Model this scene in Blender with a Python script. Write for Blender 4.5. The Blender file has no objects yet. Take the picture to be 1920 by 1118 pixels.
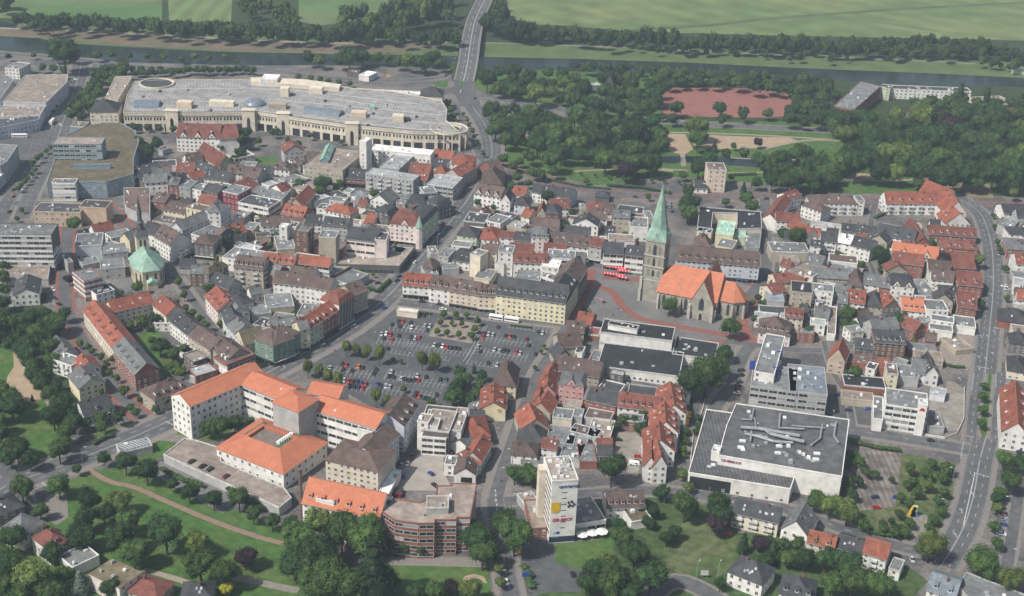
import bpy, bmesh, math, random
from mathutils import Vector, Matrix, noise
rnd = random.Random(7)
S = bpy.context.scene
COL = S.collection
# ---------------------------------------------------------------- camera, sky, sun, exposure
F, CH, TH, RO = 2490.0, 347.0, math.radians(25.6), 0.038
fw = Vector((0, math.cos(TH), -math.sin(TH))); r0 = Vector((1, 0, 0)); u0 = Vector((0, math.sin(TH), math.cos(TH)))
rt = r0 * math.cos(RO) + u0 * math.sin(RO); up = u0 * math.cos(RO) - r0 * math.sin(RO)
cam = bpy.data.cameras.new('camera'); co = bpy.data.objects.new('camera', cam); COL.objects.link(co)
M = Matrix((rt, up, -fw)).transposed().to_4x4(); M.translation = (0, 0, CH); co.matrix_world = M
cam.sensor_width = 36; cam.lens = F / 1920 * 36; cam.clip_start = 1; cam.clip_end = 20000
S.camera = co
W = bpy.data.worlds.new('World'); S.world = W; W.use_nodes = True
nt = W.node_tree; bg = nt.nodes['Background']; sk = nt.nodes.new('ShaderNodeTexSky'); sk.sky_type = 'NISHITA'
SUN = Vector((-0.80, -0.60, 0)).normalized(); EL = math.radians(50)
sk.sun_disc = False; sk.sun_elevation = EL; sk.sun_rotation = math.atan2(SUN.x, SUN.y); sk.air_density = 1.2; sk.dust_density = 3.0
nt.links.new(sk.outputs[0], bg.inputs[0]); bg.inputs[1].default_value = 0.08
ld = bpy.data.lights.new('sun', 'SUN'); ld.energy = 3.9; ld.angle = math.radians(1.2); ld.color = (1, 0.955, 0.89)
lo = bpy.data.objects.new('sun', ld); COL.objects.link(lo); lo.location = (0, 0, 600)
sd = SUN * math.cos(EL) + Vector((0, 0, math.sin(EL))); lo.rotation_euler = sd.to_track_quat('Z', 'Y').to_euler()
S.view_settings.view_transform = 'Standard'; S.view_settings.look = 'None'; S.view_settings.gamma = 1; S.view_settings.exposure = 0.38
S.cycles.max_bounces = 5; S.cycles.diffuse_bounces = 2; S.cycles.glossy_bounces = 2; S.cycles.volume_bounces = 0; S.cycles.transparent_max_bounces = 4

def P(x, y, z=0.0):
    d = fw * F + rt * (x - 960) + up * (559 - y); t = (z - CH) / d.z
    return Vector((d.x * t, d.y * t, z))
def sc(y): return 3.1 + .0026 * (y - 559)
ZM = {'Z1': (0, 260, 4.6575), 'Z2': (400, 260, 4.6575), 'Z3': (760, 260, 4.6575), 'Z4': (1140, 260, 4.6575), 'Z5': (1520, 260, 4.6575),
      'Y1': (0, 480, 4.6575), 'Y2': (380, 480, 4.6575), 'Y3': (760, 480, 4.6575), 'Y4': (1140, 480, 4.6575), 'Y5': (1520, 480, 4.6575),
      'X1': (0, 680, 4.6575), 'X2': (300, 660, 4.3), 'X3': (720, 680, 4.6575), 'X4': (1100, 680, 4.6575), 'X5': (1480, 680, 4.364),
      'W1': (0, 880, 4.6975), 'W2': (380, 880, 4.6975), 'W3': (740, 880, 4.6975), 'W4': (1120, 880, 4.6975), 'W5': (1500, 880, 4.571),
      'T1': (0, 0, 3.994), 'T2': (480, 0, 3.994), 'T3': (960, 0, 3.994), 'T4': (1440, 0, 3.994), 'A': (0, 0, 1)}
def q(reg, s):
    a, b = s.split(','); x0, y0, k = ZM[reg]
    return (x0 + float(a) / k, y0 + float(b) / k)
def pts(reg, s): return [q(reg, t) for t in s.split()]

# ---------------------------------------------------------------- materials
MATS = {}
def mat(name, col, rough=.85, var=.12, nscale=.5, namt=.22, rv=.10, metal=0.0, second=None, s2=.05, world=False, spec=.3, bump=0, wave=None):
    if name in MATS: return MATS[name]
    m = bpy.data.materials.new(name); m.use_nodes = True; t = m.node_tree; N = t.nodes; L = t.links
    b = N['Principled BSDF']; b.inputs['Roughness'].default_value = rough; b.inputs['Metallic'].default_value = metal
    b.inputs['Specular IOR Level'].default_value = spec
    g = N.new('ShaderNodeNewGeometry') if world else N.new('ShaderNodeTexCoord'); cs = g.outputs['Position'] if world else g.outputs['Object']
    n1 = N.new('ShaderNodeTexNoise'); n1.inputs['Scale'].default_value = nscale; n1.inputs['Detail'].default_value = 5; L.new(cs, n1.inputs['Vector'])
    mr = N.new('ShaderNodeMapRange'); mr.inputs[1].default_value = .3; mr.inputs[2].default_value = .7; mr.inputs[3].default_value = 1 - namt; mr.inputs[4].default_value = 1 + namt
    L.new(n1.outputs[0], mr.inputs[0])
    base = N.new('ShaderNodeRGB'); base.outputs[0].default_value = (*col, 1); src = base.outputs[0]
    if second:
        n2 = N.new('ShaderNodeTexNoise'); n2.inputs['Scale'].default_value = s2; n2.inputs['Detail'].default_value = 6; L.new(cs, n2.inputs['Vector'])
        m2 = N.new('ShaderNodeMapRange'); m2.inputs[1].default_value = .42; m2.inputs[2].default_value = .58; L.new(n2.outputs[0], m2.inputs[0])
        mx = N.new('ShaderNodeMix'); mx.data_type = 'RGBA'; L.new(m2.outputs[0], mx.inputs[0]); L.new(src, mx.inputs[6]); mx.inputs[7].default_value = (*second, 1); src = mx.outputs[2]
    oi = N.new('ShaderNodeObjectInfo'); m3 = N.new('ShaderNodeMapRange'); m3.inputs[3].default_value = 1 - rv; m3.inputs[4].default_value = 1 + rv; L.new(oi.outputs['Random'], m3.inputs[0])
    ml = N.new('ShaderNodeMath'); ml.operation = 'MULTIPLY'; L.new(mr.outputs[0], ml.inputs[0]); L.new(m3.outputs[0], ml.inputs[1]); fac = ml.outputs[0]
    if wave:
        w = N.new('ShaderNodeTexWave'); w.inputs['Scale'].default_value = wave[0]; w.bands_direction = wave[1]; w.inputs['Distortion'].default_value = .6; L.new(cs, w.inputs['Vector'])
        m4 = N.new('ShaderNodeMapRange'); m4.inputs[3].default_value = 1 - wave[2]; m4.inputs[4].default_value = 1 + wave[2]; L.new(w.outputs['Fac'], m4.inputs[0])
        k = N.new('ShaderNodeMath'); k.operation = 'MULTIPLY'; L.new(fac, k.inputs[0]); L.new(m4.outputs[0], k.inputs[1]); fac = k.outputs[0]
    vm = N.new('ShaderNodeVectorMath'); vm.operation = 'SCALE'; L.new(src, vm.inputs[0]); L.new(fac, vm.inputs['Scale']); L.new(vm.outputs[0], b.inputs['Base Color'])
    if bump:
        bp = N.new('ShaderNodeBump'); bp.inputs['Strength'].default_value = bump; bp.inputs['Distance'].default_value = .3; L.new(n1.outputs[0], bp.inputs['Height']); L.new(bp.outputs[0], b.inputs['Normal'])
    MATS[name] = m; return m
WC = {'w': ((.66, .65, .61), 'white'), 'c': ((.60, .54, .43), 'cream'), 'y': ((.60, .55, .37), 'pale yellow'), 'g': ((.36, .36, .35), 'grey'), 'd': ((.12, .115, .11), 'dark slate-clad'),
      'b': ((.24, .10, .075), 'brick'), 'B': ((.15, .085, .06), 'dark brick'), 'p': ((.52, .27, .25), 'pink'), 'o': ((.50, .38, .27), 'orange-beige'), 'n': ((.42, .47, .33), 'pale green'), 't': ((.36, .32, .25), 'beige'),
      'u': ((.20, .26, .30), 'blue-grey'), 'l': ((.50, .52, .56), 'pale blue-grey'), 'C': ((.60, .55, .50), 'cream'), 'M': ((.20, .035, .045), 'maroon'), 's': ((.30, .285, .235), 'stone'), 'k': ((.03, .035, .04), 'black glass'), 'i': ((.64, .56, .52), 'pinkish white'),
      'f': ((.45, .36, .28), 'half-timbered'), 'e': ((.13, .22, .17), 'green-panelled'), 'q': ((.56, .46, .36), 'sandstone')}
FOOT = []; AVOID = []
RC = {'r': ((.175, .066, .050), 'red-brown'), 'R': ((.255, .085, .054), 'red'), 'o': ((.44, .158, .088), 'bright orange'), 'k': ((.055, .057, .062), 'dark slate'), 'g': ((.14, .145, .145), 'grey'), 'b': ((.115, .082, .070), 'brown'),
      'm': ((.125, .105, .065), 'mossy brown'), 'w': ((.62, .62, .60), 'white'), 'l': ((.30, .31, .31), 'light grey'), 'v': ((.25, .42, .33), 'green copper'), 't': ((.22, .185, .155), 'tan gravel'), 'h': ((.088, .089, .091), 'dark grey felt'), 'a': ((.022, .025, .028), 'black felt'), 'j': ((.085, .085, .088), 'ribbed dark'), 'u': ((.17, .20, .225), 'blue-grey metal')}
def wm(k): return mat('wall_' + WC[k][1].replace(' ', '_'), WC[k][0], .9, nscale=.25, namt=.16, rv=.08)
def rm(k, pitched=True):
    q_ = k == 'o'
    return mat('roof_' + RC[k][1].replace(' ', '_') + ('_tiles' if pitched else '_sheet'), RC[k][0], .8, nscale=1.3 if pitched else .35, namt=(.13 if q_ else .24) if pitched else .25, rv=.04 if q_ else .16,
               second=tuple(c * ((.9 if q_ else .74) if pitched else 1.3) for c in RC[k][0]), s2=.25 if pitched else .12, wave=(1.1, 'X', .05 if q_ else .09) if pitched else ((.18, 'X', .25) if k == 'j' else None))
GLASS = mat('window_glass', (.035, .042, .05), .12, rv=.7, spec=.6)
BLIND = mat('window_blind', (.34, .34, .33), .6, rv=.3)
FRAME = mat('window_frame', (.60, .60, .58), .6)
EDGE = mat('roof_edge', (.46, .46, .44), .7)
METAL = mat('grey_metal', (.42, .44, .45), .45, metal=.3)
RIDGE = mat('ridge_tile', (.30, .12, .08), .9); RIDGEG = mat('ridge_tile_grey', (.10, .10, .10), .9)
DARK = mat('dark_metal', (.04, .045, .05), .5)

# ---------------------------------------------------------------- mesh helpers
class MB:
    def __init__(s): s.v = []; s.f = []; s.m = []
    def add(s, vs, fs, mi=0):
        o = len(s.v); s.v += [tuple(v) for v in vs]; s.f += [tuple(o + i for i in f) for f in fs]; s.m += [mi] * len(fs)
    def box(s, x0, x1, y0, y1, z0, z1, mi=0):
        s.add([(x0, y0, z0), (x1, y0, z0), (x1, y1, z0), (x0, y1, z0), (x0, y0, z1), (x1, y0, z1), (x1, y1, z1), (x0, y1, z1)],
              [(0, 3, 2, 1), (4, 5, 6, 7), (0, 1, 5, 4), (1, 2, 6, 5), (2, 3, 7, 6), (3, 0, 4, 7)], mi)
    def prism(s, pl, z0, z1, mi=0, bottom=False):
        n = len(pl); s.add([(p[0], p[1], z0) for p in pl] + [(p[0], p[1], z1) for p in pl],
              [(i, (i + 1) % n, n + (i + 1) % n, n + i) for i in range(n)] + [tuple(range(n, 2 * n))] + ([tuple(range(n - 1, -1, -1))] if bottom else []), mi)
    def cyl(s, p, q_, r1, r2, n=8, mi=0, caps=True):
        p = Vector(p); q_ = Vector(q_); ax = (q_ - p); a = ax.orthogonal().normalized(); b = ax.normalized().cross(a)
        vs = []
        for (c, r) in ((p, r1), (q_, r2)):
            for i in range(n):
                t = 2 * math.pi * i / n; vs.append(c + a * (r * math.cos(t)) + b * (r * math.sin(t)))
        s.add(vs, [(i, (i + 1) % n, n + (i + 1) % n, n + i) for i in range(n)] + ([tuple(range(n, 2 * n)), tuple(range(n - 1, -1, -1))] if caps else []), mi)
    def mesh(s, name, mats):
        me = bpy.data.meshes.new(name); me.from_pydata(s.v, [], s.f)
        for m in mats: me.materials.append(m)
        if len(mats) > 1: me.polygons.foreach_set('material_index', s.m)
        me.update(); return me
    def build(s, name, mats, parent=None, ML=None):
        if not isinstance(mats, (list, tuple)): mats = [mats]
        return ob(name, s.mesh(name, mats), parent, ML)
def ob(name, data, parent=None, ML=None):
    o = bpy.data.objects.new(name, data); COL.objects.link(o)
    if parent is not None: o.parent = parent
    if ML is not None: o.matrix_basis = ML
    return o
def tag(o, label=None, cat=None, group=None, kind=None):
    if label: o['label'] = label
    if cat: o['category'] = cat
    if group: o['group'] = group
    if kind: o['kind'] = kind
    return o
def inset(pl, d):
    n = len(pl); out = []
    for i in range(n):
        p, a, b = Vector(pl[i]), Vector(pl[i - 1]), Vector(pl[(i + 1) % n])
        e1 = (p - a).normalized(); e2 = (b - p).normalized(); n1 = Vector((-e1.y, e1.x)); n2 = Vector((-e2.y, e2.x))
        m = (n1 + n2); m = m.normalized() if m.length > 1e-4 else n1; c = max(.35, m.dot(n1)); out.append(tuple(p + m * (d / c)))
    return out
def ccw(pl):
    a = sum(pl[i - 1][0] * pl[i][1] - pl[i][0] * pl[i - 1][1] for i in range(len(pl)))
    return pl if a > 0 else pl[::-1]
def unitwin(name, mats, bars):
    b = MB(); b.add([(-.5, -.03, 0), (.5, -.03, 0), (.5, -.03, 1), (-.5, -.03, 1)], [(0, 1, 2, 3)], 0)
    for (x0, x1, z0, z1) in bars: b.box(x0, x1, -.09, -.031, z0, z1, 1)
    return b.mesh(name, mats)
BR = [(-.56, .56, -.07, .05), (-.56, .56, .95, 1.04), (-.56, -.46, .05, .95), (.46, .56, .05, .95)]
WIN = unitwin('window', [GLASS, FRAME], BR + [(-.04, .04, .05, .95)])
WINB = unitwin('window', [BLIND, FRAME], BR)
WDK = unitwin('window', [GLASS, DARK], BR + [(-.04, .04, .05, .95)])
WRIB = unitwin('window', [GLASS, FRAME], [(-.5, .5, -.05, .03), (-.5, .5, .96, 1.03), (-.51, -.48, .03, .96), (.48, .51, .03, .96), (-.01, .01, .03, .96)])
WRIB2 = unitwin('window', [BLIND, FRAME], [(-.5, .5, -.05, .03), (-.5, .5, .96, 1.03), (-.51, -.48, .03, .96), (.48, .51, .03, .96)])
WSHOP = unitwin('shop_window', [GLASS, DARK], [(-.5, .5, .94, 1.0), (-.5, -.47, 0, .94), (.47, .5, 0, .94), (-.01, .01, 0, .94)])
def _sky():
    b = MB(); b.box(-.5, .5, -.5, .5, 0, .12, 1); b.add([(-.42, -.42, .14), (.42, -.42, .14), (.42, .42, .14), (-.42, .42, .14)], [(0, 1, 2, 3)], 0); return b
SKYL = _sky().mesh('skylight', [mat('skylight_pane', (.30, .36, .40), .15, rv=.6), FRAME])
def _unit():
    b = MB(); b.box(-.5, .5, -.5, .5, 0, .8); b.box(-.3, .3, -.3, .3, .8, 1.0); return b
UNIT = _unit().mesh('roof_vent', [METAL]); UNITW = _unit().mesh('roof_vent', [mat('white_paint', (.72, .72, .70), .5)])
def _chim():
    b = MB(); b.box(-.45, .45, -.35, .35, 0, 2.0); b.box(-.52, .52, -.42, .42, 2.0, 2.15); b.cyl((-.2, 0, 2.15), (-.2, 0, 2.5), .13, .11, 6); b.cyl((.2, 0, 2.15), (.2, 0, 2.5), .13, .11, 6); return b
CHIM = _chim().mesh('chimney', [mat('chimney_brick', (.17, .10, .08), .9)])
def _dorm(m):
    b = MB(); b.box(-.8, .8, -.9, 1.6, -.2, 1.25, 1); b.add([(-1, -1.1, 1.25), (1, -1.1, 1.25), (1, 1.9, 1.5), (-1, 1.9, 1.5), (-1, -1.1, 1.38), (1, -1.1, 1.38), (1, 1.9, 1.62), (-1, 1.9, 1.62)], [(0, 3, 2, 1), (4, 5, 6, 7), (0, 1, 5, 4), (1, 2, 6, 5), (2, 3, 7, 6), (3, 0, 4, 7)], 0)
    b.add([(-.6, -.93, .15), (.6, -.93, .15), (.6, -.93, 1.1), (-.6, -.93, 1.1)], [(0, 1, 2, 3)], 2); return b.mesh('dormer', [m, FRAME, GLASS])
DORM = {}
def _balc():
    b = MB(); b.box(-1.5, 1.5, -1.3, 0, 0, .15); b.box(-1.5, 1.5, -1.3, -1.22, .15, 1.05, 1); b.box(-1.5, -1.43, -1.22, 0, .15, 1.05, 1); b.box(1.43, 1.5, -1.22, 0, .15, 1.05, 1); return b
BALC = _balc().mesh('balcony', [EDGE, mat('balcony_panel', (.50, .52, .52), .5, rv=.3)])
AWN = {}
ZOOMCOUNT = [0]
NWIN = [0]
CAMP = Vector((0, 0, CH))

def windows(root, RI, V, pl, h, o, W_, base=0.0, only=None):
    """individual windows on the walls that look towards the viewpoint's side"""
    n = len(pl); cnt = 0; cap = o.get('N', 95)
    st = int(o.get('n', max(1, round((h - base) / 3.1)))); fh = (h - base) / st
    for i in range(n):
        a, b = Vector((*pl[i], 0)), Vector((*pl[(i + 1) % n], 0)); e = b - a; Ln = e.length
        if Ln < 2.6: continue
        if only is not None and i not in only: continue
        e.normalize(); nr = Vector((e.y, -e.x, 0)); wn = (V.to_3x3() @ nr); mid = V @ ((a + b) / 2)
        if wn.dot((CAMP - mid).normalized()) < .02: continue
        fl = o.get('sp', 3.0 if 's' not in o else 3.4); k = max(1, int((Ln - .8) / fl)); ang = math.atan2(e.y, e.x)
        Rz = Matrix.Rotation(ang, 4, 'Z')
        for s in range(st):
            shop = s == 0 and 'S' in o
            for j in range(k):
                if cnt >= cap: return
                if 's' not in o and not shop and rnd.random() < .06: continue
                x = Ln * (j + .5) / k; p = a + e * x; z = base + s * fh + (fh * .32 if not shop else .25)
                ww = (Ln / k * .92) if 's' in o else min(1.25 * o.get('ww', 1), Ln / k * .7); hh = fh * .5 if fh < 3.8 else 1.7
                dt = (WRIB if rnd.random() < .8 else WRIB2) if 's' in o else ((WDK if 'K' in o else WIN) if rnd.random() < .85 else WINB)
                if shop: ww = Ln / k * .88; hh = min(2.5, fh * .8); dt = WSHOP
                ob('shop_window' if shop else 'window', dt, root, RI @ V @ Matrix.Translation((p.x, p.y, z)) @ Rz @ Matrix.Diagonal((ww, 1, hh, 1))); cnt += 1
            if 'W' in o:
                bb = MB(); bb.box(0, Ln, -.22, -.02, base + s * fh + fh * .84, base + (s + 1) * fh + fh * .26 - .1 if s < st - 1 else h + .2); bb.build('spandrel', FRAME, root, RI @ V @ Matrix.Translation(a) @ Rz)
        if 'B' in o and Ln > 8:
            kb = max(1, int(Ln / 6.5))
            for s in range(1, st):
                for j in range(kb):
                    p = a + e * (Ln * (j + .5) / kb); ob('balcony', BALC, root, RI @ V @ Matrix.Translation((p.x, p.y, base + s * fh)) @ Rz)
        if 'S' in o and Ln > 6:
            bb = MB(); bb.box(.3, Ln - .3, -1.3, -.1, base + fh * .9, base + fh * .9 + .18); bb.build('canopy', EDGE if rnd.random() < .6 else DARK, root, RI @ V @ Matrix.Translation(a) @ Rz)

def opts(s):
    o = {}
    if s and s != '-':
        for t in s.split('.'):
            k = t.rstrip('0123456789'); v = t[len(k):]; o[k] = int(v) if v else 1
    return o
def volume(root, A, B, d, h, T, rh, Wk, Rk, o, base=0.0):
    a, b = P(*A, h), P(*B, h); e = (b - a); L = e.length; e.normalize(); nrm = Vector((-e.y, e.x, 0))
    if nrm.y < 0: nrm = -nrm
    c = (a + b) / 2 + nrm * d / 2; ang = math.atan2(e.y, e.x)
    V = Matrix.Translation((c.x, c.y, 0)) @ Matrix.Rotation(ang, 4, 'Z')
    if root is None:
        root = ob('building', None); root.matrix_basis = V.copy(); root.empty_display_size = 2
        root['_i'] = 1
    RI = root.matrix_basis.inverted()
    x, y = L / 2, d / 2; pl = [(-x, -y), (x, -y), (x, y), (-x, y)]
    FOOT.append([tuple((V @ Vector((*p, 0)))[:2]) for p in pl])
    w = MB(); mw = wm(Wk)
    if T in 'gxs':
        w.prism(pl, base, h)
        if T == 'g': w.add([(-x, -y, h), (-x, y, h), (-x, 0, h + rh * .97), (x, -y, h), (x, y, h), (x, 0, h + rh * .97)], [(0, 2, 1), (3, 4, 5)])
        if T == 'x': w.add([(-x, -y, h), (x, -y, h), (0, -y, h + rh * .97), (-x, y, h), (x, y, h), (0, y, h + rh * .97)], [(0, 1, 2), (3, 5, 4)])
        if T == 's': w.add([(-x, -y, h), (-x, y, h), (-x, y, h + rh), (x, -y, h), (x, y, h), (x, y, h + rh)], [(0, 2, 1), (3, 4, 5), (1, 2, 5, 4)])
    else: w.prism(pl, base, h)
    w.build('wall', mw, root, RI @ V)
    flat = T == 'f'; rmt = rm(Rk, not flat)
    if T in 'gx':
        X, Y = (x, y) if T == 'g' else (y, x); ov = .5; sl = rh / Y; t = .22
        r = MB(); E = Y + ov; ze = h - ov * sl; Q = X + .35
        for sgn in (-1, 1):
            vs = [(-Q, sgn * E, ze), (Q, sgn * E, ze), (Q, 0, h + rh), (-Q, 0, h + rh)]
            vs = vs + [(v[0], v[1], v[2] + t) for v in vs]
            r.add(vs, [(0, 1, 2, 3), (4, 5, 6, 7), (0, 1, 5, 4), (0, 3, 7, 4), (1, 2, 6, 5)])
        mm = Matrix() if T == 'g' else Matrix.Rotation(math.pi / 2, 4, 'Z')
        r.build('roof', rmt, root, RI @ V @ mm)
        if X > 3:
            r = MB(); r.box(-Q, Q, -.16, .16, h + rh + t - .12, h + rh + t + .10); r.build('ridge_tiles', RIDGE if Rk in 'oRr' else RIDGEG, root, RI @ V @ mm)
            r = MB(); r.box(-Q, Q, -E - .16, -E - .01, ze - .02, ze + .16); r.build('gutter', METAL, root, RI @ V @ mm)
    elif T == 's':
        r = MB(); r.add([(-x - .3, -y - .3, h), (x + .3, -y - .3, h), (x + .3, y + .3, h + rh), (-x - .3, y + .3, h + rh)] + [(-x - .3, -y - .3, h + .2), (x + .3, -y - .3, h + .2), (x + .3, y + .3, h + rh + .2), (-x - .3, y + .3, h + rh + .2)], [(0, 3, 2, 1), (4, 5, 6, 7), (0, 1, 5, 4), (1, 2, 6, 5), (2, 3, 7, 6), (3, 0, 4, 7)]); r.build('roof', rmt, root, RI @ V)
    elif T in 'hp':
        ov = .5; X, Y = x + ov, y + ov; r = MB()
        if T == 'p': rx = ry = 0
        elif x >= y: rx, ry = max(0, x - y * .9), 0
        else: rx, ry = 0, max(0, y - x * .9)
        b0 = [(-X, -Y, h - .05), (X, -Y, h - .05), (X, Y, h - .05), (-X, Y, h - .05)]
        if rx or ry:
            q1, q2 = (-rx, -ry, h + rh), (rx, ry, h + rh); vs = b0 + [q1, q2]
            fs = [(0, 1, 5, 4), (1, 2, 5), (2, 3, 4, 5), (3, 0, 4), (3, 2, 1, 0)] if rx else [(0, 1, 4), (1, 2, 5, 4), (2, 3, 5), (3, 0, 4, 5), (3, 2, 1, 0)]
        else: vs = b0 + [(0, 0, h + rh)]; fs = [(0, 1, 4), (1, 2, 4), (2, 3, 4), (3, 0, 4), (3, 2, 1, 0)]
        r.add(vs, fs); r.build('roof', rmt, root, RI @ V)
    elif T == 'm':
        r = MB(); ov = .3; s1 = min(1.6, y * .4); s2 = min(y * .75, 5)
        rings = [inset(pl, -ov), inset(pl, s1), inset(pl, s2)]; zs = [h - .05, h + rh * .72, h + rh]
        vs = [(p[0], p[1], z) for rg, z in zip(rings, zs) for p in rg]; fs = [(3, 2, 1, 0), (8, 9, 10, 11)]
        for k in (0, 4): fs += [(k + i, k + (i + 1) % 4, k + 4 + (i + 1) % 4, k + 4 + i) for i in range(4)]
        r.add(vs, fs); r.build('roof', rmt, root, RI @ V)
    elif T == 'q':
        r = MB(); s1 = o.get('i', 10); rings = [inset(pl, -.8), inset(pl, s1), inset(pl, s1 + .5), inset(pl, s1 + .5)]; zs = [h - .1, h + rh, h + rh, h + rh - 1.6]
        vs = [(p[0], p[1], z) for rg, z in zip(rings, zs) for p in rg]; fs = []
        for k in (0, 4, 8): fs += [(k + i, k + (i + 1) % 4, k + 4 + (i + 1) % 4, k + 4 + i) for i in range(4)]
        r.add(vs, fs); r.build('roof', rmt, root, RI @ V)
        r = MB(); r.prism(rings[3], h + 1, h + rh - 1.5); r.build('roof_terrace', mat('terrace_paving', (.17, .14, .12), .9), root, RI @ V)
    elif flat:
        flatroof(root, RI, V, pl, h, Wk, Rk, o)
    if 'b' not in o: windows(root, RI, V, pl, h, o, Wk, base)
    # roof furniture
    if T in 'ghm' and o.get('D'):
        if Rk not in DORM: DORM[Rk] = _dorm(rm(Rk))
        k = o['D']; fr = .30 if T != 'm' else .2
        for i in range(k):
            xx = -x + L * (i + .5) / k
            if T == 'm': yy, zz = -y + .7, h + rh * .15
            else: yy, zz = -y + y * fr, h + rh * fr
            ob('dormer', DORM[Rk], root, RI @ V @ Matrix.Translation((xx, yy, zz)))
    if T == 'x' and o.get('D'):
        if Rk not in DORM: DORM[Rk] = _dorm(rm(Rk))
        for i in range(o['D']):
            yy = -y + d * (i + .5) / o['D']
            for sgn in (-1, 1): ob('dormer', DORM[Rk], root, RI @ V @ Matrix.Translation((sgn * x * .65, yy, h + rh * .35)) @ Matrix.Rotation(sgn * math.pi / 2, 4, 'Z'))
    if o.get('G'):
        k = o['G']
        for i in range(k):
            xx = -x + L * (i + .5) / k; gw = min(3.0, L / k * .36); gh = gw * 1.25
            g = MB(); g.add([(xx - gw, -y - .15, h - .5), (xx + gw, -y - .15, h - .5), (xx, -y - .15, h - .5 + gh + .5), (xx - gw, -y + .0, h - .5), (xx + gw, -y, h - .5), (xx, -y, h + gh)], [(0, 1, 2), (3, 5, 4), (0, 2, 5, 3), (1, 4, 5, 2), (0, 3, 4, 1)])
            g.build('gable', mw, root, RI @ V)
            dd = y * .9; r = MB()
            for sgn in (-1, 1): r.add([(xx + sgn * (gw + .4), -y - .3, h - .35), (xx, -y - .3, h + gh + .12), (xx, -y + dd, h + gh + .12), (xx + sgn * (gw + .4), -y + dd * .4, h - .2)], [(0, 1, 2, 3)])
            r.build('gable_roof', rmt, root, RI @ V)
            ob('window', WIN, root, RI @ V @ Matrix.Translation((xx, -y - .16, h + .3)) @ Matrix.Diagonal((1.1, 1, 1.3, 1)))
    if T in 'gxh':
        nc = o.get('c', 1 + (rnd.random() < .35))
        for i in range(nc):
            u = rnd.uniform(-.7, .7)
            p = (u * x, rnd.choice((-.12, .15)) * y, h + rh * .75) if T != 'x' and x >= y else (rnd.choice((-.15, .15)) * x, u * y, h + rh * .75)
            if T == 'h' and (abs(p[0]) > x * .6 or abs(p[1]) > y * .6): p = (p[0] * .4, p[1] * .4, p[2])
            ob('chimney', CHIM, root, RI @ V @ Matrix.Translation(p))
        ns = o.get('k', rnd.choice((0, 0, 1, 2, 3)) if h < 14 else 0)
        for i in range(ns):
            u = rnd.uniform(-.75, .75); v = rnd.uniform(.3, .7)
            if T == 'g' or (T == 'h' and x >= y):
                al = math.atan2(rh, y)
                if T == 'h': u *= .5
                ob('skylight', SKYL, root, RI @ V @ Matrix.Translation((u * x, -y * v, h + rh * (1 - v) + .25)) @ Matrix.Rotation(al, 4, 'X') @ Matrix.Diagonal((.8, 1.1, 1, 1)))
            elif T == 'x':
                al = math.atan2(rh, x); sgn = rnd.choice((-1, 1))
                ob('skylight', SKYL, root, RI @ V @ Matrix.Translation((sgn * x * v, u * y, h + rh * (1 - v) + .25)) @ Matrix.Rotation(sgn * al, 4, 'Y') @ Matrix.Diagonal((1.1, .8, 1, 1)))
    return root
def flatroof(root, RI, V, pl, h, Wk, Rk, o):
    r = MB(); r.prism(pl, h - .1, h + .04); r.build('roof', rm(Rk, False), root, RI @ V)
    if 'z' not in o:
        outp, inn = inset(pl, -.12), inset(pl, .28); n = len(pl); g = MB()
        vs = [(p[0], p[1], z) for rg, z in ((outp, h - .35), (outp, h + .5), (inn, h + .5), (inn, h + .04)) for p in rg]; fs = []
        for k in (0, n, 2 * n): fs += [(k + i, k + (i + 1) % n, k + n + (i + 1) % n, k + n + i) for i in range(n)]
        g.add(vs, fs); g.build('parapet', EDGE if ('e' in o or rnd.random() < .28) else wm(Wk), root, RI @ V)
    xs = [p[0] for p in pl]; ys = [p[1] for p in pl]; ar = (max(xs) - min(xs)) * (max(ys) - min(ys)); k = o.get('u', min(14, int(ar / 55) + rnd.choice((0, 1, 2))))
    cx, cy = sum(xs) / len(xs), sum(ys) / len(ys)
    for i in range(k):
        if len(pl) == 4: x = cx + (rnd.random() - .5) * .75 * (max(xs) - min(xs)); y = cy + (rnd.random() - .5) * .75 * (max(ys) - min(ys))
        else:
            v = rnd.choice(pl); t = rnd.uniform(.1, .8); x = cx + (v[0] - cx) * t; y = cy + (v[1] - cy) * t
        if not inside((x, y), pl): continue
        c = rnd.random(); s = rnd.uniform(.8, 2.0)
        if c < .45: ob('skylight', SKYL, root, RI @ V @ Matrix.Translation((x, y, h + .04)) @ Matrix.Diagonal((s, s, 1.5, 1)))
        else: ob('roof_vent', UNIT if c < .7 else UNITW, root, RI @ V @ Matrix.Translation((x, y, h + .03)) @ Matrix.Diagonal((s, s * rnd.uniform(.5, 1.4), rnd.uniform(.6, 1.8), 1)))
def inside(p, pl):
    c = False; n = len(pl)
    for i in range(n):
        a, b = pl[i], pl[i - 1]
        if (a[1] > p[1]) != (b[1] > p[1]) and p[0] < (b[0] - a[0]) * (p[1] - a[1]) / (b[1] - a[1]) + a[0]: c = not c
    return c
def polyvol(root, pp, h, Wk, Rk, o, base=0.0):
    ps = [P(*p, h) for p in pp]; c = sum(ps, Vector()) / len(ps); V = Matrix.Translation((c.x, c.y, 0))
    if root is None: root = ob('building', None); root.matrix_basis = V.copy()
    RI = root.matrix_basis.inverted(); pl = ccw([(p.x - c.x, p.y - c.y) for p in ps])
    FOOT.append([(p[0] + c.x, p[1] + c.y) for p in pl])
    w = MB(); w.prism(pl, base, h); w.build('wall', wm(Wk), root, RI @ V); flatroof(root, RI, V, pl, h, Wk, Rk, o)
    if 'b' not in o: windows(root, RI, V, pl, h, o, Wk, base)
    return root

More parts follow.
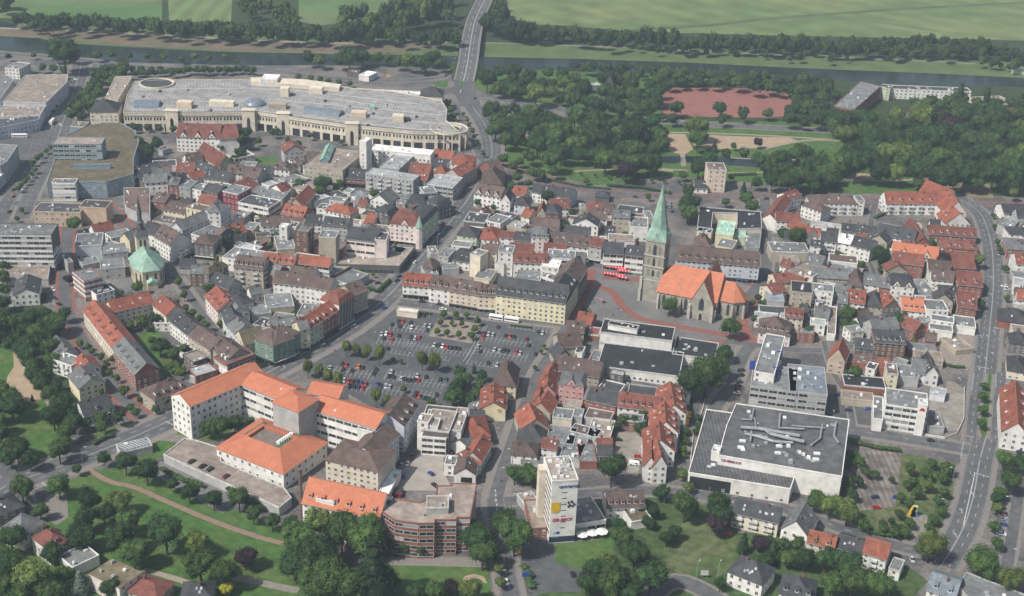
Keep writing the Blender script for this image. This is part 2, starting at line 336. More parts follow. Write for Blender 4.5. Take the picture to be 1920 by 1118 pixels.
# ---------------------------------------------------------------- labels that single each thing out
LM = [("green-spired church", 1235, 540), ("small green-roofed church", 275, 500), ("market car park", 830, 650), ("rooftop-parking shopping centre", 560, 190),
      ("duct-roofed cinema", 1440, 830), ("red-lettered white tower", 1050, 940), ("orange-roofed courtyard block", 480, 750), ("black-roofed hall", 1200, 650),
      ("tall beige park block", 1343, 330), ("red sports pitch", 1360, 190), ("long grey-roofed school", 1620, 190), ("canal bridge", 890, 70), ("blue-grey podium offices", 180, 290),
      ("white-banded office slab", 45, 460), ("pale yellow market row", 990, 545), ("glass-passage store", 625, 305), ("ring road crossing", 1840, 850), ("stepped red-roofed terrace", 1785, 385),
      ("three-car gravel lot", 1640, 890), ("pale yellow gabled house", 920, 765), ("brick flats", 805, 970), ("half-timbered house", 1567, 690), ("sandy playground", 40, 715),
      ("curved flower bed", 885, 1085), ("tan windowless tower", 615, 455), ("green-panelled corner building", 560, 635), ("red cafe parasols", 1155, 515), ("four-band white office", 1690, 780),
      ("glass-bayed bank", 1470, 700), ("wild meadow", 1310, 1030), ("striped arch facade", 655, 590), ("lone purple beech", 460, 1045), ("turreted corner house", 765, 420), ("horseshoe-roofed site", 1370, 420),
      ("maroon shop building", 440, 365), ("three-gabled white row", 385, 265), ("abstract sculpture", 1712, 960)]
LABELS = {}
def relation(x, y, skip=''):
    best = min((math.hypot(x - a, (y - b) * 1.3), n, x - a, y - b) for n, a, b in LM if n != skip)
    dd, n, dx, dy = best
    if dd < 38: r = 'beside'
    elif abs(dx) > abs(dy) * 1.7: r = 'right of' if dx > 0 else 'left of'
    elif abs(dy) > abs(dx) * 1.7: r = 'in front of' if dy > 0 else 'behind'
    else: r = ('front-' if dy > 0 else 'rear-') + ('right of' if dx > 0 else 'left of')
    return r + ' the ' + n
def autolabel(o, head, x, y, skip=''): LABELS.setdefault(head + ' ' + relation(x, y, skip), []).append((x, y, o))
ORD = 'second third fourth fifth sixth seventh eighth ninth tenth eleventh twelfth'.split()
def finish_labels():
    used = set()
    for k in list(LABELS):
        v = sorted(LABELS[k], key=lambda t: t[0])
        n = len(v)
        for i, (x, y, o) in enumerate(v):
            if n == 1: l = k
            elif i == 0: l = 'leftmost ' + k
            elif i == n - 1: l = 'rightmost ' + k
            elif i <= 11: l = k + ', ' + ORD[i - 1] + ' from left'
            elif n - i <= 12: l = k + ', ' + ORD[n - i - 2] + ' from right'
            else: l = k + ', number %d from left' % (i + 1)
            o['label'] = l
STN = {1: 'one-storey', 2: 'two-storey', 3: 'three-storey', 4: 'four-storey', 5: 'five-storey', 6: 'six-storey'}
SHP = {'g': 'gabled roof', 'x': 'front gable', 'h': 'hipped roof', 'p': 'pyramid roof', 'm': 'mansard roof', 'f': 'flat roof', 's': 'sloping roof', 'q': 'ring roof'}
def B(reg, text):
    root = None; meta = None
    def close():
        if root is None: return
        nm, ct, lb, info, x, y = meta
        root.name = nm; tag(root, lb, ct)
        if not lb: autolabel(root, info, x, y)
    for line in text.strip().splitlines():
        line = line.strip()
        if not line or line[0] == '#': continue
        line, _, custom = line.partition('|'); tk = line.split(); plus = tk[0] == '+'
        if plus: tk = tk[1:]
        base = 0.0
        if tk[0].startswith('@'): base = float(tk[0][1:]); tk = tk[1:]
        if not plus: close(); root = None
        if tk[0] == 'P':
            h, Wk, Rk, op = float(tk[1]), tk[2], tk[3], opts(tk[4]); pp = [q(reg, t) for t in tk[5:]]
            root2 = polyvol(root if plus else None, pp, h, Wk, Rk, op, base); T = 'f'; x = sum(p[0] for p in pp) / len(pp); y = sum(p[1] for p in pp) / len(pp)
        else:
            A, B_ = q(reg, tk[0]), q(reg, tk[1]); d, h, T, rh, Wk, Rk = float(tk[2]), float(tk[3]), tk[4], float(tk[5]), tk[6], tk[7]
            root2 = volume(root if plus else None, A, B_, d, h, T, rh, Wk, Rk, opts(tk[8] if len(tk) > 8 else ''), base); x, y = (A[0] + B_[0]) / 2, (A[1] + B_[1]) / 2
        if not plus:
            root = root2; cu = [c.strip() for c in custom.split(';')] if custom.strip() else []
            stn = STN.get(max(1, round(h / 3.1)), 'tall')
            nm = cu[0] if cu and cu[0] else ({'f': 'flat_roofed_building', 'm': 'mansard_building', 'g': 'gabled_house', 'x': 'gabled_house', 'h': 'hipped_house', 'p': 'pavilion', 's': 'shed', 'q': 'courtyard_building'}[T])
            ct = cu[1] if len(cu) > 1 and cu[1] else ('house' if T in 'gxhp' and h < 10 else 'building')
            info = '%s %s %s, %s %s,' % (stn, WC[Wk][1], 'building' if ct == 'building' else 'house', RC[Rk][1], SHP[T])
            meta = (nm, ct, cu[2] if len(cu) > 2 else None, info, x, y)
    close()
# ---------------------------------------------------------------- setting: ground, water, roads
def gm(name, col, **k):
    k.setdefault('rough', .95); k.setdefault('rv', 0); return mat(name, col, world=True, **k)
CITY = gm('city_paving', (.165, .150, .136), nscale=.45, namt=.30, second=(.088, .087, .088), s2=.045)
ASPH = gm('asphalt', (.088, .090, .093), nscale=.25, namt=.20, second=(.108, .108, .108), s2=.04)
PARK = gm('car_park_asphalt', (.075, .078, .082), nscale=.2, namt=.16, second=(.09, .092, .095), s2=.06)
PAVE = gm('pavement_slabs', (.19, .175, .158), nscale=.8, namt=.16)
REDP = gm('red_brick_paving', (.21, .088, .070), nscale=.6, namt=.15)
PLAZ = gm('plaza_cobbles', (.16, .158, .150), nscale=.5, namt=.16, second=(.13, .13, .128), s2=.05)
GRAS = gm('lawn_grass', (.050, .112, .024), nscale=.25, namt=.26, second=(.074, .120, .032), s2=.05, wave=(.09, 'DIAGONAL', .05))
MEAD = gm('meadow_grass', (.062, .098, .030), nscale=.25, namt=.40, second=(.10, .115, .05), s2=.06)
FIEL = gm('field_grass', (.078, .150, .045), nscale=.02, namt=.2, second=(.12, .155, .07), s2=.006, wave=(.03, 'Y', .06))
FIE2 = gm('dry_field_grass', (.145, .178, .068), nscale=.03, namt=.2, second=(.105, .158, .055), s2=.006, wave=(.012, 'DIAGONAL', .07))
FIE3 = gm('striped_field', (.12, .175, .065), nscale=.03, namt=.08, wave=(.016, 'X', .14))
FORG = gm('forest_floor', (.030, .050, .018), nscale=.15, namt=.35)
DIKE = gm('dike_gravel', (.155, .115, .085), nscale=.1, namt=.2, second=(.12, .11, .07), s2=.03)
SAND = gm('sand', (.33, .25, .17), nscale=.2, namt=.12)
PATH = gm('gravel_path', (.27, .235, .19), nscale=.5, namt=.1)
BRPA = gm('brown_path', (.22, .155, .12), nscale=.5, namt=.12)
CLAY = gm('red_clay', (.24, .105, .085), nscale=.08, namt=.10)
WATR = gm('river_water', (.022, .034, .030), rough=.22, nscale=.03, namt=.3, spec=.22)
POND = gm('pond_water', (.012, .02, .02), rough=.15, nscale=.03, namt=.2, spec=.3)
LINE = gm('road_marking_paint', (.42, .42, .41), nscale=1.2, namt=.25)
LINE2 = gm('worn_marking_paint', (.34, .34, .33), nscale=1.5, namt=.2)
CONC = gm('concrete_slab', (.27, .25, .22), nscale=.3, namt=.2, second=(.21, .19, .16), s2=.08)
ZL = {}
ZN = [0]
def zone(name, reg, s, m, z, curb=0):
    ZN[0] += 1; z += ZN[0] * .0001 if z < .1 else 0
    pl = pts(reg, s) if isinstance(s, str) else s
    w = ccw([tuple(P(*p, z)[:2]) for p in pl]); b = MB()
    if curb: b.prism(w, z - curb, z)
    else: b.add([(x, y, z) for x, y in w], [tuple(range(len(w)))])
    o = b.build(name, m); tag(o, kind='structure')
    if name in NOBUILD: AVOID.append(w)
    return o
NOBUILD = {'car_park', 'church_square', 'works_yard', 'deck_car_park', 'tree_island', 'courtyard_lawn', 'lawn', 'gravel_yard', 'concrete_lot', 'gravel_lot', 'church_car_park', 'pedestrian_paving', 'street_square', 'median', 'park_grass'}
def strip(line, wd):
    L, R = [], []; n = len(line)
    for i, p in enumerate(line):
        a = line[max(0, i - 1)]; c = line[min(n - 1, i + 1)]; d = Vector((c[0] - a[0], c[1] - a[1])).normalized(); nn = Vector((-d.y, d.x)) * wd / 2
        L.append((p[0] + nn.x, p[1] + nn.y)); R.append((p[0] - nn.x, p[1] - nn.y))
    return L, R
def smooth(line, it=2):
    for _ in range(it):
        o = [line[0]]
        for a, b in zip(line, line[1:]): o += [tuple(a[k] * .75 + b[k] * .25 for k in (0, 1)), tuple(a[k] * .25 + b[k] * .75 for k in (0, 1))]
        line = o + [line[-1]]
    return line
def wl(reg, s): return [tuple(P(*p)[:2]) for p in pts(reg, s)]
def ribbon(name, line, wd, m, z, thick=0):
    L, R = strip(line, wd); n = len(L); b = MB()
    if thick:
        vs = [(*p, z) for p in L] + [(*p, z) for p in R] + [(*p, z - thick) for p in L] + [(*p, z - thick) for p in R]
        fs = [(i, n + i, n + i + 1, i + 1) for i in range(n - 1)] + [(i, i + 1, 2 * n + i + 1, 2 * n + i) for i in range(n - 1)] + [(n + i, 3 * n + i, 3 * n + i + 1, n + i + 1) for i in range(n - 1)]
    else: vs = [(*p, z) for p in L] + [(*p, z) for p in R]; fs = [(i, n + i, n + i + 1, i + 1) for i in range(n - 1)]
    b.add(vs, fs); o = b.build(name, m); tag(o, kind='structure'); return o
MK = MB(); MK2 = MB()
def seg(b, a, c, w, z):
    a, c = Vector(a[:2]), Vector(c[:2]); d = c - a
    if d.length < .05: return
    d.normalize(); n = Vector((-d.y, d.x)) * w / 2
    b.add([(*(a - n), z), (*(c - n), z), (*(c + n), z), (*(a + n), z)], [(0, 1, 2, 3)])
def dashes(line, off, on=3, gap=6, w=.22, z=.10, b=None):
    L, R = strip(line, 2 * off) if off else (line, line); src = L; acc = 0; b = b or MK
    for p, c in zip(src, src[1:]):
        p, c = Vector(p), Vector(c); ln = (c - p).length; t = 0
        while t < ln:
            ph = acc % (on + gap); st = min(ln - t, (on - ph) if ph < on else (on + gap - ph)); st = max(st, .01)
            if ph < on and gap > 0 or gap == 0: seg(b, p + (c - p) * (t / ln), p + (c - p) * ((t + st) / ln), w, z)
            t += st; acc += st
ROADZ = [.060]; AVR = []
def road(reg, s, wd, lanes=2, pav=2.5, name='road', marks=True, m=None, pm=None, dbl=False):
    line = smooth(wl(reg, s)); ROADZ[0] += .0015; z = ROADZ[0]
    AVR.append((line, wd / 2 + pav + .6))
    if pav: ribbon('pavement', line, wd + 2 * pav, pm or PAVE, z - .02 - .0, 0)
    ribbon(name, line, wd, m or ASPH, z)
    if marks:
        if lanes == 2: dashes(line, .001)
        elif lanes >= 4:
            dashes(line, .18, 3, 0 if dbl else 0, .15); dashes(line, -.18, 3, 0, .15)
            for k in (1, -1): dashes(line, k * wd / 4)
        for k in (1, -1): dashes(line, k * (wd / 2 - .35), 5, 0, .12, b=MK2)
    return line
# one ground sheet to the horizon, then thin sheets on it
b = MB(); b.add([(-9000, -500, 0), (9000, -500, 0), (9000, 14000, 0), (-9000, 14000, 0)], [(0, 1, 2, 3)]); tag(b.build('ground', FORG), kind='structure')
zone('city_ground', 'A', '-500,95 0,95 240,115 860,128 870,160 960,185 1100,210 1230,228 1240,330 1440,345 1960,372 2500,400 2600,1300 -900,1300', CITY, .012)
zone('field', 'A', '-400,-60 305,-60 303,42 0,34 -400,10', FIEL, .02)
zone('field', 'A', '312,-80 440,-80 433,42 317,40', FIE3, .022)
zone('field', 'A', '560,-80 770,-80 745,30 600,48 560,40', FIEL, .020)
zone('field', 'A', '945,-90 2400,-90 2400,72 1920,76 1440,66 1200,60 1060,48 955,44', FIE2, .022)
zone('grass_verge', 'A', '-300,30 480,62 860,80 860,110 480,100 0,75 -300,52', gm('verge_grass', (.085, .125, .045), nscale=.05, namt=.2), .016)
zone('grass_verge', 'A', '905,80 1200,88 1450,98 1650,108 1920,118 2200,130 2200,165 1920,152 1500,136 1200,122 905,112', gm('verge_grass', (.085, .125, .045)), .016)
zone('dike', 'A', '-100,50 40,54 250,63 480,77 700,84 860,83 760,97 600,100 480,97 250,86 75,70 -100,62', DIKE, .030)
ribbon('dike_path', smooth(wl('A', '-100,50 40,54 250,62 480,77 700,83 860,79')), 5, PATH, .040)
ribbon('dike_path', smooth(wl('A', '905,80 1080,86 1190,90 1300,96 1450,103 1560,108 1700,113 1830,120')), 4, gm('dull_path', (.20, .19, .16)), .040)
zone('canal', 'A', '-200,62 0,68 75,72 110,81 250,90 400,97 600,101 740,103 860,105 905,107 1100,111 1300,118 1500,128 1750,138 2100,155 2100,172 1920,164 1760,160 1600,153 1440,140 1100,135 900,126 850,125 600,122 480,123 230,117 90,98 0,92 -200,84', WATR, .045)
zone('river', 'A', '-200,34 0,40 34,46 30,53 0,51 -200,44', WATR, .044)
# parks
zone('park_grass', 'A', '930,128 1240,140 1450,150 1920,172 2200,190 2200,372 1920,365 1650,360 1440,345 1240,330 1120,348 1020,326 940,306 930,250 920,215 1000,225 1240,250 1240,230 960,180 900,150', GRAS, .024)
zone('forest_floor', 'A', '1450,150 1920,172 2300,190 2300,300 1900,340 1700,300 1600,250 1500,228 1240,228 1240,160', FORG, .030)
zone('sports_pitch', 'A', '1237,200 1239,180 1262,165 1300,164 1400,166 1470,173 1487,186 1483,217 1440,221 1290,219 1245,214', CLAY, .045)
zone('sand_area', 'A', '1243,250 1285,252 1300,280 1282,291 1255,284 1245,268', SAND, .045)
zone('sand_area', 'A', '1300,252 1390,256 1480,258 1500,266 1430,278 1340,280 1300,272', SAND, .046)
for s, w in (('1240,248 1400,252 1560,262', 3), ('1430,280 1480,268 1520,262 1575,264', 3), ('985,262 990,240 1010,232 1040,232', 3), ('1075,322 1130,318 1260,318 1290,320', 2.5), ('1365,325 1440,323', 2.5), ('1370,296 1440,300 1540,300 1640,302', 2.5),
             ('1560,334 1600,336 1660,341 1720,336 1810,332', 3), ('1240,318 1262,320', 6)): ribbon('park_path', smooth(wl('A', s)), w, PATH, .050 + .001 * w)
zone('pond', 'A', '1000,285 1050,296 1130,305 1180,302 1300,305 1440,315 1640,308 1620,300 1440,296 1290,293 1240,293 1180,285 1120,262 1085,258 1095,280 1040,290', POND, .049)
zone('footbridge_deck', 'A', '1275,288 1284,289 1287,312 1277,312', CONC, .30)
zone('flower_bed', 'A', '1582,334 1604,324 1630,326 1640,336 1610,342', SAND, .048)
zone('dry_lawn', 'Z5', '1150,350 1400,340 1560,400 1600,520 1380,510 1330,470 1250,450 1130,430', gm('dry_grass', (.20, .17, .09)), .045)
zone('park_grass', 'Z5', '-60,380 180,380 640,470 640,480 200,480 -60,480', GRAS, .045)
zone('park_grass', 'A', '-200,640 20,640 75,690 122,800 150,848 70,878 20,850 -200,780', GRAS, .030)
zone('playground_sand', 'A', '24,655 44,655 56,690 84,742 64,758 32,744 10,728 14,706 26,688', SAND, .045)
ribbon('park_path', smooth(wl('A', '45,650 60,700 90,750 108,790')), 3, gm('dull_path', (.20, .19, .16)), .047)
ribbon('park_path', smooth(wl('A', '10,845 22,868 60,886 120,888')), 4, BRPA, .048)
zone('park_grass', 'A', '120,905 180,880 300,880 420,950 560,1000 620,1060 740,1060 915,1062 935,1200 300,1250 -300,1300 -300,930 60,960', GRAS, .031)
ribbon('park_path', smooth(wl('A', '165,880 205,905 250,912 300,935 380,970 460,1000 530,1020 640,1040')), 2.9, BRPA, .050)
zone('yard_paving', 'A', '85,930 125,925 128,970 105,985 82,970', PAVE, .048)
ribbon('park_path', smooth(wl('A', '268,1068 330,1085 400,1110')), 3.0, PATH, .051)
ribbon('park_path', smooth(wl('A', '430,1080 530,1102 560,1108')), 4, gm('dull_path', (.20, .19, .16)), .051)
zone('yard_paving', 'A', '730,1045 905,1045 918,1064 732,1060', PAVE, .049)
zone('flower_bed', 'A', '866,1090 872,1080 890,1076 908,1082 914,1094 906,1092 898,1085 884,1084 874,1094', SAND, .049)
zone('wild_meadow', 'A', '1250,990 1330,965 1395,1010 1380,1055 1350,1080 1290,1080 1240,1060', MEAD, .033)
zone('park_grass', 'A', '1040,1020 1150,1010 1150,1050 1090,1072 1040,1060', GRAS, .034)
zone('garden_ground', 'A', '1120,925 1240,930 1380,960 1380,1000 1480,1000 1700,1060 1740,1090 1640,1200 1000,1250 1000,1118 1100,1090 1150,1050 1120,1000', gm('garden_grass', (.05, .085, .028), nscale=.3, namt=.4), .030)
zone('gravel_lot', 'A', '1590,838 1690,850 1695,885 1680,950 1640,965 1590,955 1600,900', gm('brown_gravel', (.19, .165, .145), nscale=.15, namt=.3, second=(.12, .105, .095), s2=.12, wave=(.12, 'X', .18)), .034)
zone('park_grass', 'A', '1690,850 1790,868 1785,930 1760,1000 1700,1010 1600,985 1590,960 1680,950', MEAD, .036)
zone('park_path_area', 'A', '1700,970 1740,965 1735,1010 1710,1010', gm('dull_path', (.20, .19, .16)), .050)
zone('concrete_lot', 'X5', '1285,150 1350,160 1430,210 1420,500 1370,560 1270,560 1150,510 1140,290 1280,290', CONC, .050)
zone('gravel_yard', 'Y5', '1120,660 1430,660 1420,940 1370,1000 1130,960', gm('pale_gravel', (.23, .20, .17)), .048)
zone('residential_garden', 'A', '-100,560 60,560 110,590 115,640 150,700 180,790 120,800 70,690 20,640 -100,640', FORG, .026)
zone('courtyard_lawn', 'A', '235,640 290,610 340,680 350,700 300,700', GRAS, .045)
zone('lawn', 'X1', '810,610 990,545 1040,590 820,690', MEAD, .045)
zone('courtyard_lawn', 'Y1', '1370,900 1520,880 1560,1000 1440,1080', MEAD, .046)
zone('lawn', 'A', '480,295 520,292 520,325 490,328', GRAS, .045)
zone('lawn', 'A', '372,760 470,770 410,830 330,815', GRAS, .043)
zone('lawn', 'A', '290,825 335,830 320,855 290,860 240,870', GRAS, .044)
# squares
zone('church_square', 'A', '1100,500 1210,520 1400,520 1420,560 1400,660 1350,690 1190,650 1120,600 1090,560', PLAZ, .052)
for s, w in (('1108,505 1100,540 1078,590 1060,600', 7), ('1108,535 1150,545 1165,575 1200,600 1270,612 1420,640', 5.5), ('1130,520 1200,525', 6), ('1390,525 1440,545 1400,570 1390,610 1410,640', 7), ('1260,640 1410,642', 5)): ribbon('brick_path', smooth(wl('A', s)), w, REDP, .058 + w * .0008)
zone('pedestrian_paving', 'Y1', '560,540 700,460 830,640 1000,900 1170,1110 1000,1118 860,900 720,740 640,720', gm('mixed_paving', (.17, .13, .115)), .050)
zone('church_car_park', 'Y1', '900,200 1140,160 1200,260 1090,330 980,310', PLAZ, .05)
zone('works_yard', 'X3', '330,810 520,820 520,950 600,1118 100,1118 120,960 220,880', gm('yard_concrete', (.30, .275, .24), nscale=.2, namt=.15), .048)
zone('deck_car_park', 'X4', '240,600 560,620 480,850 440,1000 230,900', CONC, .047)
zone('yard', 'X3', '330,560 340,560 330,560', CONC, .0471) if False else None
zone('car_park', 'A', '742,572 770,574 920,598 1066,612 1040,655 1012,700 960,705 900,740 850,770 700,765 570,690 600,672 690,622', PARK, .054)
zone('tree_island', 'Y3', '290,545 660,590 580,765 200,700', gm('island_gravel', (.23, .195, .16), nscale=.3, namt=.2), .062)
zone('car_park', 'W3', '1110,700 1370,670 1420,820 1640,890 1640,1080 1250,1080 1130,900', PARK, .055)
zone('deck_lower_road', 'X2', '0,880 620,1118 760,1200 500,1300 -40,1000', gm('grey_setts', (.15, .15, .15), nscale=.6, namt=.2), .049)
zone('car_park', 'A', '1545,745 1680,770 1680,800 1590,795 1545,780', PARK, .053)
zone('street_square', 'A', '0,235 130,245 150,300 20,300 -30,300', ASPH, .052)
# roads
road('A', '475,127 340,130 240,124 150,112 60,104 -60,96', 9, 2, 2, marks=False)
road('A', '480,128 640,150 780,152 850,142', 8, 2, 1.5, marks=False)
road('A', '152,120 146,150 128,200 108,260', 15, 4, 3)
road('A', '112,262 92,300 66,345 40,410', 11, 2, 2)
road('A', '75,262 58,305 32,350 0,400', 10, 2, 1)
road('A', '-60,252 40,258 110,262 200,232', 9, 2, 2, marks=False)
road('A', '-40,385 60,380 120,385 210,390 245,410 260,440', 8, 2, 2, marks=False)
road('A', '128,400 125,470 120,560 130,600 180,680 240,760 290,800', 7, 2, 2, marks=False, pm=REDP)
road('A', '905,178 960,190 1060,207 1165,222 1335,234 1600,248', 11, 4, 2)
road('A', '925,302 996,326 1082,352 1160,365 1260,369 1440,368 1660,378 1830,381 1980,390', 8.5, 2, 2, pm=REDP)
road('A', '1434,367 1437,453 1438,520 1400,560', 7, 2, 2, marks=False)
road('A', '1410,646 1392,665 1374,720 1350,750 1325,790', 7, 2, 3, marks=False)
road('A', '1360,640 1420,648 1520,660 1600,650', 5.5, 2, 1, marks=False)
road('A', '1120,925 1226,918 1311,929 1400,931 1482,957 1560,985 1640,1012 1700,1030 1790,1042', 7.5, 2, 2)
road('A', '936,942 1020,932 1120,925', 7, 2, 1.5, marks=False)
road('A', '1210,1130 1260,1082 1330,1110 1420,1180', 8, 2, 1.5, marks=False)
road('A', '1590,806 1700,822 1830,846', 9.5, 2, 2.5)
road('A', '748,566 840,578 920,592 1068,608', 9.5, 2, 3)
road('A', '1066,606 1040,655 1010,700 985,760 955,850 930,925 928,960', 6.5, 2, 3.5, marks=False)
road('A', '928,935 935,990 945,1050 962,1140', 8.5, 2, 2.5)
road('A', '1795,370 1838,397 1850,423 1861,466 1863,520 1861,566 1853,640 1847,700', 12.5, 4, 2)
road('A', '1878,700 1872,760 1866,830', 6, 2, 2); road('A', '1836,690 1826,760 1820,830', 6, 2, 2)
road('A', '1848,822 1835,870 1828,920 1812,980 1785,1030 1765,1060', 12.5, 4, 2.5)
road('A', '1912,900 1905,960 1895,1020 1885,1080', 5, 2, 1.5, marks=False)
road('A', '-60,960 0,915 60,893 150,862 320,790 520,690 640,625 700,580 745,540 790,480 840,422 880,372 905,325 926,290 915,240 880,192', 15, 4, 4, name='main_road', pm=PAVE)
road('A', '60,990 40,930 10,870 -40,800', 8, 2, 2, marks=False)
road('A', '852,192 866,225 884,262 902,300', 4.5, 2, 1.5, marks=False)
road('A', '882,200 870,165 872,140', 19, 4, 0)
road('A', '868,130 856,142 838,152 800,155', 7, 2, 1.5)
road('A', '880,185 895,180 920,180', 9, 2, 1.5)
zone('median', 'A', '1855,698 1860,700 1850,815 1843,822 1838,810 1846,740', GRAS, .095)
for t in (('A', '862,390 920,398 990,408 1150,413 1210,420', 4, 2, 1.5), ('A', '580,337 645,352 722,363 790,372', 5, 2, 2), ('A', '400,415 440,400 500,408 560,400', 5, 2, 1.5), ('A', '310,476 360,492 405,508 470,520', 4, 2, 2), ('A', '197,380 225,405 245,432 262,448', 4, 2, 2.5), ('A', '255,370 300,385 330,420 300,440', 3, 2, 1),
          ('A', '330,520 380,590 430,650 490,700', 5, 2, 3), ('A', '460,540 520,560 600,590 640,560', 3, 2, 1), ('A', '1470,560 1560,570 1640,560 1700,590 1830,600', 3, 2, 1), ('A', '1545,640 1560,700 1590,740 1600,800', 3, 2, 1), ('A', '1440,440 1500,452 1600,462 1640,500 1640,560', 3, 2, 1), ('A', '1100,660 1130,700 1290,740', 3, 2, 1), ('A', '1640,385 1630,430 1640,460', 4, 2, 1)): road(*t, marks=False, name='lane', pm=REDP if t[1][:3] in ('197', '862', '400') else None)
zone('field_track', 'A', '1160,58 1235,51 1335,45 1440,33 1590,22 1690,15 1930,3 1930,6 1690,19 1590,26 1440,38 1335,50 1235,56 1160,63', gm('field_track', (.075, .11, .045), nscale=.02), .032)
zone('field_track', 'A', '1500,25 1620,40 1760,60 1764,58 1624,37 1504,23', gm('field_track2', (.10, .13, .06), nscale=.02), .033)
zone('traffic_island', 'T2', '1528,590 1552,545 1556,640 1538,665 1524,640', GRAS, .115)
zone('verge_lawn', 'T2', '1310,625 1440,600 1432,650 1380,655', GRAS, .115)
zone('verge_lawn', 'T2', '1625,590 1700,600 1900,680 1740,700 1640,660', GRAS, .05)
# parking bays
def bays(reg, a, c, depth, pitch=2.45, double=True):
    a, c = P(*q(reg, a)), P(*q(reg, c)); d = (c - a); L = d.length; d.normalize(); n = Vector((-d.y, d.x, 0)); k = int(L / pitch)
    seg(MK2, a, c, .2, .073)
    for i in range(k + 1):
        p = a + d * (i * pitch); seg(MK2, p - n * (depth if double else 0), p + n * depth, .2, .072)
for t in (('Y3', '900,625', '1265,672', 5, 2.45, False), ('Y3', '680,715', '1115,775', 4.8), ('Y3', '610,825', '1062,890', 4.8), ('Y3', '530,945', '830,985', 4.8, 2.45, False), ('Y3', '-10,620', '212,655', 4.8), ('Y3', '0,775', '560,850', 4.8),
          ('Y2', '1640,620', '1863,640', 4.8), ('Y2', '1530,740', '1863,770', 4.8), ('Y2', '1640,850', '1863,880', 4.5, 2.45, False), ('Y3', '190,890', '385,918', 4.5, 2.45, False), ('Y2', '1040,985', '1520,1045', 4.8), ('X2', '1470,260', '1680,300', 4.8),
          ('X3', '20,120', '545,200', 4.8), ('X3', '0,235', '480,300', 4.8), ('Y2', '1600,1035', '1863,1065', 4.8), ('X3', '330,820', '520,850', 4, 2.4, False), ('Y1', '930,220', '1080,280', 4.8, 2.6), ('Y1', '110,435', '500,420', 5, 2.5, False), ('X4', '600,210', '860,260', 4.8, 2.6, False)): bays(*t)
for a, c in (('700,600', '505,925'), ('715,605', '540,940'), ('1430,735', '1240,1060')): seg(MK, P(*q('Y3', a)), P(*q('Y3', c)), .2, .074)
# crossings / stop lines / arrows
for r, a, c in (('A', '78,905', '95,917'), ('A', '310,790', '330,800'), ('Y2', '695,945', '720,975'), ('Y5', '1450,965', '1560,985'), ('Y5', '1590,630', '1640,632'), ('W5', '1485,28', '1620,68'), ('X5', '1450,600', '1510,612'), ('W5', '1500,30', '1400,480'), ('W3', '800,445', '980,440'), ('Z3', '400,680', '480,692')):
    seg(MK, P(*q(r, a)), P(*q(r, c)), .45, .104)
for r, s in (('W5', '1505,90 1495,240 1395,380 1345,590'), ('Y5', '1585,350 1555,720 1540,915 1590,200 1500,720 1480,900 1615,680 1600,870'), ('X5', '1525,960 1405,150')):
    for p in pts(r, s):
        c = P(*p); seg(MK, c, c + Vector((0, 4, 0)), .25, .104); seg(MK, c + Vector((0, 4, 0)), c + Vector((.9, 2.6, 0)), .25, .105); seg(MK, c + Vector((0, 4, 0)), c + Vector((-.9, 2.6, 0)), .25, .106)
for r, a, c, n in (('W3', '885,180', '910,430', 6), ('X5', '1510,90', '1490,240', 8), ('X5', '1690,90', '1690,210', 7), ('X5', '1425,650', '1400,790', 9)):
    a, c = P(*q(r, a)), P(*q(r, c))
    for i in range(n): seg(MK, a + (c - a) * (i / n), a + (c - a) * ((i + .5) / n), .5, .105)
tag(MK.build('road_markings', LINE), kind='structure'); tag(MK2.build('parking_bay_markings', LINE2), kind='structure')
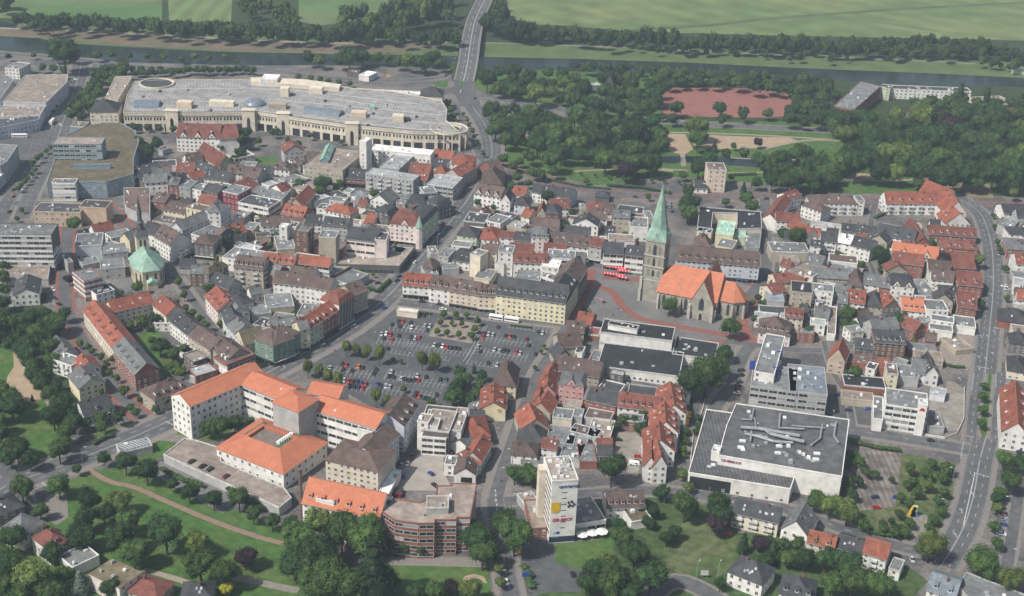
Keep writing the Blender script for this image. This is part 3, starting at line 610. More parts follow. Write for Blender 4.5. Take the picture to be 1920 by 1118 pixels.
# bridge over the canal: raised deck, ramps at both ends, parapets, piers
def bridge():
    line = [(869, 152, .3), (874, 132, 3), (878, 110, 5.5), (881, 86, 6), (885, 62, 5.5), (890, 40, 4), (899, 18, 2), (916, -14, .3)]
    P3 = [P(x, y, z) for x, y, z in line]; P3 = smooth3(P3); c0 = P3[0].copy(); root = ob('bridge', None); root.location = (c0.x, c0.y, 0)
    tag(root, 'grey road bridge with raised embankment carrying the main road over the canal', 'bridge')
    wd = 20; L, R = strip([(p.x - c0.x, p.y - c0.y) for p in P3], wd); n = len(L); zs = [p.z for p in P3]
    b = MB(); vs = [(*L[i], zs[i]) for i in range(n)] + [(*R[i], zs[i]) for i in range(n)] + [(*L[i], max(-.3, zs[i] - 1.2)) for i in range(n)] + [(*R[i], max(-.3, zs[i] - 1.2)) for i in range(n)]
    b.add(vs, [(i, n + i, n + i + 1, i + 1) for i in range(n - 1)] + [(i, i + 1, 2 * n + i + 1, 2 * n + i) for i in range(n - 1)] + [(n + i, 3 * n + i, 3 * n + i + 1, n + i + 1) for i in range(n - 1)] + [(2 * n + i, 2 * n + i + 1, 3 * n + i + 1, 3 * n + i) for i in range(n - 1)]); b.build('deck', ASPH, root)
    for wside in (1, -1):
        a, c = strip([(p.x - c0.x, p.y - c0.y) for p in P3], wd * wside); b2 = MB(); A1, _ = strip([(p.x - c0.x, p.y - c0.y) for p in P3], (wd - 4.5) * wside)
        e = a; b2.add([(*e[i], zs[i] + .15) for i in range(n)] + [(*A1[i], zs[i] + .15) for i in range(n)] + [(*e[i], zs[i] + 1.0) for i in range(n)], [(i, i + 1, n + i + 1, n + i) for i in range(n - 1)] + [(i, i + 1, 2 * n + i + 1, 2 * n + i) for i in range(n - 1)]); b2.build('walkway', PAVE, root)
    b3 = MB()
    for off in (-3.2, -.2, .2, 3.2):
        a, c = strip([(p.x - c0.x, p.y - c0.y) for p in P3], abs(off) * 2); e = a if off > 0 else c; w = .3
        for i in range(n - 1):
            if abs(off) > 1 and i % 2: continue
            b3.add([(e[i][0] - w / 2, e[i][1], zs[i] + .03), (e[i][0] + w / 2, e[i][1], zs[i] + .03), (e[i + 1][0] + w / 2, e[i + 1][1], zs[i + 1] + .03), (e[i + 1][0] - w / 2, e[i + 1][1], zs[i + 1] + .03)], [(0, 1, 2, 3)])
    b3.build('lane_lines', LINE, root)
    for k in range(n):
        if zs[k] > 4 and k % 6 == 0:
            b4 = MB(); x, y = (L[k][0] + R[k][0]) / 2, (L[k][1] + R[k][1]) / 2; b4.box(x - 7, x + 7, y - .7, y + .7, -.5, zs[k] - 1.1); b4.build('pier', CONC, root)
    e = MB()
    for sg in (1, -1):
        a, _ = strip([(p.x - c0.x, p.y - c0.y) for p in P3], (wd + .2) * sg); a2 = [(p[0] + sg * -0, p[1]) for p in a]; o2, _ = strip([(p.x - c0.x, p.y - c0.y) for p in P3], 2) 
        out = [strip([(p.x - c0.x, p.y - c0.y) for p in P3], (wd + .2 + 2 * 1.6 * max(0, z)) * sg)[0][i] for i, z in enumerate(zs)]
        for i in range(n - 1):
            if 4.6 < zs[i]: continue
            e.add([(*a[i], zs[i] - .1), (*a[i + 1], zs[i + 1] - .1), (*out[i + 1], -.05), (*out[i], -.05)], [(0, 1, 2, 3)])
    e.build('embankment', FORG, root)
def smooth3(l):
    for _ in range(2):
        o = [l[0]]
        for a, b in zip(l, l[1:]): o += [a * .75 + b * .25, a * .25 + b * .75]
        l = o + [l[-1]]
    return l
bridge()
# ---------------------------------------------------------------- buildings, quarter by quarter (corner, corner, depth, eaves, roof, rise, wall, roof colour, options)
B('T1', '''
35,512 142,522 20 9 f 0 w g N20 | office_building;building;small white office box with grey flat roof at the far left by the canal
P 8 g g b -200,575 60,570 104,600 0,745 -200,745
P 12 l t b 190,565 510,560 500,620 345,772 20,768
+ P 9 l t N30 20,795 340,797 296,872 -20,880
P 9 l k N30 -150,905 70,890 165,880 300,865 290,900 -150,990
P 17 c t N8 787,742 865,575 990,575 880,752 | roof_wing;building;white flat roof wing with pale towers at left end of shopping centre
+ 672,838 880,838 22 14 h 7 c k N24
525,948 620,955 12 12 f 0 u m b
1320,1022 1640,1035 22 12 g 7 w r G3.N40 | shop_building;building;white shop building with red-brown roof and three white gables
+ 1640,1040 1790,1030 30 12 g 6 w r b
''')
B('T2', '''
680,545 770,550 10 4 f 0 d b b
770,562 845,575 15 5 f 0 w w b | filling_station;building;filling station canopy with white roof beside the canal trees
1228,718 1395,725 18 15 h 6 c k N14 | corner_pavilion;building;cream corner pavilion with dark hipped roof at right end of the parking roof
740,690 1245,715 10 12 f 0 l w N10 | rooftop_hall;building;long white-roofed hall on the back edge of the parking roof
''')
B('T3', '''
660,688 785,698 12 5 p 14 d k b | pavilion;building;steep dark pyramid-roofed pavilion among trees between canal and park road
+ 535,650 665,640 8 4 f 0 g l b
''')
B('T4', '''
P 12 b g b 490,800 640,830 842,650 690,612 | school_hall;building;school hall with long pale grey roof and red brick end wall
920,668 1522,690 12 9 f 0 w k sp4.N60 | school_wing;building;long white school wing with dark flat roof facing the park
+ 838,655 915,668 12 11 f 0 n k N10
1010,888 1160,870 14 5 h 3 g g b
350,705 500,720 12 4 f 0 g g b
1565,765 1800,755 14 4 f 0 c t b
1760,850 1890,850 8 5 g 3 w o b
1825,520 1930,530 8 4 f 0 n v b
''')
B('Z1', '''
P 14 g g b -120,45 155,62 60,205 0,240 -120,240
P 8 l w b -80,210 62,240 40,300 -80,420
P 12 u m N90.u3 480,182 410,385 455,378 660,378 930,378 1165,312 1165,180 1215,20 1170,-70 1050,-135 940,-135 760,-110 590,-30 520,60 | civic_offices;building;sprawling blue-grey podium offices with mossy brown roofs left of centre
+ 455,50 885,52 15 24 f 0 u t N80.s.n7.u2
+ @12 640,235 960,230 2 15 f 0 u u b
+ 452,395 655,395 9 13 f 0 w g s.n2.W.N10
290,640 700,650 16 10 f 0 o k N50 | civic_hall;building;long orange-beige hall with dark flat roof below the blue-grey offices
+ 690,600 925,612 13 12 f 0 o k b
-150,845 445,850 18 24 f 0 d g s.W.n7.N95 | office_slab;building;dark office slab with seven white bands at the left edge
+ P 4 g t b -100,1075 440,1080 420,1230 -100,1225
655,945 890,932 20 9 f 0 l g N3
890,1010 1115,985 13 8 f 0 g g N10
830,828 1000,790 10 7 g 4 w r N5
1045,865 1132,892 12 8 x 4 y g N2
1165,312 1405,258 12 8 g 3 w k N20
1262,385 1462,372 13 10 g 4 w g N30
1470,400 1555,405 14 11 g 3 b g
1562,425 1660,435 14 10 f 0 g g
1662,440 1755,460 12 9 f 0 w g
1770,450 1900,482 14 9 g 3 b k
1325,545 1440,560 16 7 g 3 b b
P 7 g b b.u10 1085,560 1082,432 1310,432 1310,660 1200,650 1110,610 | department_store;building;low brown flat-roofed store just behind the small green-roofed church
1430,620 1615,652 18 6 g 3 y b
1625,610 1775,640 10 10 f 0 y b
1330,722 1560,762 12 4 f 0 g b b
1345,850 1490,930 15 12 g 6 w b D3.N24
1490,978 1582,1003 12 6 f 0 w g S
1590,800 1840,690 10 9 g 4 l g
1690,912 1863,930 15 11 h 3 d b S.N30
1410,290 1500,285 12 6 g 3 w r
1540,290 1700,290 16 7 g 4 w r
1700,240 1790,280 10 9 g 3 w k
1790,300 1900,310 14 6 g 3 g b
1680,355 1800,320 10 6 g 3 g R
1380,100 1420,110 8 4 f 0 g g b
590,1090 640,1080 14 7 f 0 g g b
''')
B('Y1', '''
735,227 892,187 17 13 f 0 b g N60.W.n4 | brick_offices;building;red brick offices with white window bands in front of the small church
+ 840,345 1000,300 11 6 f 0 w a N6
880,120 1090,100 14 7 f 0 g g sp5.N8
115,341 338,326 20 7.5 x 3.5 w k N10 | white_house;house;white house with dark roof and plain gable wall at the left edge
+ 70,390 115,388 8 4 f 0 w g b
725,470 985,805 13 10 g 4.5 c R D6.N60 | angled_apartments;building;long angled cream apartments with orange-red roofs round a courtyard
+ 985,492 1340,408 12 8 g 4.5 c R N30.k4
+ 1335,425 1450,520 12 9 g 4.5 c R N12
985,805 1180,1037 13 10 g 5 b g D5.N60 | brick_apartments;building;red brick apartments with grey gabled roof and five white dormers
1478,560 1640,690 12 9 g 4 w k D2.N30
1640,690 1835,822 13 9 g 4 t b N30
1345,590 1480,590 6 5 f 0 w b N6
418,772 520,892 10 6 g 4 w g D2
450,905 620,965 9 8 f 0 w g N20.B | terrace_house;house;white villa with grey flat roof and stepped balconies left of the brick apartments
620,935 680,1012 12 7 g 4 w R
1660,150 1830,155 10 9 g 3 B g N8
''')
B('Z2', '''
45,243 185,215 36 8 x 7 t r N6
122,297 250,302 12 7 g 4 w b D2
250,325 385,347 14 9 g 5 g b
500,262 662,277 13 7 h 4 w b D2
700,240 760,235 10 6 g 3 w b
460,382 690,405 10 4 f 0 t g b
690,402 830,352 14 6 f 0 g g b
80,462 215,492 15 12 f 0 M g n3.N24 | maroon_building;building;maroon red shop building with grey flat roof
-60,442 80,462 14 9 f 0 w g s.n2
300,505 600,535 20 7 f 0 g g b
215,560 480,612 16 8 f 0 w k s.n2.N30 | shop_building;building;low white shop building with black roof and two window bands
780,592 893,472 10 9 g 5 t R
590,655 780,692 14 8 g 5 b R D4
975,622 1192,667 12 7 h 4 w R
900,612 975,622 10 6 f 0 w k
880,552 1020,512 14 5 f 0 w l b
P 4 g g b 1200,490 1280,455 1345,510 1235,590
795,237 1130,282 42 13 f 0 t t S.N60.u6 | department_store;building;large beige store with a long glass passage roof between two brown roofs
+ @13 930,190 985,60 6 15 g 2 u v b
+ 1275,22 1335,32 9 27 f 0 w w N6
1370,97 1896,150 12 15 f 0 w w B.N60 | balcony_flats;building;long white flats with rows of balconies in front of shopping centre
1328,305 1745,372 12 13 f 0 g l B.N70.u4 | balcony_flats;building;grey flats with orange and yellow balconies and pale flat roof
+ 1450,252 1620,275 32 13 f 0 g l b
1130,342 1325,358 14 7 g 5 b k S.N30
1400,652 1530,680 14 11 m 4 d k D3
1540,742 1800,772 15 14 m 6 i r G1.N70.S | turreted_house;building;ornate red and white striped house with a green corner turret
1310,742 1392,752 12 7 s 3 w R b
1158,872 1410,902 20 16 g 4 i k s.n3.sp5.N20 | office_building;building;pinkish office with grey roof and glazed right end above low brown roofs
+ 1410,888 1512,893 12 17 f 0 i k b
P 5 d t S.N30 1070,1100 1170,1000 1400,1032 1600,940 1765,945 1625,1118
920,862 1068,872 11 21 f 0 t g N6.ww1 | tan_tower;building;tan almost windowless tower block with grey roof
708,812 825,827 11 17 f 0 B g N30 | dark_tower;building;dark brick tower block left of the tan tower
575,772 642,778 6 14 f 0 w w N6
662,770 722,775 8 12 f 0 w k N8
420,762 590,752 12 8 g 4 w b B
600,745 770,762 12 8 g 3 w b
810,742 945,742 11 11 g 4 w k
955,752 1170,772 14 11 g 3 g k D2
90,802 185,842 10 7.5 x 4.5 t R
255,790 345,800 12 5 f 0 t g b
318,922 400,942 9 5 f 0 b b b
560,972 720,960 22 5 f 0 t g b
75,1042 430,1100 18 8 f 0 w g N16 | white_block;building;low white block with blank walls and grey roof left of the red-roofed rows
430,1068 700,1105 9 10 g 4 w R D5.N30
740,1088 1010,1122 9 10 g 4 w R s.n3
-50,640 60,645 14 14 h 4 w g N12
60,645 152,590 12 14 h 3 l g N9
0,840 40,860 14 9 g 4 d b
1650,1005 1700,960 10 5 f 0 w k b
600,470 690,440 12 7 g 4 w r
0,330 110,345 12 5 g 3 g b
1850,560 1960,600 14 10 m 4 d k D2
''')
B('Z3', '''
75,347 190,362 10 11 g 4 d R
190,400 415,432 22 10 f 0 g l s.n3.N30 | shop_building;building;pale-roofed shop building with a blue corner beside the main road
225,157 405,178 12 10 g 4 w R N24
400,217 590,232 18 12 h 4 w R N30
250,302 352,312 10 9 p 6 w R
470,330 630,240 12 10 g 4 g R N20
660,392 850,402 24 8 h 8 d b
775,330 880,310 22 7 g 8 b b
600,472 832,512 14 10 g 5 w b G3.N40
+ 830,540 915,548 14 8 x 5 w b
930,482 1040,500 12 7 g 4 w R
950,576 1078,588 12 7 h 4 l k
1010,672 1082,692 12 5 g 4 w R
1105,462 1190,475 12 8 g 4 w k
1190,472 1340,502 12 8 g 4 w k
1338,502 1440,522 13 8 g 5 l k
1150,652 1225,658 12 9 x 5 t R
1225,652 1345,664 14 12 h 4 B k N30
1535,625 1580,625 12 5 f 0 t g b
1580,627 1700,642 14 6 g 4 c r S
1700,642 1805,654 14 6 g 4 c b
1660,507 1780,517 10 4 h 3 d k b
510,722 692,742 17 5 f 0 d k b.u4
690,700 712,690 8 4 f 0 u u b
450,842 622,862 14 9 h 4 n k S.N24
630,872 812,892 18 7 h 5 i R
820,862 945,872 11 9 g 2 w r N12
945,882 1095,902 14 9 g 3 t k
1100,862 1255,872 14 14 m 4 i g D4.N40
1255,912 1400,922 14 10 g 5 w b S.N24
1400,927 1600,952 14 10 g 5 w b D3.S.N30
1605,932 1712,952 14 12 g 3 g r S
285,1027 375,1042 14 8 f 0 g g
410,1062 560,1082 20 6 g 2 w k
565,1012 655,1035 10 15 f 0 c g b | blank_slab;building;narrow tall cream block with a blank front wall behind the market row
690,987 800,997 12 14 g 3 c b
810,992 940,1002 12 16 f 0 w g
945,1077 1240,1092 12 12 g 4 w r D4
1240,1045 1480,1060 14 12 f 0 w g s.n3
1185,1118 1340,1135 12 12 f 0 w w N16
220,1010 290,1005 12 6 f 0 g g b
160,480 280,470 12 10 f 0 l g s.n3
300,640 400,540 14 6 f 0 g g b
150,760 290,620 14 15 m 4 n k N50.S
0,640 60,660 14 12 m 4 t b
20,560 180,570 12 10 m 4 d k
1000,790 1070,740 10 3 f 0 t l b
''')
B('Z4', '''
-40,1002 135,1012 18 11 g 4 w k s.n3.S.N24
150,1012 310,1030 16 12 g 3 w k s.n3.N20
40,682 190,692 14 13 g 2 t g N20
+ 190,772 350,782 18 10 f 0 w g N4
335,700 400,700 14 8 f 0 t g b
775,812 900,830 8 8 f 0 c a N6 | horseshoe_hall;building;dark-roofed horseshoe hall around the scaffolded building site
+ P 8 c a b 775,812 802,600 1335,642 1342,787 1125,792 1128,652 915,650 900,800
940,832 1092,850 24 11 f 0 y v b | scaffolded_block;building;building site block wrapped in green and yellow safety nets
+ 945,942 1085,967 15 13 f 0 y g b.u2
1100,860 1200,870 14 6 f 0 n v b
P 5 g g b 1125,795 1342,795 1320,960 1200,960 1190,860 1105,850
750,932 892,945 12 7 h 7 t b
875,276 1035,282 16 17 f 0 q b sp4.N24 | beige_block;building;tall beige office block with flat brown roof by the park
+ 760,432 872,438 18 4 g 2 w k N5
1470,717 1680,727 12 9 g 4 w r N20 | brick_apartments;building;red-roofed apartment block with many round vents right of the horseshoe site
+ 1470,717 1600,540 10 8 g 4 w r b
1575,530 1690,500 11 9 g 3 w r N12
1690,580 1863,640 12 9 h 3 w b N30
1560,760 1720,850 12 7 g 4 w R
1430,990 1760,1000 16 7 f 0 t g b
''')
B('Z5', '''
0,562 412,572 14 9 h 4 w b B.N60 | apartment_block;building;long white apartment block with grey hipped roof by the park road
+ 412,547 475,547 10 11 f 0 w g N6
660,562 1100,567 14 9 g 6 w R D5.N50.B | apartment_block;building;white balconied apartments with long red roof beside the park lawn
+ 1100,560 1200,570 12 8 g 4 w R b
1180,742 1392,745 18 8 x 8 w R D1 | stepped_terrace;building;terrace of four stepped red roofs with white edges on the bend of the ring road
+ 1175,650 1360,652 18 9 x 9 w R b
+ 1170,592 1300,560 26 9 x 10 w R b
575,832 905,892 15 9 g 5 w k D3.B.N40
712,1002 1112,1052 16 9 g 5 w o G2.B.N50
1040,832 1450,862 12 6 g 4 b r D6
1160,952 1465,977 14 5 h 4 b r D3
920,912 1040,917 34 8 x 4 b r
1120,1092 1440,1112 20 6 g 5 b r
0,752 265,792 8 5 f 0 w l b
270,802 385,815 12 7 g 3 g k
385,815 570,832 12 7 g 3 g k
90,892 228,907 14 9 g 4 w k B
228,902 350,925 14 9 g 4 w w
350,930 520,972 16 9 g 4 w k
0,932 90,942 10 9 g 2 w k
-20,842 90,852 12 6 g 3 w R
1690,652 1930,655 16 6 g 4 w k N12
1630,760 1760,790 18 6 f 0 g g b
1720,962 1930,982 20 7 h 3 b g
1740,835 1930,845 14 8 h 3 w k
''')
B('Y3', '''
-25,252 207,272 14 9 g 5 w R D5.N16.S
207,272 382,297 14 10 g 5 w b D3.N40
382,300 635,342 14 11 g 5 q b D3.S.N50
635,342 790,352 14 11 g 4 q b D4.S.N24
790,332 1400,412 15 14 g 8 y k D11.N90 | market_bank;building;long pale yellow market house with eleven dormers in dark grey roof
+ 1400,412 1512,232 14 14 h 8 y k D5
+ 1512,232 1592,102 15 14 g 6 d b N20
780,62 862,72 8 9 f 0 w g b
600,192 745,212 15 5 f 0 c g b
960,202 1180,222 16 7 f 0 g g b.u3
1180,180 1330,230 8 8 f 0 w g s.n2
180,172 290,162 14 4 f 0 g g b
150,92 240,112 10 6 h 4 d b
330,120 470,110 10 4 f 0 g g b
1400,665 1560,672 13 7 g 4 t b
1350,800 1545,785 14 6 g 5 t b
1310,905 1450,892 11 5 x 5 t k
1480,845 1545,855 8 5 f 0 w k b
1490,575 1620,600 12 5 g 4 b R
1290,992 1690,1062 16 8 g 5 t b N30
1600,905 1730,930 12 4 f 0 g g b
1600,690 1690,700 10 3 f 0 b r b
''')
B('Y4', '''
-70,667 560,747 17 11 f 0 w a s.n1.sp4.N30.e.u3 | civic_hall;building;white two-tiered hall with black flat roofs next to the church square
+ 0,600 255,645 5 14 f 0 w a N6.e
+ -95,965 622,1057 28 6 f 0 w a N16.e.u4
+ P 6 w a b.e 570,822 602,710 966,766 930,905 560,860
595,32 1322,92 18 12 g 6 l b D10.N90.S | long_shop_house;building;long pale blue-white house with brown roof behind the green-spired church
1315,667 1592,702 18 7 h 7 i b D5.N20
1550,532 1705,547 13 10 g 3 c r D3.N20
1470,232 1600,222 12 9 g 3 c r
1440,330 1560,300 12 8 g 3 c r
1390,392 1540,402 16 7 f 0 g u b
1600,312 1785,332 16 10 f 0 t a N20
1718,172 1790,192 10 9 f 0 i g
1540,132 1720,202 26 8 f 0 b t b.u9
1720,60 1863,90 16 8 g 4 g g
1278,1012 1452,1042 46 19 f 0 w g N14.u8 | glass_bank;building;grey bank block with stair tower and rooftop plant behind the glass-bayed front
1700,540 1790,545 12 5 x 4 d k
1800,470 1870,480 14 6 f 0 g k b
''')
B('X4', '''
1430,207 1832,262 26 14 f 0 g g s.n4.sp4.N80.u8 | glass_office;building;grey office with four rows of glazed bays in front of the bank block
270,380 640,425 12 7 g 5 w r D6.N24
0,322 255,378 13 7 g 4 b k N30
495,900 615,910 16 9 x 5 w R N12
575,905 702,905 14 10 x 6 w R N12
500,760 770,775 18 9 x 6 w R D2.k6
560,600 800,615 20 9 x 6 w R D3.k4
640,440 870,450 24 9 x 5 w R D3.k4
0,642 200,672 18 4 f 0 g t b
-60,870 90,870 16 4 f 0 b g b
-20,480 200,520 10 4 f 0 g b b
P 8 w j sp6.N8.u9 1045,412 888,965 1778,1108 1830,960 1820,520 | cinema;building;large white cinema with dark ribbed roofs, ducts and red sign
+ P 13 w h b.u34 1150,812 1222,552 1305,362 2292,502 2229,1000 1812,928
+ @8 1090,775 1158,790 6 13 f 0 w g b
''')
B('X5', '''
0,237 312,270 30 14 f 0 g u s.n4.sp4.N40 | glass_office;building;blue-grey-roofed office with three rows of glazed bays behind the cinema
790,347 1137,397 18 14 f 0 w g s.n4.W.N40 | white_office;building;white office with four window bands and a red emblem on its stair tower
+ 1062,342 1132,352 6 18 f 0 w l b
+ 685,460 765,472 24 7 f 0 w g b
430,292 690,322 9 4 f 0 t t b
450,187 790,217 12 5 f 0 b a b
1130,522 1270,532 15 4 f 0 g g b
890,110 1060,130 14 6 f 0 g g b
1150,250 1275,275 8 4 f 0 l l b
800,92 892,102 12 9 f 0 y b
1742,562 1960,600 46 10 x 6 w R D4.N40
''')
B('Y5', '''
20,302 200,322 11 9 f 0 w g B.N16
0,182 330,202 14 8 g 3 t g
320,257 452,277 16 7 h 8 t b b
460,242 600,262 16 8 g 4 w g
600,266 690,282 14 8 g 3 b g
700,257 908,277 15 10 m 4 w k G2.N40
320,402 472,422 16 8 g 5 w R D2
475,432 625,452 16 6 h 6 t k
640,452 782,455 14 7 x 5 d R
800,472 992,492 20 8 g 4 w o D4.N24
1010,472 1205,482 14 10 f 0 w g N12
1120,342 1282,352 12 6 g 4 c k
910,352 1112,352 24 4 f 0 g g b
1255,607 1442,632 14 5 f 0 w g b
1050,560 1250,590 8 8 f 0 w g sp4
1040,642 1242,667 8 7 f 0 w g b
565,752 832,772 16 11 g 4 B k D5.N60
390,792 555,812 10 6 g 3 d k
152,892 300,922 14 9 x 7 f R N16 | half_timbered_house;house;half-timbered house with steep orange hipped gable next to the bank
1290,252 1502,272 22 8 g 5 b r D2
1290,442 1452,462 24 8 g 5 b r D2
1250,102 1442,112 22 8 g 5 b r
880,1012 1000,1032 18 7 g 4 w g
1000,1032 1117,1042 18 7 x 5 w k
1130,722 1270,832 12 3 f 0 t t b
430,602 502,592 8 5 g 3 w k
540,602 630,592 10 5 x 3 w k
30,542 152,562 18 5 g 3 w g
142,682 215,692 38 4 f 0 w t b
300,922 522,952 10 4 f 0 b b b
480,980 560,1000 8 6 f 0 w k
560,970 680,990 12 5 f 0 b r b
690,960 790,990 12 5 f 0 g g b
240,410 320,420 12 8 g 3 d g
200,300 330,330 12 7 g 3 g g
880,560 970,600 12 5 f 0 w g
970,600 1040,620 14 4 f 0 b b b
1800,70 1960,80 16 8 g 4 w R
1800,380 1930,400 12 8 g 4 w R B
1720,1000 1900,1030 18 5 h 4 c k N12
1740,760 1900,780 12 6 h 5 d k
1640,560 1900,600 16 5 h 6 b k b
''')
B('X1', '''
690,230 914,170 16 8 x 4 y g N14 | yellow_gable_house;house;yellow villa with white-trimmed gable facing the garden above the main street
735,470 992,397 12 6 g 5 w k N12.D1
1350,332 1642,222 14 8 h 5 t b D4.N24 | hipped_house;house;long brown hipped house with four dormers left of the orange-roofed courtyard block
''')
B('X2', '''
240,440 840,181 15 19 g 4 w o N96.n5.c0.k1 | courtyard_block;building;big white office block with bright orange roofs round a central grey tower
+ 662,265 1010,408 16 18.8 g 4.2 w o s.n4.sp4.N40.c0.k1
+ 1115,485 1282,378 16 24 h 3 g o b.c0.k1
+ 1190,330 1440,372 13 21 g 3 w o b.c0.k0
+ 1225,466 1742,617 16 18 g 4 w o s.n4.sp4.N60.c0.k1
+ 1590,620 1720,650 12 16 f 0 w g b
995,980 1345,727 40 9 q 4.5 w o n2.sp4.N50 | square_hall;building;square white hall with orange ring roof around a sunken roof terrace
+ @9 990,760 1035,700 14 10.4 f 0 g t b.u0.e
1335,872 1757,967 20 14 h 3 c b N40.c0
290,202 462,152 10 5 f 0 b l sp4
190,180 300,210 10 4 f 0 g g b
''')
B('Y2', '''
272,92 525,122 13 13 g 5 t b D6.B.N50
525,130 640,170 12 9 g 4 b g
615,232 895,262 12 12 g 5 w b N60
895,262 1110,302 12 12 g 5 w b N40
1110,302 1200,330 12 9 f 0 w v
1310,345 1440,295 14 14 g 4 t b N40.S
1190,430 1325,345 13 16 m 4 w r b | striped_house;building;white shop house with black vertical arch stripes and red-brown curved roof
1050,560 1185,470 12 13 g 4 b R D2.S.N30
935,635 1050,560 12 13 g 4 n R D3.S.N30
850,650 935,635 10 14 g 3 y g N12.S
445,680 615,785 14 13 h 4 e b N60.n4.S | green_corner_house;building;green-panelled corner building with white window rows and brown hipped roof
+ 615,785 850,665 14 13 h 4 e b N60.n4.S.k4
20,350 130,480 14 11 g 5 i R D3
130,400 230,520 12 10 g 4 w g
160,480 205,600 10 10 g 4 w k
205,600 285,680 12 10 g 4 l g
285,680 360,770 12 10 x 5 c m
260,445 445,400 14 8 h 3 w k b
430,520 600,500 12 5 f 0 g g b
560,460 800,440 18 6 f 0 t g b
820,520 1080,540 16 6 f 0 g g b.u5
560,600 720,620 16 5 f 0 t g b
600,620 820,600 12 5 g 2 g g b
440,600 600,640 10 4 f 0 g k b
48,785 215,912 14 9 g 4 t b D2
215,955 462,862 12 9 f 0 b b s.n2
140,950 215,985 8 7 f 0 w k b
1160,160 1300,85 20 4 f 0 b t b
0,140 55,160 16 10 h 3 d m
0,-20 160,-10 10 4 g 3 y k
''')
B('X3', '''
175,555 300,372 15 15 g 5 l b k0.D3.N40
-60,835 132,622 14 14 g 4 l b N40
325,652 542,668 26 10 f 0 w t s.n3.sp4.N30 | white_office;building;bright white three-storey office with set-back roof and yard parking
+ 345,588 566,614 20 13 f 0 d t b.e
+ @13 400,560 470,566 8 14.5 f 0 w t b.u0
+ 575,592 672,602 22 12 f 0 w t N6
+ 290,517 385,532 8 16 f 0 w t N4
675,657 930,642 18 6 h 5 i R
740,745 800,680 10 5 g 3 w g b
850,860 940,700 9 7 g 4 g R
720,905 850,880 12 6 g 4 w R
612,972 800,982 17 6 x 3.5 w b b | sign_house;house;cream house with a black painted sign on its gable beside the pedestrian street
525,892 622,902 8 6 f 0 w g
838,402 1062,410 20 7 x 4 y R D2.b | yellow_gabled_house;house;pale yellow half-hipped gable wall with a round emblem and red roof
735,400 838,410 10 4 g 2 i g b
968,197 1150,212 20 8 h 8 y b
1200,592 1442,572 16 6 x 6 t R
1160,682 1400,702 14 5 h 6 t k
1110,805 1335,822 12 5 h 4 w b
1270,405 1452,442 13 6 x 5 t R
1340,262 1500,272 14 7 x 5 p R
1372,132 1502,152 12 7 x 5 p R
1300,340 1400,350 10 6 x 4 t R
1525,185 1745,212 13 12 m 3 p g N20.G1
1745,312 1870,342 13 7 g 4 b g
1530,832 1710,862 22 4 f 0 g g b
1412,692 1655,722 16 4 f 0 g g b
1190,902 1392,912 8 3 f 0 g g b
1470,480 1640,500 10 5 f 0 c g b
1620,600 1860,660 8 4 f 0 g b b
1650,470 1730,480 8 5 f 0 g g b
''')
B('W3', '''
P 18 b t N95.n5.s.u5 -150,350 0,452 75,465 210,482 352,480 355,450 545,450 545,430 665,430 722,132 500,130 496,150 370,150 364,235 220,300 0,265 -150,240 | brick_flats;building;stepped red brick flats with white window bands and brown flat roof
+ P 21 g t b 284,240 474,240 474,345 284,345
1388,112 1618,97 19 32 f 0 w t b.u26 | sign_tower;building;tall white tower with blue lettering, yellow shield and red sign on its blank side
+ 1205,528 1352,520 22 5 f 0 b t N8.u2
+ 1600,492 1862,450 19 5 f 0 w t s.n1.u10
+ 1160,330 1285,300 10 4 f 0 g t b
''')
B('W2', '''
877,290 1555,440 16 16 g 8 w o D6.N80.c2 | office_house;building;white house with long bright orange roof and dormers behind the garden trees
+ @15 995,262 1155,300 8 18.5 f 0 w o b
''')
B('W4', '''
88,342 420,332 12 6 g 5 w b D6.N14 | white_house;house;white house with brown roof and one long dormer right of the tower
+ 300,470 480,440 14 4 f 0 w m b
1190,378 1592,472 12 8 g 4 c k B.N24.k6 | cream_flats;house;cream flats with dark grey roof and white balconies on the lower street
1620,522 1852,592 16 7 x 6 w g N12 | white_gable_house;house;white house with tall plain gable end on the lower right
1150,902 1452,1022 14 7 h 5 w k N20.k5 | villa;house;white villa with dark hipped roof at the bottom edge right of the meadow
1600,1092 1900,1160 14 6 h 5 w k D3.k2
''')
B('W5', '''
62,622 292,682 10 6 g 3 c R D2
300,662 545,742 12 5 g 3 w k
538,712 740,772 12 8 g 4 w R B.N12
760,852 855,882 9 5 f 0 w g
1088,1032 1330,1110 16 6 g 4 w u N12.D2
P 6 g g b.u4 1360,1010 1425,888 1980,1100 1980,1240 1500,1180
''')
B('W1', '''
-60,430 215,322 14 7 h 4 d k N8
200,602 396,462 13 7 p 5 c g N8
430,712 612,622 13 8 h 4 w r N10.D1
640,872 872,762 11 5 f 0 w g b
1050,1052 1252,907 17 8 f 0 i m N10.z | tan_roof_house;house;pinkish white house with broad tan flat roof at the lower left
1385,1150 1530,1000 14 5 h 3 t r
1590,1160 1870,1150 12 6 h 4 d k k3
''')

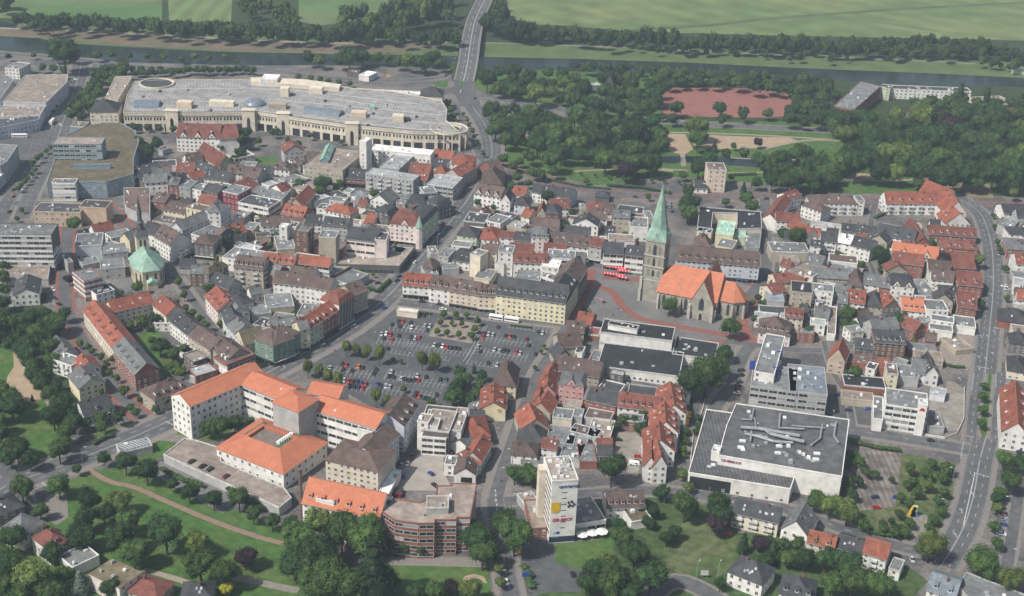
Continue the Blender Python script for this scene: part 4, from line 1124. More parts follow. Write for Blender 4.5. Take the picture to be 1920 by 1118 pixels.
# ---------------------------------------------------------------- back-yard buildings that fill the blocks
def infill():
    G = 1.5; occ = set()
    def raster(pl, grow=0):
        xs = [p[0] for p in pl]; ys = [p[1] for p in pl]
        for i in range(int(min(xs) / G) - 1, int(max(xs) / G) + 2):
            for j in range(int(min(ys) / G) - 1, int(max(ys) / G) + 2):
                if inside(((i + .5) * G, (j + .5) * G), pl): occ.add((i, j))
    for f in FOOT: raster(inset(ccw(f), -.9))
    for f in AVOID: raster(f)
    for line, r in AVR:
        for a, c in zip(line, line[1:]):
            L = math.hypot(c[0] - a[0], c[1] - a[1]); n = max(1, int(L / G)); k = int(r / G) + 1
            for s_ in range(n + 1):
                x, y = a[0] + (c[0] - a[0]) * s_ / n, a[1] + (c[1] - a[1]) * s_ / n
                for i in range(-k, k + 1):
                    for j in range(-k, k + 1):
                        if (i * i + j * j) * G * G <= r * r: occ.add((int(math.floor(x / G)) + i, int(math.floor(y / G)) + j))
    R = random.Random(5); ft = [(sum(p[0] for p in f) / len(f), sum(p[1] for p in f) / len(f), math.atan2(f[1][1] - f[0][1], f[1][0] - f[0][0])) for f in FOOT]
    free = lambda x, y: (int(math.floor(x / G)), int(math.floor(y / G))) not in occ
    res = []
    for zone_, nmax in (('250,335 330,310 560,300 700,310 880,320 860,400 800,470 735,525 640,600 560,625 480,640 420,600 350,520 260,440 230,400', 120), ('862,395 1190,402 1195,492 1090,498 1075,520 1010,510 770,515 800,470', 50), ('1440,440 1640,430 1830,440 1838,640 1760,640 1440,640 1425,560', 70),
                        ('1020,640 1110,650 1290,745 1290,780 1200,860 960,870 985,760', 40), ('1560,640 1700,640 1800,650 1640,760 1600,760', 12), ('130,440 240,450 225,500 150,500', 8), ('1870,400 1925,400 1925,640 1885,640', 10), ('330,640 470,680 340,720', 6), ('780,780 900,780 880,900 790,880', 5)):
        zp = [tuple(P(*map(float, t.split(',')))[:2]) for t in zone_.split()]; xs = [p[0] for p in zp]; ys = [p[1] for p in zp]; got = 0
        for (L, D, tries) in ((17, 12, 2500), (13, 10, 3000), (10, 8, 3000), (7, 6, 2500)):
            for _ in range(tries):
                if got >= nmax: break
                x, y = R.uniform(min(xs), max(xs)), R.uniform(min(ys), max(ys))
                if not inside((x, y), zp) or not free(x, y): continue
                an = min(ft, key=lambda t: (t[0] - x) ** 2 + (t[1] - y) ** 2)[2]; an = (an + math.pi / 2) % math.pi - math.pi / 2; ca, sa = math.cos(an), math.sin(an); l_, d_ = L * R.uniform(.85, 1.15), D * R.uniform(.85, 1.15)
                ok = all(free(x + u * l_ / 2 * ca - v * d_ / 2 * sa, y + u * l_ / 2 * sa + v * d_ / 2 * ca) for u in (-1, -.5, 0, .5, 1) for v in (-1, -.5, 0, .5, 1))
                if not ok: continue
                c = Vector((ca, sa)); n = Vector((-sa, ca)); raster(inset([tuple(Vector((x, y)) + c * u * l_ / 2 + n * v * d_ / 2) for u, v in ((-1, -1), (1, -1), (1, 1), (-1, 1))], -1.4)); got += 1
                res.append((x, y, l_, d_, an, R.random(), R.random(), R.random()))
    for x, y, l_, d_, an, a, b, c in res:
        flat = a < .52; big = l_ > 11; h = (3.2 + 3.4 * b) if flat else ((6 + 3.5 * b) if big else 3.5 + 3 * b)
        o = dict(_w=0)
        A = Vector((x - math.cos(an) * l_ / 2 + math.sin(an) * d_ / 2, y - math.sin(an) * l_ / 2 - math.cos(an) * d_ / 2, h)); B_ = A + Vector((math.cos(an) * l_, math.sin(an) * l_, 0))
        pa, pb = proj(A), proj(B_); Wk = ('w', 'g', 't', 'w', 'b', 'c', 'w', 'd')[int(c * 8)]; Rk = (('g', 'k', 'b', 't', 'g', 'g', 'l')[int(b * 7)] if flat else ('r', 'b', 'k', 'b', 'g', 'k', 'r')[int(b * 7)])
        T = 'f' if flat else ('x' if a > .85 and d_ > 8 else 'g'); op = {'u': 1 + int(c * 2)} if flat else {}
        if flat and h < 4.5: op['b'] = 1
        r = volume(None, pa, pb, d_, h, T, 0 if flat else (2.5 + d_ * .18), Wk, Rk, op)
        r.name = {'f': 'yard_building', 'g': 'back_house', 'x': 'back_house'}[T]; tag(r, None, 'building' if flat else 'house')
        autolabel(r, '%s %s %s, %s %s,' % (STN.get(max(1, round(h / 3.1))), WC[Wk][1], 'annex' if flat else 'house', RC[Rk][1], SHP[T]), (pa[0] + pb[0]) / 2, (pa[1] + pb[1]) / 2)
    print('infill', len(res)); return free
def proj(p):
    v = p - Vector((0, 0, CH)); k = F / v.dot(fw); return (960 + v.dot(rt) * k, 559 - v.dot(up) * k)
FREE = infill()
# ---------------------------------------------------------------- landmark buildings
def arch(b, cx, w, z0, z1, y, dep=.25, mi=0, rot=None):
    """pointed window: sill z0, apex z1, in the plane y, facing -y"""
    hs = z1 - w * .9; p = [(cx - w / 2, z0), (cx + w / 2, z0), (cx + w / 2, hs), (cx + w * .3, hs + w * .5), (cx, z1), (cx - w * .3, hs + w * .5), (cx - w / 2, hs)]
    n = len(p); vs = [(x, y - dep, z) for x, z in p] + [(x, y, z) for x, z in p]
    b.add(vs, [tuple(range(n))] + [(i, n + i, n + (i + 1) % n, (i + 1) % n) for i in range(n)], mi)
STONE = mat('church_stone', (.32, .31, .265), .95, nscale=.5, namt=.22, second=(.25, .235, .19), s2=.25)
STONEL = mat('pale_stone', (.40, .385, .33), .95, nscale=.5, namt=.2)
LEAD = mat('church_glass', (.045, .052, .055), .3)
COPPER = mat('copper_roof', (.27, .40, .32), .75, nscale=.3, namt=.14, second=(.19, .31, .25), s2=.22)
TILE = mat('bright_tiles', (.45, .165, .092), .85, nscale=1.2, namt=.18, second=(.38, .15, .09), s2=.3, wave=(1.2, 'X', .05))
def church():
    a, b = P(*q('Y4', '345,402')), P(*q('Y4', '690,470')); e = (b - a).normalized(); nn = Vector((-e.y, e.x, 0)); o0 = P(1219, 567)
    V = Matrix((e, nn, Vector((0, 0, 1)))).transposed().to_4x4(); V.translation = o0
    root = ob('church', None, None, V); tag(root, 'stone church with tall green copper spire and bright orange roofs on the brick-paved square', 'church')
    tw = MB(); hw = 6.2; cy = 6.5
    tw.box(-hw, hw, cy - hw, cy + hw, 0, 14); tw.box(-hw + .3, hw - .3, cy - hw + .3, cy + hw - .3, 14, 40)
    t = tw.build('tower', STONE, root)
    tr = MB()
    for z in (14, 23, 30, 39.6): tr.box(-hw - .15, hw + .15, cy - hw - .15, cy + hw + .15, z, z + .6)
    for sx in (-1, 1):
        for k, (zz, ex) in enumerate(((8, 1.6), (16, 1.0))):
            tr.box(sx * hw - .8 + sx * ex / 2, sx * hw + .8 + sx * ex / 2, cy - hw - ex, cy - hw, 0 if k == 0 else 8, zz)
    tr.build('cornice', STONEL, t)
    for side in range(4):
        R = Matrix.Translation((0, cy, 0)) @ Matrix.Rotation(side * math.pi / 2, 4, 'Z')
        for cx, z0, z1, w in ((-3.2, 32, 37, 1.5), (0, 31, 38, 2.1), (3.2, 32, 37, 1.5), (0, 23.9, 29.3, 1.6), (-3.3, 24.4, 29, 1.5), (3.3, 24.4, 29, 1.5), (-3.2, 17, 21.5, 1.6), (0, 17, 21.5, 1.6), (3.2, 17, 21.5, 1.6)):
            f = MB(); arch(f, cx, w, z0, z1, -hw + .3, .08); o = f.build('window', LEAD if cx == 0 else mat('blind_niche', (.20, .185, .15), .95), t, R)
    sp = MB(); z = 40.4; H = 74.5; sq = [(-hw - .3, -hw - .3), (hw + .3, -hw - .3), (hw + .3, hw + .3), (-hw - .3, hw + .3)]
    oc = []
    for i in range(8):
        an = math.pi / 8 + i * math.pi / 4 - math.pi; oc.append((6.0 * math.cos(an), 6.0 * math.sin(an)))
    oc = [(hw * .92 * x / 5.55, hw * .92 * y / 5.55) for x, y in oc]
    vs = [(x, y + cy, z) for x, y in sq] + [(x * .86, y * .86 + cy, z + 6.5) for x, y in oc] + [(0, cy, H)]
    # octagon vertices sorted so that two belong to each square side
    import itertools
    o8 = list(range(4, 12)); fs = [(o8[i], o8[(i + 1) % 8], 12) for i in range(8)]
    def near(i): return min(range(4), key=lambda k: (sq[k][0] - oc[i][0]) ** 2 + (sq[k][1] - oc[i][1]) ** 2)
    for i in range(8):
        k, k2 = near(i), near((i + 1) % 8)
        fs.append((k, 4 + (i + 1) % 8, 4 + i) if k == k2 else (k, k2, 4 + (i + 1) % 8, 4 + i))
    sp.add(vs, fs); s = sp.build('spire', COPPER, root)
    for side in range(4):
        g = MB(); an = side * math.pi / 2; c, sn = math.cos(an), math.sin(an); r = lambda x, y, z: (x * c - y * sn, x * sn + y * c + cy, z)
        g.add([r(-1.9, -hw - .2, z), r(1.9, -hw - .2, z), r(0, -hw - .2, z + 4.6), r(0, -hw + 2.2, z + 4.4)], [(0, 1, 2), (0, 2, 3), (1, 3, 2)]); g.build('spire_gable', COPPER, s)
    cr = MB(); cr.cyl((0, cy, H - .3), (0, cy, H + 3), .12, .08, 6); cr.box(-.9, .9, cy - .06, cy + .06, H + 1.6, H + 1.8); cr.build('cross', DARK, s)
    # nave 6.5..33 , width 24 centred on cy
    y0, y1 = cy - 12.2, cy + 12.2; x0, xt, xt2, xc = 5.2, 26.5, 40.5, 46; he, hr = 11.2, 25
    nv = MB(); nv.box(x0, 42, y0, y1, 0, he); nv.add([(x0 + 3, y0, he), (x0 + 3, y1, he), (x0 + 3, cy, hr), (42, y0, he), (42, y1, he), (42, cy, hr)], [(0, 2, 1), (3, 4, 5)])
    nave = nv.build('nave', STONE, root)
    rf = MB(); ov = .7
    for sg in (-1, 1):
        ye = cy + sg * (12.2 + ov); rf.add([(x0 - .6, ye, he - .4), (42, ye, he - .4), (42, cy, hr), (x0 + 1.6 + 4.4, cy, hr), (x0 + .2, cy + sg * 6.4, he + 7)], [(0, 1, 2, 3, 4)] if sg < 0 else [(4, 3, 2, 1, 0)])
    rf.add([(x0 + .2, cy - 6.4, he + 7), (x0 + .2, cy + 6.4, he + 7), (x0 + 6, cy, hr)], [(0, 2, 1)])
    rf.build('roof', TILE, root)
    bt = MB(); bays_ = [x0 + 1.0, x0 + 8, x0 + 14.6]
    for x in bays_ + [xt - 1.2]: bt = MB(); bt.box(x - .55, x + .55, y0 - 1.6, y0, 0, 7.2); bt.box(x - .45, x + .45, y0 - .9, y0, 7.2, 9.6); bt.build('buttress', STONEL, nave)
    for x in (x0 + 4.4, x0 + 11.3, x0 + 17.9):
        f = MB(); arch(f, x, 2.0, 2.2, 9.8, y0, .06); f.build('window', LEAD, nave)
    # transept
    tp = MB(); ty0, ty1 = y0 - 4.5, y1 + 4.5; xm = (xt + xt2) / 2; th = 10.5; tr_ = 25.2
    tp.box(xt, xt2, ty0, ty1, 0, th); tp.add([(xt, ty0, th), (xt2, ty0, th), (xm, ty0, tr_ - .5), (xt, ty1, th), (xt2, ty1, th), (xm, ty1, tr_ - .5)], [(0, 1, 2), (3, 5, 4)])
    tpo = tp.build('transept', STONE, root)
    r2 = MB()
    for sg in (-1, 1):
        xe = xm + sg * ((xt2 - xt) / 2 + .6); ze = th - .9; vs = [(xe, ty0 - .3, ze), (xm, ty0 - .3, tr_), (xm, ty1 + .3, tr_), (xe, ty1 + .3, ze)]; r2.add(vs + [(v[0], v[1], v[2] - .3) for v in vs], [(0, 1, 2, 3), (7, 6, 5, 4), (0, 4, 5, 1), (3, 2, 6, 7)])
    r2.build('transept_roof', TILE, root)
    f = MB(); arch(f, xm, 3.0, 6.2, 14.5, ty0, .06); f.build('window', LEAD, tpo); f = MB(); arch(f, xm, 2.0, 0, 4.6, ty0, .3, 0); f.build('door', mat('dark_door', (.05, .035, .03), .7), tpo)
    f = MB(); arch(f, xm, 3.4, 0, 5.6, ty0, .2, 0); f.build('portal', STONEL, tpo)
    b2 = MB()
    for x in (xt + .2, xt2 - .2): b2 = MB(); b2.box(x - .8, x + .8, ty0 - 1.9, ty0, 0, 5.5); b2.box(x - .6, x + .6, ty0 - 1.1, ty0, 5.5, 9); b2.build('buttress', STONEL, tpo)
    b2 = MB(); b2.box(xt2, xt2 + 1.6, ty0 + .4, ty0 + 1.6, 0, 7); b2.build('buttress', STONEL, tpo)
    # choir with polygonal apse
    cw = 8.6; cx0, cx1 = xt2 - .5, 50.5; poly = [(cx0, cy - cw), (cx1, cy - cw), (cx1 + 5.6, cy - 4.2), (cx1 + 5.6, cy + 4.2), (cx1, cy + cw), (cx0, cy + cw)]
    ch = MB(); ch.prism(poly, 0, 11.4); cho = ch.build('choir', STONE, root)
    oo = inset(poly, -.7); r3 = MB(); ap = (cx1 - 1.6, cy, 20.6); st = (cx0, cy, 20.6); vs = [(x, y, 11.1) for x, y in oo] + [ap, st]
    r3.add(vs, [(0, 1, 6, 7), (1, 2, 6), (2, 3, 6), (3, 4, 6), (4, 5, 7, 6)]); r3.build('choir_roof', TILE, root)
    for i in range(0, 4):
        a_, c_ = Vector(poly[i]), Vector(poly[i + 1]); d_ = c_ - a_; ang = math.atan2(d_.y, d_.x); L = d_.length; k = 2 if L > 7.5 else 1
        for j in range(k):
            m_ = a_ + d_ * ((j + .5) / k); f = MB(); arch(f, 0, 1.7, 2.4, 10, 0, .06); f.build('window', LEAD, cho, Matrix.Translation((m_.x, m_.y, 0)) @ Matrix.Rotation(ang, 4, 'Z'))
        f = MB(); f.box(-.45, .45, -1.3, 0, 0, 8.5); f.build('buttress', STONEL, cho, Matrix.Translation((c_.x, c_.y, 0)) @ Matrix.Rotation(ang, 4, 'Z'))
church()
def small_church():
    # seen end on: apse towards the viewpoint, slim slate spire behind
    a, b = P(*q('Y1', '1165,215')), P(*q('Y1', '1430,262')); c = P(*q('Y1', '1300,262')); ax = (P(263, 470, 0) - P(283, 540, 0)); ax.z = 0; ax = Vector((-.42, .91, 0)).normalized(); ex = Vector((ax.y, -ax.x, 0))
    V = Matrix((ex, ax, Vector((0, 0, 1)))).transposed().to_4x4(); V.translation = P(285, 538)
    root = ob('church', None, None, V); tag(root, 'small pale church with bright green copper roof and slender dark slate spire', 'church'); cr = mat('cream_render', (.50, .45, .33), .9, nscale=.3, namt=.15)
    poly = [(-9, 22), (-9, 6), (-5, -1), (5, -1), (9, 6), (9, 22)]; b = MB(); b.prism(poly, 0, 11); b.add([(-9, 22, 11), (9, 22, 11), (0, 22, 18.2)], [(0, 1, 2)]); nv = b.build('nave', cr, root)
    oo = inset(ccw(poly), -.6); r = MB(); n = len(oo); idx = list(range(n)); vs = [(x, y, 10.8) for x, y in oo] + [(0, 7, 18.4), (0, 22.4, 18.4)]
    o = sorted(range(n), key=lambda i: 0)
    fs = []
    for i in range(n):
        p1, p2 = oo[i], oo[(i + 1) % n]
        if p1[1] > 20 and p2[1] > 20: continue
        if abs(p1[1] - p2[1]) > 12: fs.append((i, (i + 1) % n, n, n + 1) if p1[1] > p2[1] else (i, (i + 1) % n, n + 1, n))
        else: fs.append((i, (i + 1) % n, n))
    r.add(vs, fs); r.build('roof', COPPER, root)
    pc = ccw(poly)
    for i in range(n):
        p1, p2 = Vector(pc[i]), Vector(pc[(i + 1) % n]); d = p2 - p1; L = d.length
        if p1.y > 20 and p2.y > 20: continue
        for j in range(max(1, int(L / 4))):
            m_ = p1 + d * ((j + .5) / max(1, int(L / 4))); f = MB(); arch(f, 0, 1.3, 3, 9.2, 0, .06); f.build('window', LEAD, nv, Matrix.Translation((m_.x, m_.y, 0)) @ Matrix.Rotation(math.atan2(d.y, d.x), 4, 'Z'))
    b = MB(); b.prism([(-3, -4), (3, -4), (3, -1), (-3, -1)], 0, 4); b.add([(-3.3, -4.3, 4), (3.3, -4.3, 4), (0, -4.3, 6.2), (-3.3, -.6, 5), (3.3, -.6, 5), (0, -.6, 6.6)], [(0, 1, 2), (0, 2, 5, 3), (1, 4, 5, 2)], 1); b.build('sacristy', [cr, COPPER], root)
    # tower at the far end
    t = MB(); t.box(-3.6, 3.6, 22, 29.2, 0, 24); tw = t.build('tower', cr, root); SL = mat('slate_cladding', (.085, .09, .10), .6, nscale=.4)
    s = MB(); s.add([(-4, 21.6, 24), (4, 21.6, 24), (4, 29.6, 24), (-4, 29.6, 24), (-2.3, 23.3, 27.5), (2.3, 23.3, 27.5), (2.3, 27.9, 27.5), (-2.3, 27.9, 27.5)], [(0, 1, 5, 4), (1, 2, 6, 5), (2, 3, 7, 6), (3, 0, 4, 7)])
    s.cyl((0, 25.6, 27.4), (0, 25.6, 32), 2.1, 1.9, 8); s.cyl((0, 25.6, 32), (0, 25.6, 33.4), 2.5, 1.5, 8); s.cyl((0, 25.6, 33.4), (0, 25.6, 37), 1.3, 1.2, 8); s.cyl((0, 25.6, 37), (0, 25.6, 50), 1.6, .08, 8); s.build('spire', SL, root)
    for x in (-1.3, 1.3):
        f = MB(); arch(f, x, 1.2, 17.5, 22, 22, .06); f.build('window', LEAD, tw)
small_church()
def tagobj(o, l, c, g=None): tag(o, l, c, g); return o
def mall():
    h = 15; pp = pts('A', '231,212 238,180 253,153 350,150 462,150 480,145 570,150 660,166 735,172 790,182 828,190 838,206 836,226 862,249 773,247 640,234 545,220 480,211 455,212 340,213')
    RC['D'] = ((.205, .198, .19), 'parking deck')
    root = polyvol(None, pp, h, 'C', 'D', {'N': 1, 'u': 1, 'b': 1}); root.name = 'shopping_centre'; tag(root, 'huge cream shopping centre with parking deck on its roof and curved car ramps', 'shopping centre')
    RI = root.matrix_basis.inverted(); org = root.location.copy()
    l = lambda x, y, z: P(x, y, z) - org
    # parking lines and light spots on the deck
    mk = MB(); a0, a1 = P(240, 200, h), P(820, 225, h)
    for (x0, y0, x1, y1) in ((265, 160, 455, 158), (590, 168, 780, 190), (255, 180, 560, 190), (560, 190, 820, 205), (300, 200, 470, 200), (500, 175, 780, 196), (480, 202, 640, 222), (650, 225, 790, 240), (250, 208, 460, 210), (700, 208, 800, 222)):
        A_, C_ = l(x0, y0, h + .16), l(x1, y1, h + .16); d = (C_ - A_); L = d.length; d.normalize(); n = Vector((-d.y, d.x, 0))
        for k in range(int(L / 2.6)):
            p = A_ + d * (k * 2.6); c = p + n * 4.8; e = p - n * 4.8; w = d * .17
            mk.add([e - w, e + w, c + w, c - w], [(0, 1, 2, 3)])
    cl = MB()
    for s_ in ('252,168 470,166', '470,166 560,170 790,196', '245,190 300,190', '320,192 460,190', '500,186 830,216', '300,206 470,206', '650,214 838,234', '480,208 570,218 650,228 770,242 858,245', '590,182 700,196'):
        g = [l(*map(float, t.split(',')), h + .05) for t in s_.split()]
        for a_, c_ in zip(g, g[1:]): d = (c_ - a_).normalized(); n = Vector((-d.y, d.x, 0)) * .35; u_ = Vector((0, 0, .2)); cl.add([a_ - n, c_ - n, c_ + n, a_ + n, a_ - n + u_, c_ - n + u_, c_ + n + u_, a_ + n + u_], [(4, 5, 6, 7), (0, 1, 5, 4), (2, 3, 7, 6), (1, 2, 6, 5), (3, 0, 4, 7)])
    cl.build('deck_kerb', EDGE, root)
    ter = MB(); tp_ = [l(x, y, h) for x, y in ((470, 152), (575, 156), (640, 165), (636, 172), (560, 166), (474, 160))]; ter.prism(ccw([(p.x, p.y) for p in tp_]), h, h + 3.2); ter.build('upper_terrace', wm('C'), root)
    mk.build('bay_lines', mat('deck_paint', (.55, .54, .51), .9), root)
    # cream facade bays along the front edge
    fr = pts('A', '231,212 340,213 455,212 480,211 545,220 640,234 773,247 862,249')
    bay = None
    for (x0, y0), (x1, y1) in zip(fr, fr[1:]):
        A_, C_ = P(x0, y0, h), P(x1, y1, h); d = C_ - A_; L = d.length; d.normalize(); k = max(1, int(L / 7.5)); ang = math.atan2(d.y, d.x)
        sl = MB(); sl.add([(0, -.3, h - 2.6), (L, -.3, h - 2.6), (L, 1.6, h + .75), (0, 1.6, h + .75), (0, .3, h - 2.6), (L, .3, h - 2.6)], [(0, 1, 2, 3), (0, 4, 5, 1), (0, 3, 4), (1, 5, 2)])
        sl.build('slate_fascia', rm('g'), root, RI @ Matrix.Translation((A_.x, A_.y, 0)) @ Matrix.Rotation(ang, 4, 'Z'))
        for j in range(k):
            p = A_ + d * (L * (j + .5) / k)
            TM = RI @ Matrix.Translation((p.x, p.y, 0)) @ Matrix.Rotation(ang, 4, 'Z'); w = L / k
            for t in (-.3, 0, .3): ob('window', WDK, root, TM @ Matrix.Translation((t * w, -.02, 9.3)) @ Matrix.Diagonal((1.1, 1, 2.2, 1)))
            ob('arcade_opening', WSHOP, root, TM @ Matrix.Translation((0, -.02, .2)) @ Matrix.Diagonal((w * .72, 1, 6.0, 1)))
    for x, y in ((322, 213), (466, 212), (531, 218), (660, 237)):   # entrance bays
        p = P(x, y, h); b = MB(); b.box(-5, 5, -1.6, 4, 0, 17.2); b.box(-5.4, 5.4, -2, 4.4, 17.2, 17.7); e = b.build('entrance_bay', wm('C'), root, RI @ Matrix.Translation((p.x, p.y, 0))); f = MB(); arch(f, 0, 2.6, 0, 12, -1.6, .08); f.build('window', GLASS, e)
    # boxes, skylights, dome on the deck
    def box(name, x, y, sx, sy, sz, m, rz=0): b = MB(); b.box(-sx / 2, sx / 2, 0, sy, 0, sz); return b.build(name, m, root, RI @ Matrix.Translation(P(x, y, h)) @ Matrix.Rotation(rz, 4, 'Z'))
    BL = mat('blue_skylight', (.17, .21, .245), .25, spec=.6)
    def vault(x0, y0, x1, y1, w, hh):
        A_, C_ = P(x0, y0, h), P(x1, y1, h); d = C_ - A_; L = d.length; b = MB(); n = 8; vs = []
        for i in range(n + 1):
            t = math.pi * i / n; vs += [(0, -w / 2 * math.cos(t), hh * math.sin(t) + .5), (L, -w / 2 * math.cos(t), hh * math.sin(t) + .5)]
        b.add(vs, [(2 * i, 2 * i + 1, 2 * i + 3, 2 * i + 2) for i in range(n)] + [tuple(2 * i for i in range(n + 1)), tuple(2 * i + 1 for i in range(n, -1, -1))]); b.box(0, L, -w / 2 - .4, w / 2 + .4, 0, .5)
        b.build('skylight', BL, root, RI @ Matrix.Translation(A_) @ Matrix.Rotation(math.atan2(d.y, d.x), 4, 'Z'))
    vault(252, 197, 300, 197, 14, 3); vault(572, 208, 640, 216, 12, 3)
    b = MB(); R = 9; 
    for i in range(5):
        t0, t1 = math.pi / 2 * i / 5, math.pi / 2 * (i + 1) / 5; b.cyl((0, 0, 5 * math.sin(t0)), (0, 0, 5 * math.sin(t1)), R * math.cos(t0), max(.05, R * math.cos(t1)), 20, caps=False)
    b.build('dome', BL, root, RI @ Matrix.Translation(P(478, 196, h)))
    for a_ in ((415, 200, 20, 6, 4, wm('c')), (345, 204, 12, 8, 5, wm('q')), (533, 182, 7, 8, 7, wm('c')), (592, 177, 11, 8, 5, wm('c')), (746, 230, 9, 8, 5, wm('c')), (672, 221, 12, 8, 4, wm('q')), (520, 205, 14, 7, 4, wm('t')), (505, 162, 14, 16, 6, rm('w', False)), (698, 206, 4, 4, 3, rm('v', False)), (762, 228, 5, 6, 2, DARK)): box('rooftop_box', *a_)
    b = MB(); A_, C_ = P(565, 157, h), P(658, 167, h)
    # ring ramps
    def ring(name, x, y, r0, r1, hh, zt, a0=0, a1=2 * math.pi, cols=14, m=None):
        b = MB(); n = 28; vs = []
        for i in range(n + 1):
            t = a0 + (a1 - a0) * i / n; c, s_ = math.cos(t), math.sin(t); vs += [(r1 * c, r1 * s_, zt - hh), (r1 * c, r1 * s_, zt), (r0 * c, r0 * s_, zt), (r0 * c, r0 * s_, zt - hh)]
        b.add(vs, [(4 * i + k, 4 * i + 4 + k, 4 * i + 4 + (k + 1) % 4, 4 * i + (k + 1) % 4) for i in range(n) for k in range(4)])
        o = b.build(name, m or wm('c'), root, RI @ Matrix.Translation((*P(x, y, zt)[:2], 0)))
        for i in range(cols):
            t = 2 * math.pi * i / cols; b = MB(); b.box(-.4, .4, -.4, .4, 0, zt - hh); b.build('column', wm('c'), o, Matrix.Translation(((r0 + r1) / 2 * math.cos(t), (r0 + r1) / 2 * math.sin(t), 0)))
        return o
    ring('car_ramp', 294, 155, 13.6, 14.6, 1.3, 16.4); ring('car_ramp', 842, 240, 14.4, 15.0, 1.2, 15.6); ring('ramp_lane', 842, 240, 9.5, 14.3, .6, 14.6, m=rm('D', False)); ring('ramp_wall', 842, 240, 9.0, 9.4, 1.2, 15.6, cols=0)
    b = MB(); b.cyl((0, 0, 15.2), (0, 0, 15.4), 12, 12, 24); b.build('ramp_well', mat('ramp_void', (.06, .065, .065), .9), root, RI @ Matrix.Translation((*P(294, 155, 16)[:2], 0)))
mall()
# signs on walls
def text(body, size, m, parent, ML, name='lettering', ext=.06):
    body_ = body
    cu = bpy.data.curves.new(name, 'FONT'); cu.body = body; cu.size = size; cu.extrude = ext; cu.offset = .02; cu.align_x = 'CENTER'; cu.materials.append(m); cu.resolution_u = 2; o = ob('t', cu); bpy.context.view_layer.update(); me = bpy.data.meshes.new_from_object(o.evaluated_get(bpy.context.evaluated_depsgraph_get())); bpy.data.objects.remove(o); return ob(name, me, parent, ML)
BLU = mat('sign_blue', (.03, .06, .30), .5); RED = mat('sign_red', (.55, .03, .04), .5); YEL = mat('sign_yellow', (.62, .40, .03), .6); BLK = mat('sign_black', (.02, .02, .02), .6); PUR = mat('sign_plum', (.22, .03, .10), .5)
RX = Matrix.Rotation(math.pi / 2, 4, 'X')
def find(nm): return [o for o in COL.objects if o.name == nm][0]
tower = find('sign_tower'); TL = P(*q('W3', '1388,112'), 32); TR = P(*q('W3', '1618,97'), 32); tw = (TR - TL).length
def on(x, z, y=-9.65): return Matrix.Translation((x, y, z)) @ RX
text('universa', 2.5, BLU, tower, on(1.6, 28.6)); text('ISENBECK', 2.0, RED, tower, on(-.3, 11.6))
b = MB(); b.prism([(-1.9, 0), (1.9, 0), (2.0, 2), (1.9, 4.8), (-1.9, 4.8), (-2.0, 2)], 0, .1); b.add([(-1.9, 0, .1), (0, -.9, .1), (1.9, 0, .1)], [(0, 1, 2)]); b.build('yellow_shield', YEL, tower, Matrix.Translation((-3.6, -9.6, 16.6)) @ RX)
b = MB(); rr = random.Random(3)
for x, y, w, hh, a in ((-1, 1.6, .7, 1.5, .3), (.1, 2.2, .6, 1.3, -.4), (.9, 1.5, .6, 1.6, .5), (-.5, .1, .8, 1.2, -.3), (.6, -.2, .7, 1.4, .9), (-1.1, -.5, .5, 1.0, .2), (1.5, .4, .5, 1.7, -.8)):
    c, s_ = math.cos(a), math.sin(a); b.add([(x + c * u * w / 2 - s_ * v * hh / 2, y + s_ * u * w / 2 + c * v * hh / 2, .08) for u, v in ((-1, -1), (1, -1), (1, 1), (-1, 1))], [(0, 1, 2, 3)])
b.build('black_emblem', BLK, tower, Matrix.Translation((3.0, -9.6, 19.2)) @ RX)
for i in range(7):
    b = MB(); b.box(-1.1, 1.1, -.06, 0, 0, .35); b.build('window', GLASS, tower, Matrix.Translation((0, -9.5, 26 - i * 3.05)))
for dx, dz, w, hh, m in ((-3.3, 4.9, 1.3, 1.1, mat('sign_light_blue', (.20, .42, .62), .5)), (-1.9, 4.9, 1.3, 1.1, BLU), (-3.4, 2.9, .9, .9, METAL), (-2.2, 2.9, .9, .9, METAL)):
    b = MB(); b.box(-w / 2, w / 2, -.08, 0, 0, hh); b.build('sign_panel', m, tower, Matrix.Translation((dx, -9.52, dz)))
b = MB()
for k, (z0, z1) in enumerate(((0.05, 3.4),)):
    b.box(-tw / 2 - .03, tw / 2 + .03, -9.56, -9.2, z0 + .4, z1)
b.build('ground_floor_glazing', mat('navy_glazing', (.03, .05, .09), .3), tower)
for i in range(9):
    b = MB(); b.box(-.03, 0, -8.3, 8.3, 0, 1.35); b.build('window', GLASS, tower, Matrix.Translation((-tw / 2 - .04, 0, 4 + i * 3.05)))
b = MB(); b.box(-tw / 2 - 3.0, -tw / 2 - .05, 3, 7.8, 0, 30); b.build('stair_shaft', wm('c'), tower)
cin = find('cinema')
A_, C_ = P(*q('X4', '1150,812'), 13), P(*q('X4', '1812,928'), 13); e = (C_ - A_).normalized(); nn = Vector((e.y, -e.x, 0)); p = A_ + e * 6.2 + nn * .25; p.z = 10.4
V = Matrix((e, Vector((0, 0, 1)), nn)).transposed().to_4x4(); V.translation = p
RIc = cin.matrix_basis.inverted()
ga, gb_ = P(*q('X4', '905,967'), 8), P(*q('X4', '1310,1030'), 8); gd = gb_ - ga; gx = MB(); gx.box(0, gd.length, -.25, .05, .2, 6.6); gx.build('glass_front', GLASS, cin, RIc @ Matrix.Translation((ga.x, ga.y, 0)) @ Matrix.Rotation(math.atan2(gd.y, gd.x), 4, 'Z'))
text('CINEMAXX', 1.9, PUR, cin, RIc @ V)
DUC = mat('duct_steel', (.29, .305, .315), .5, metal=.2)
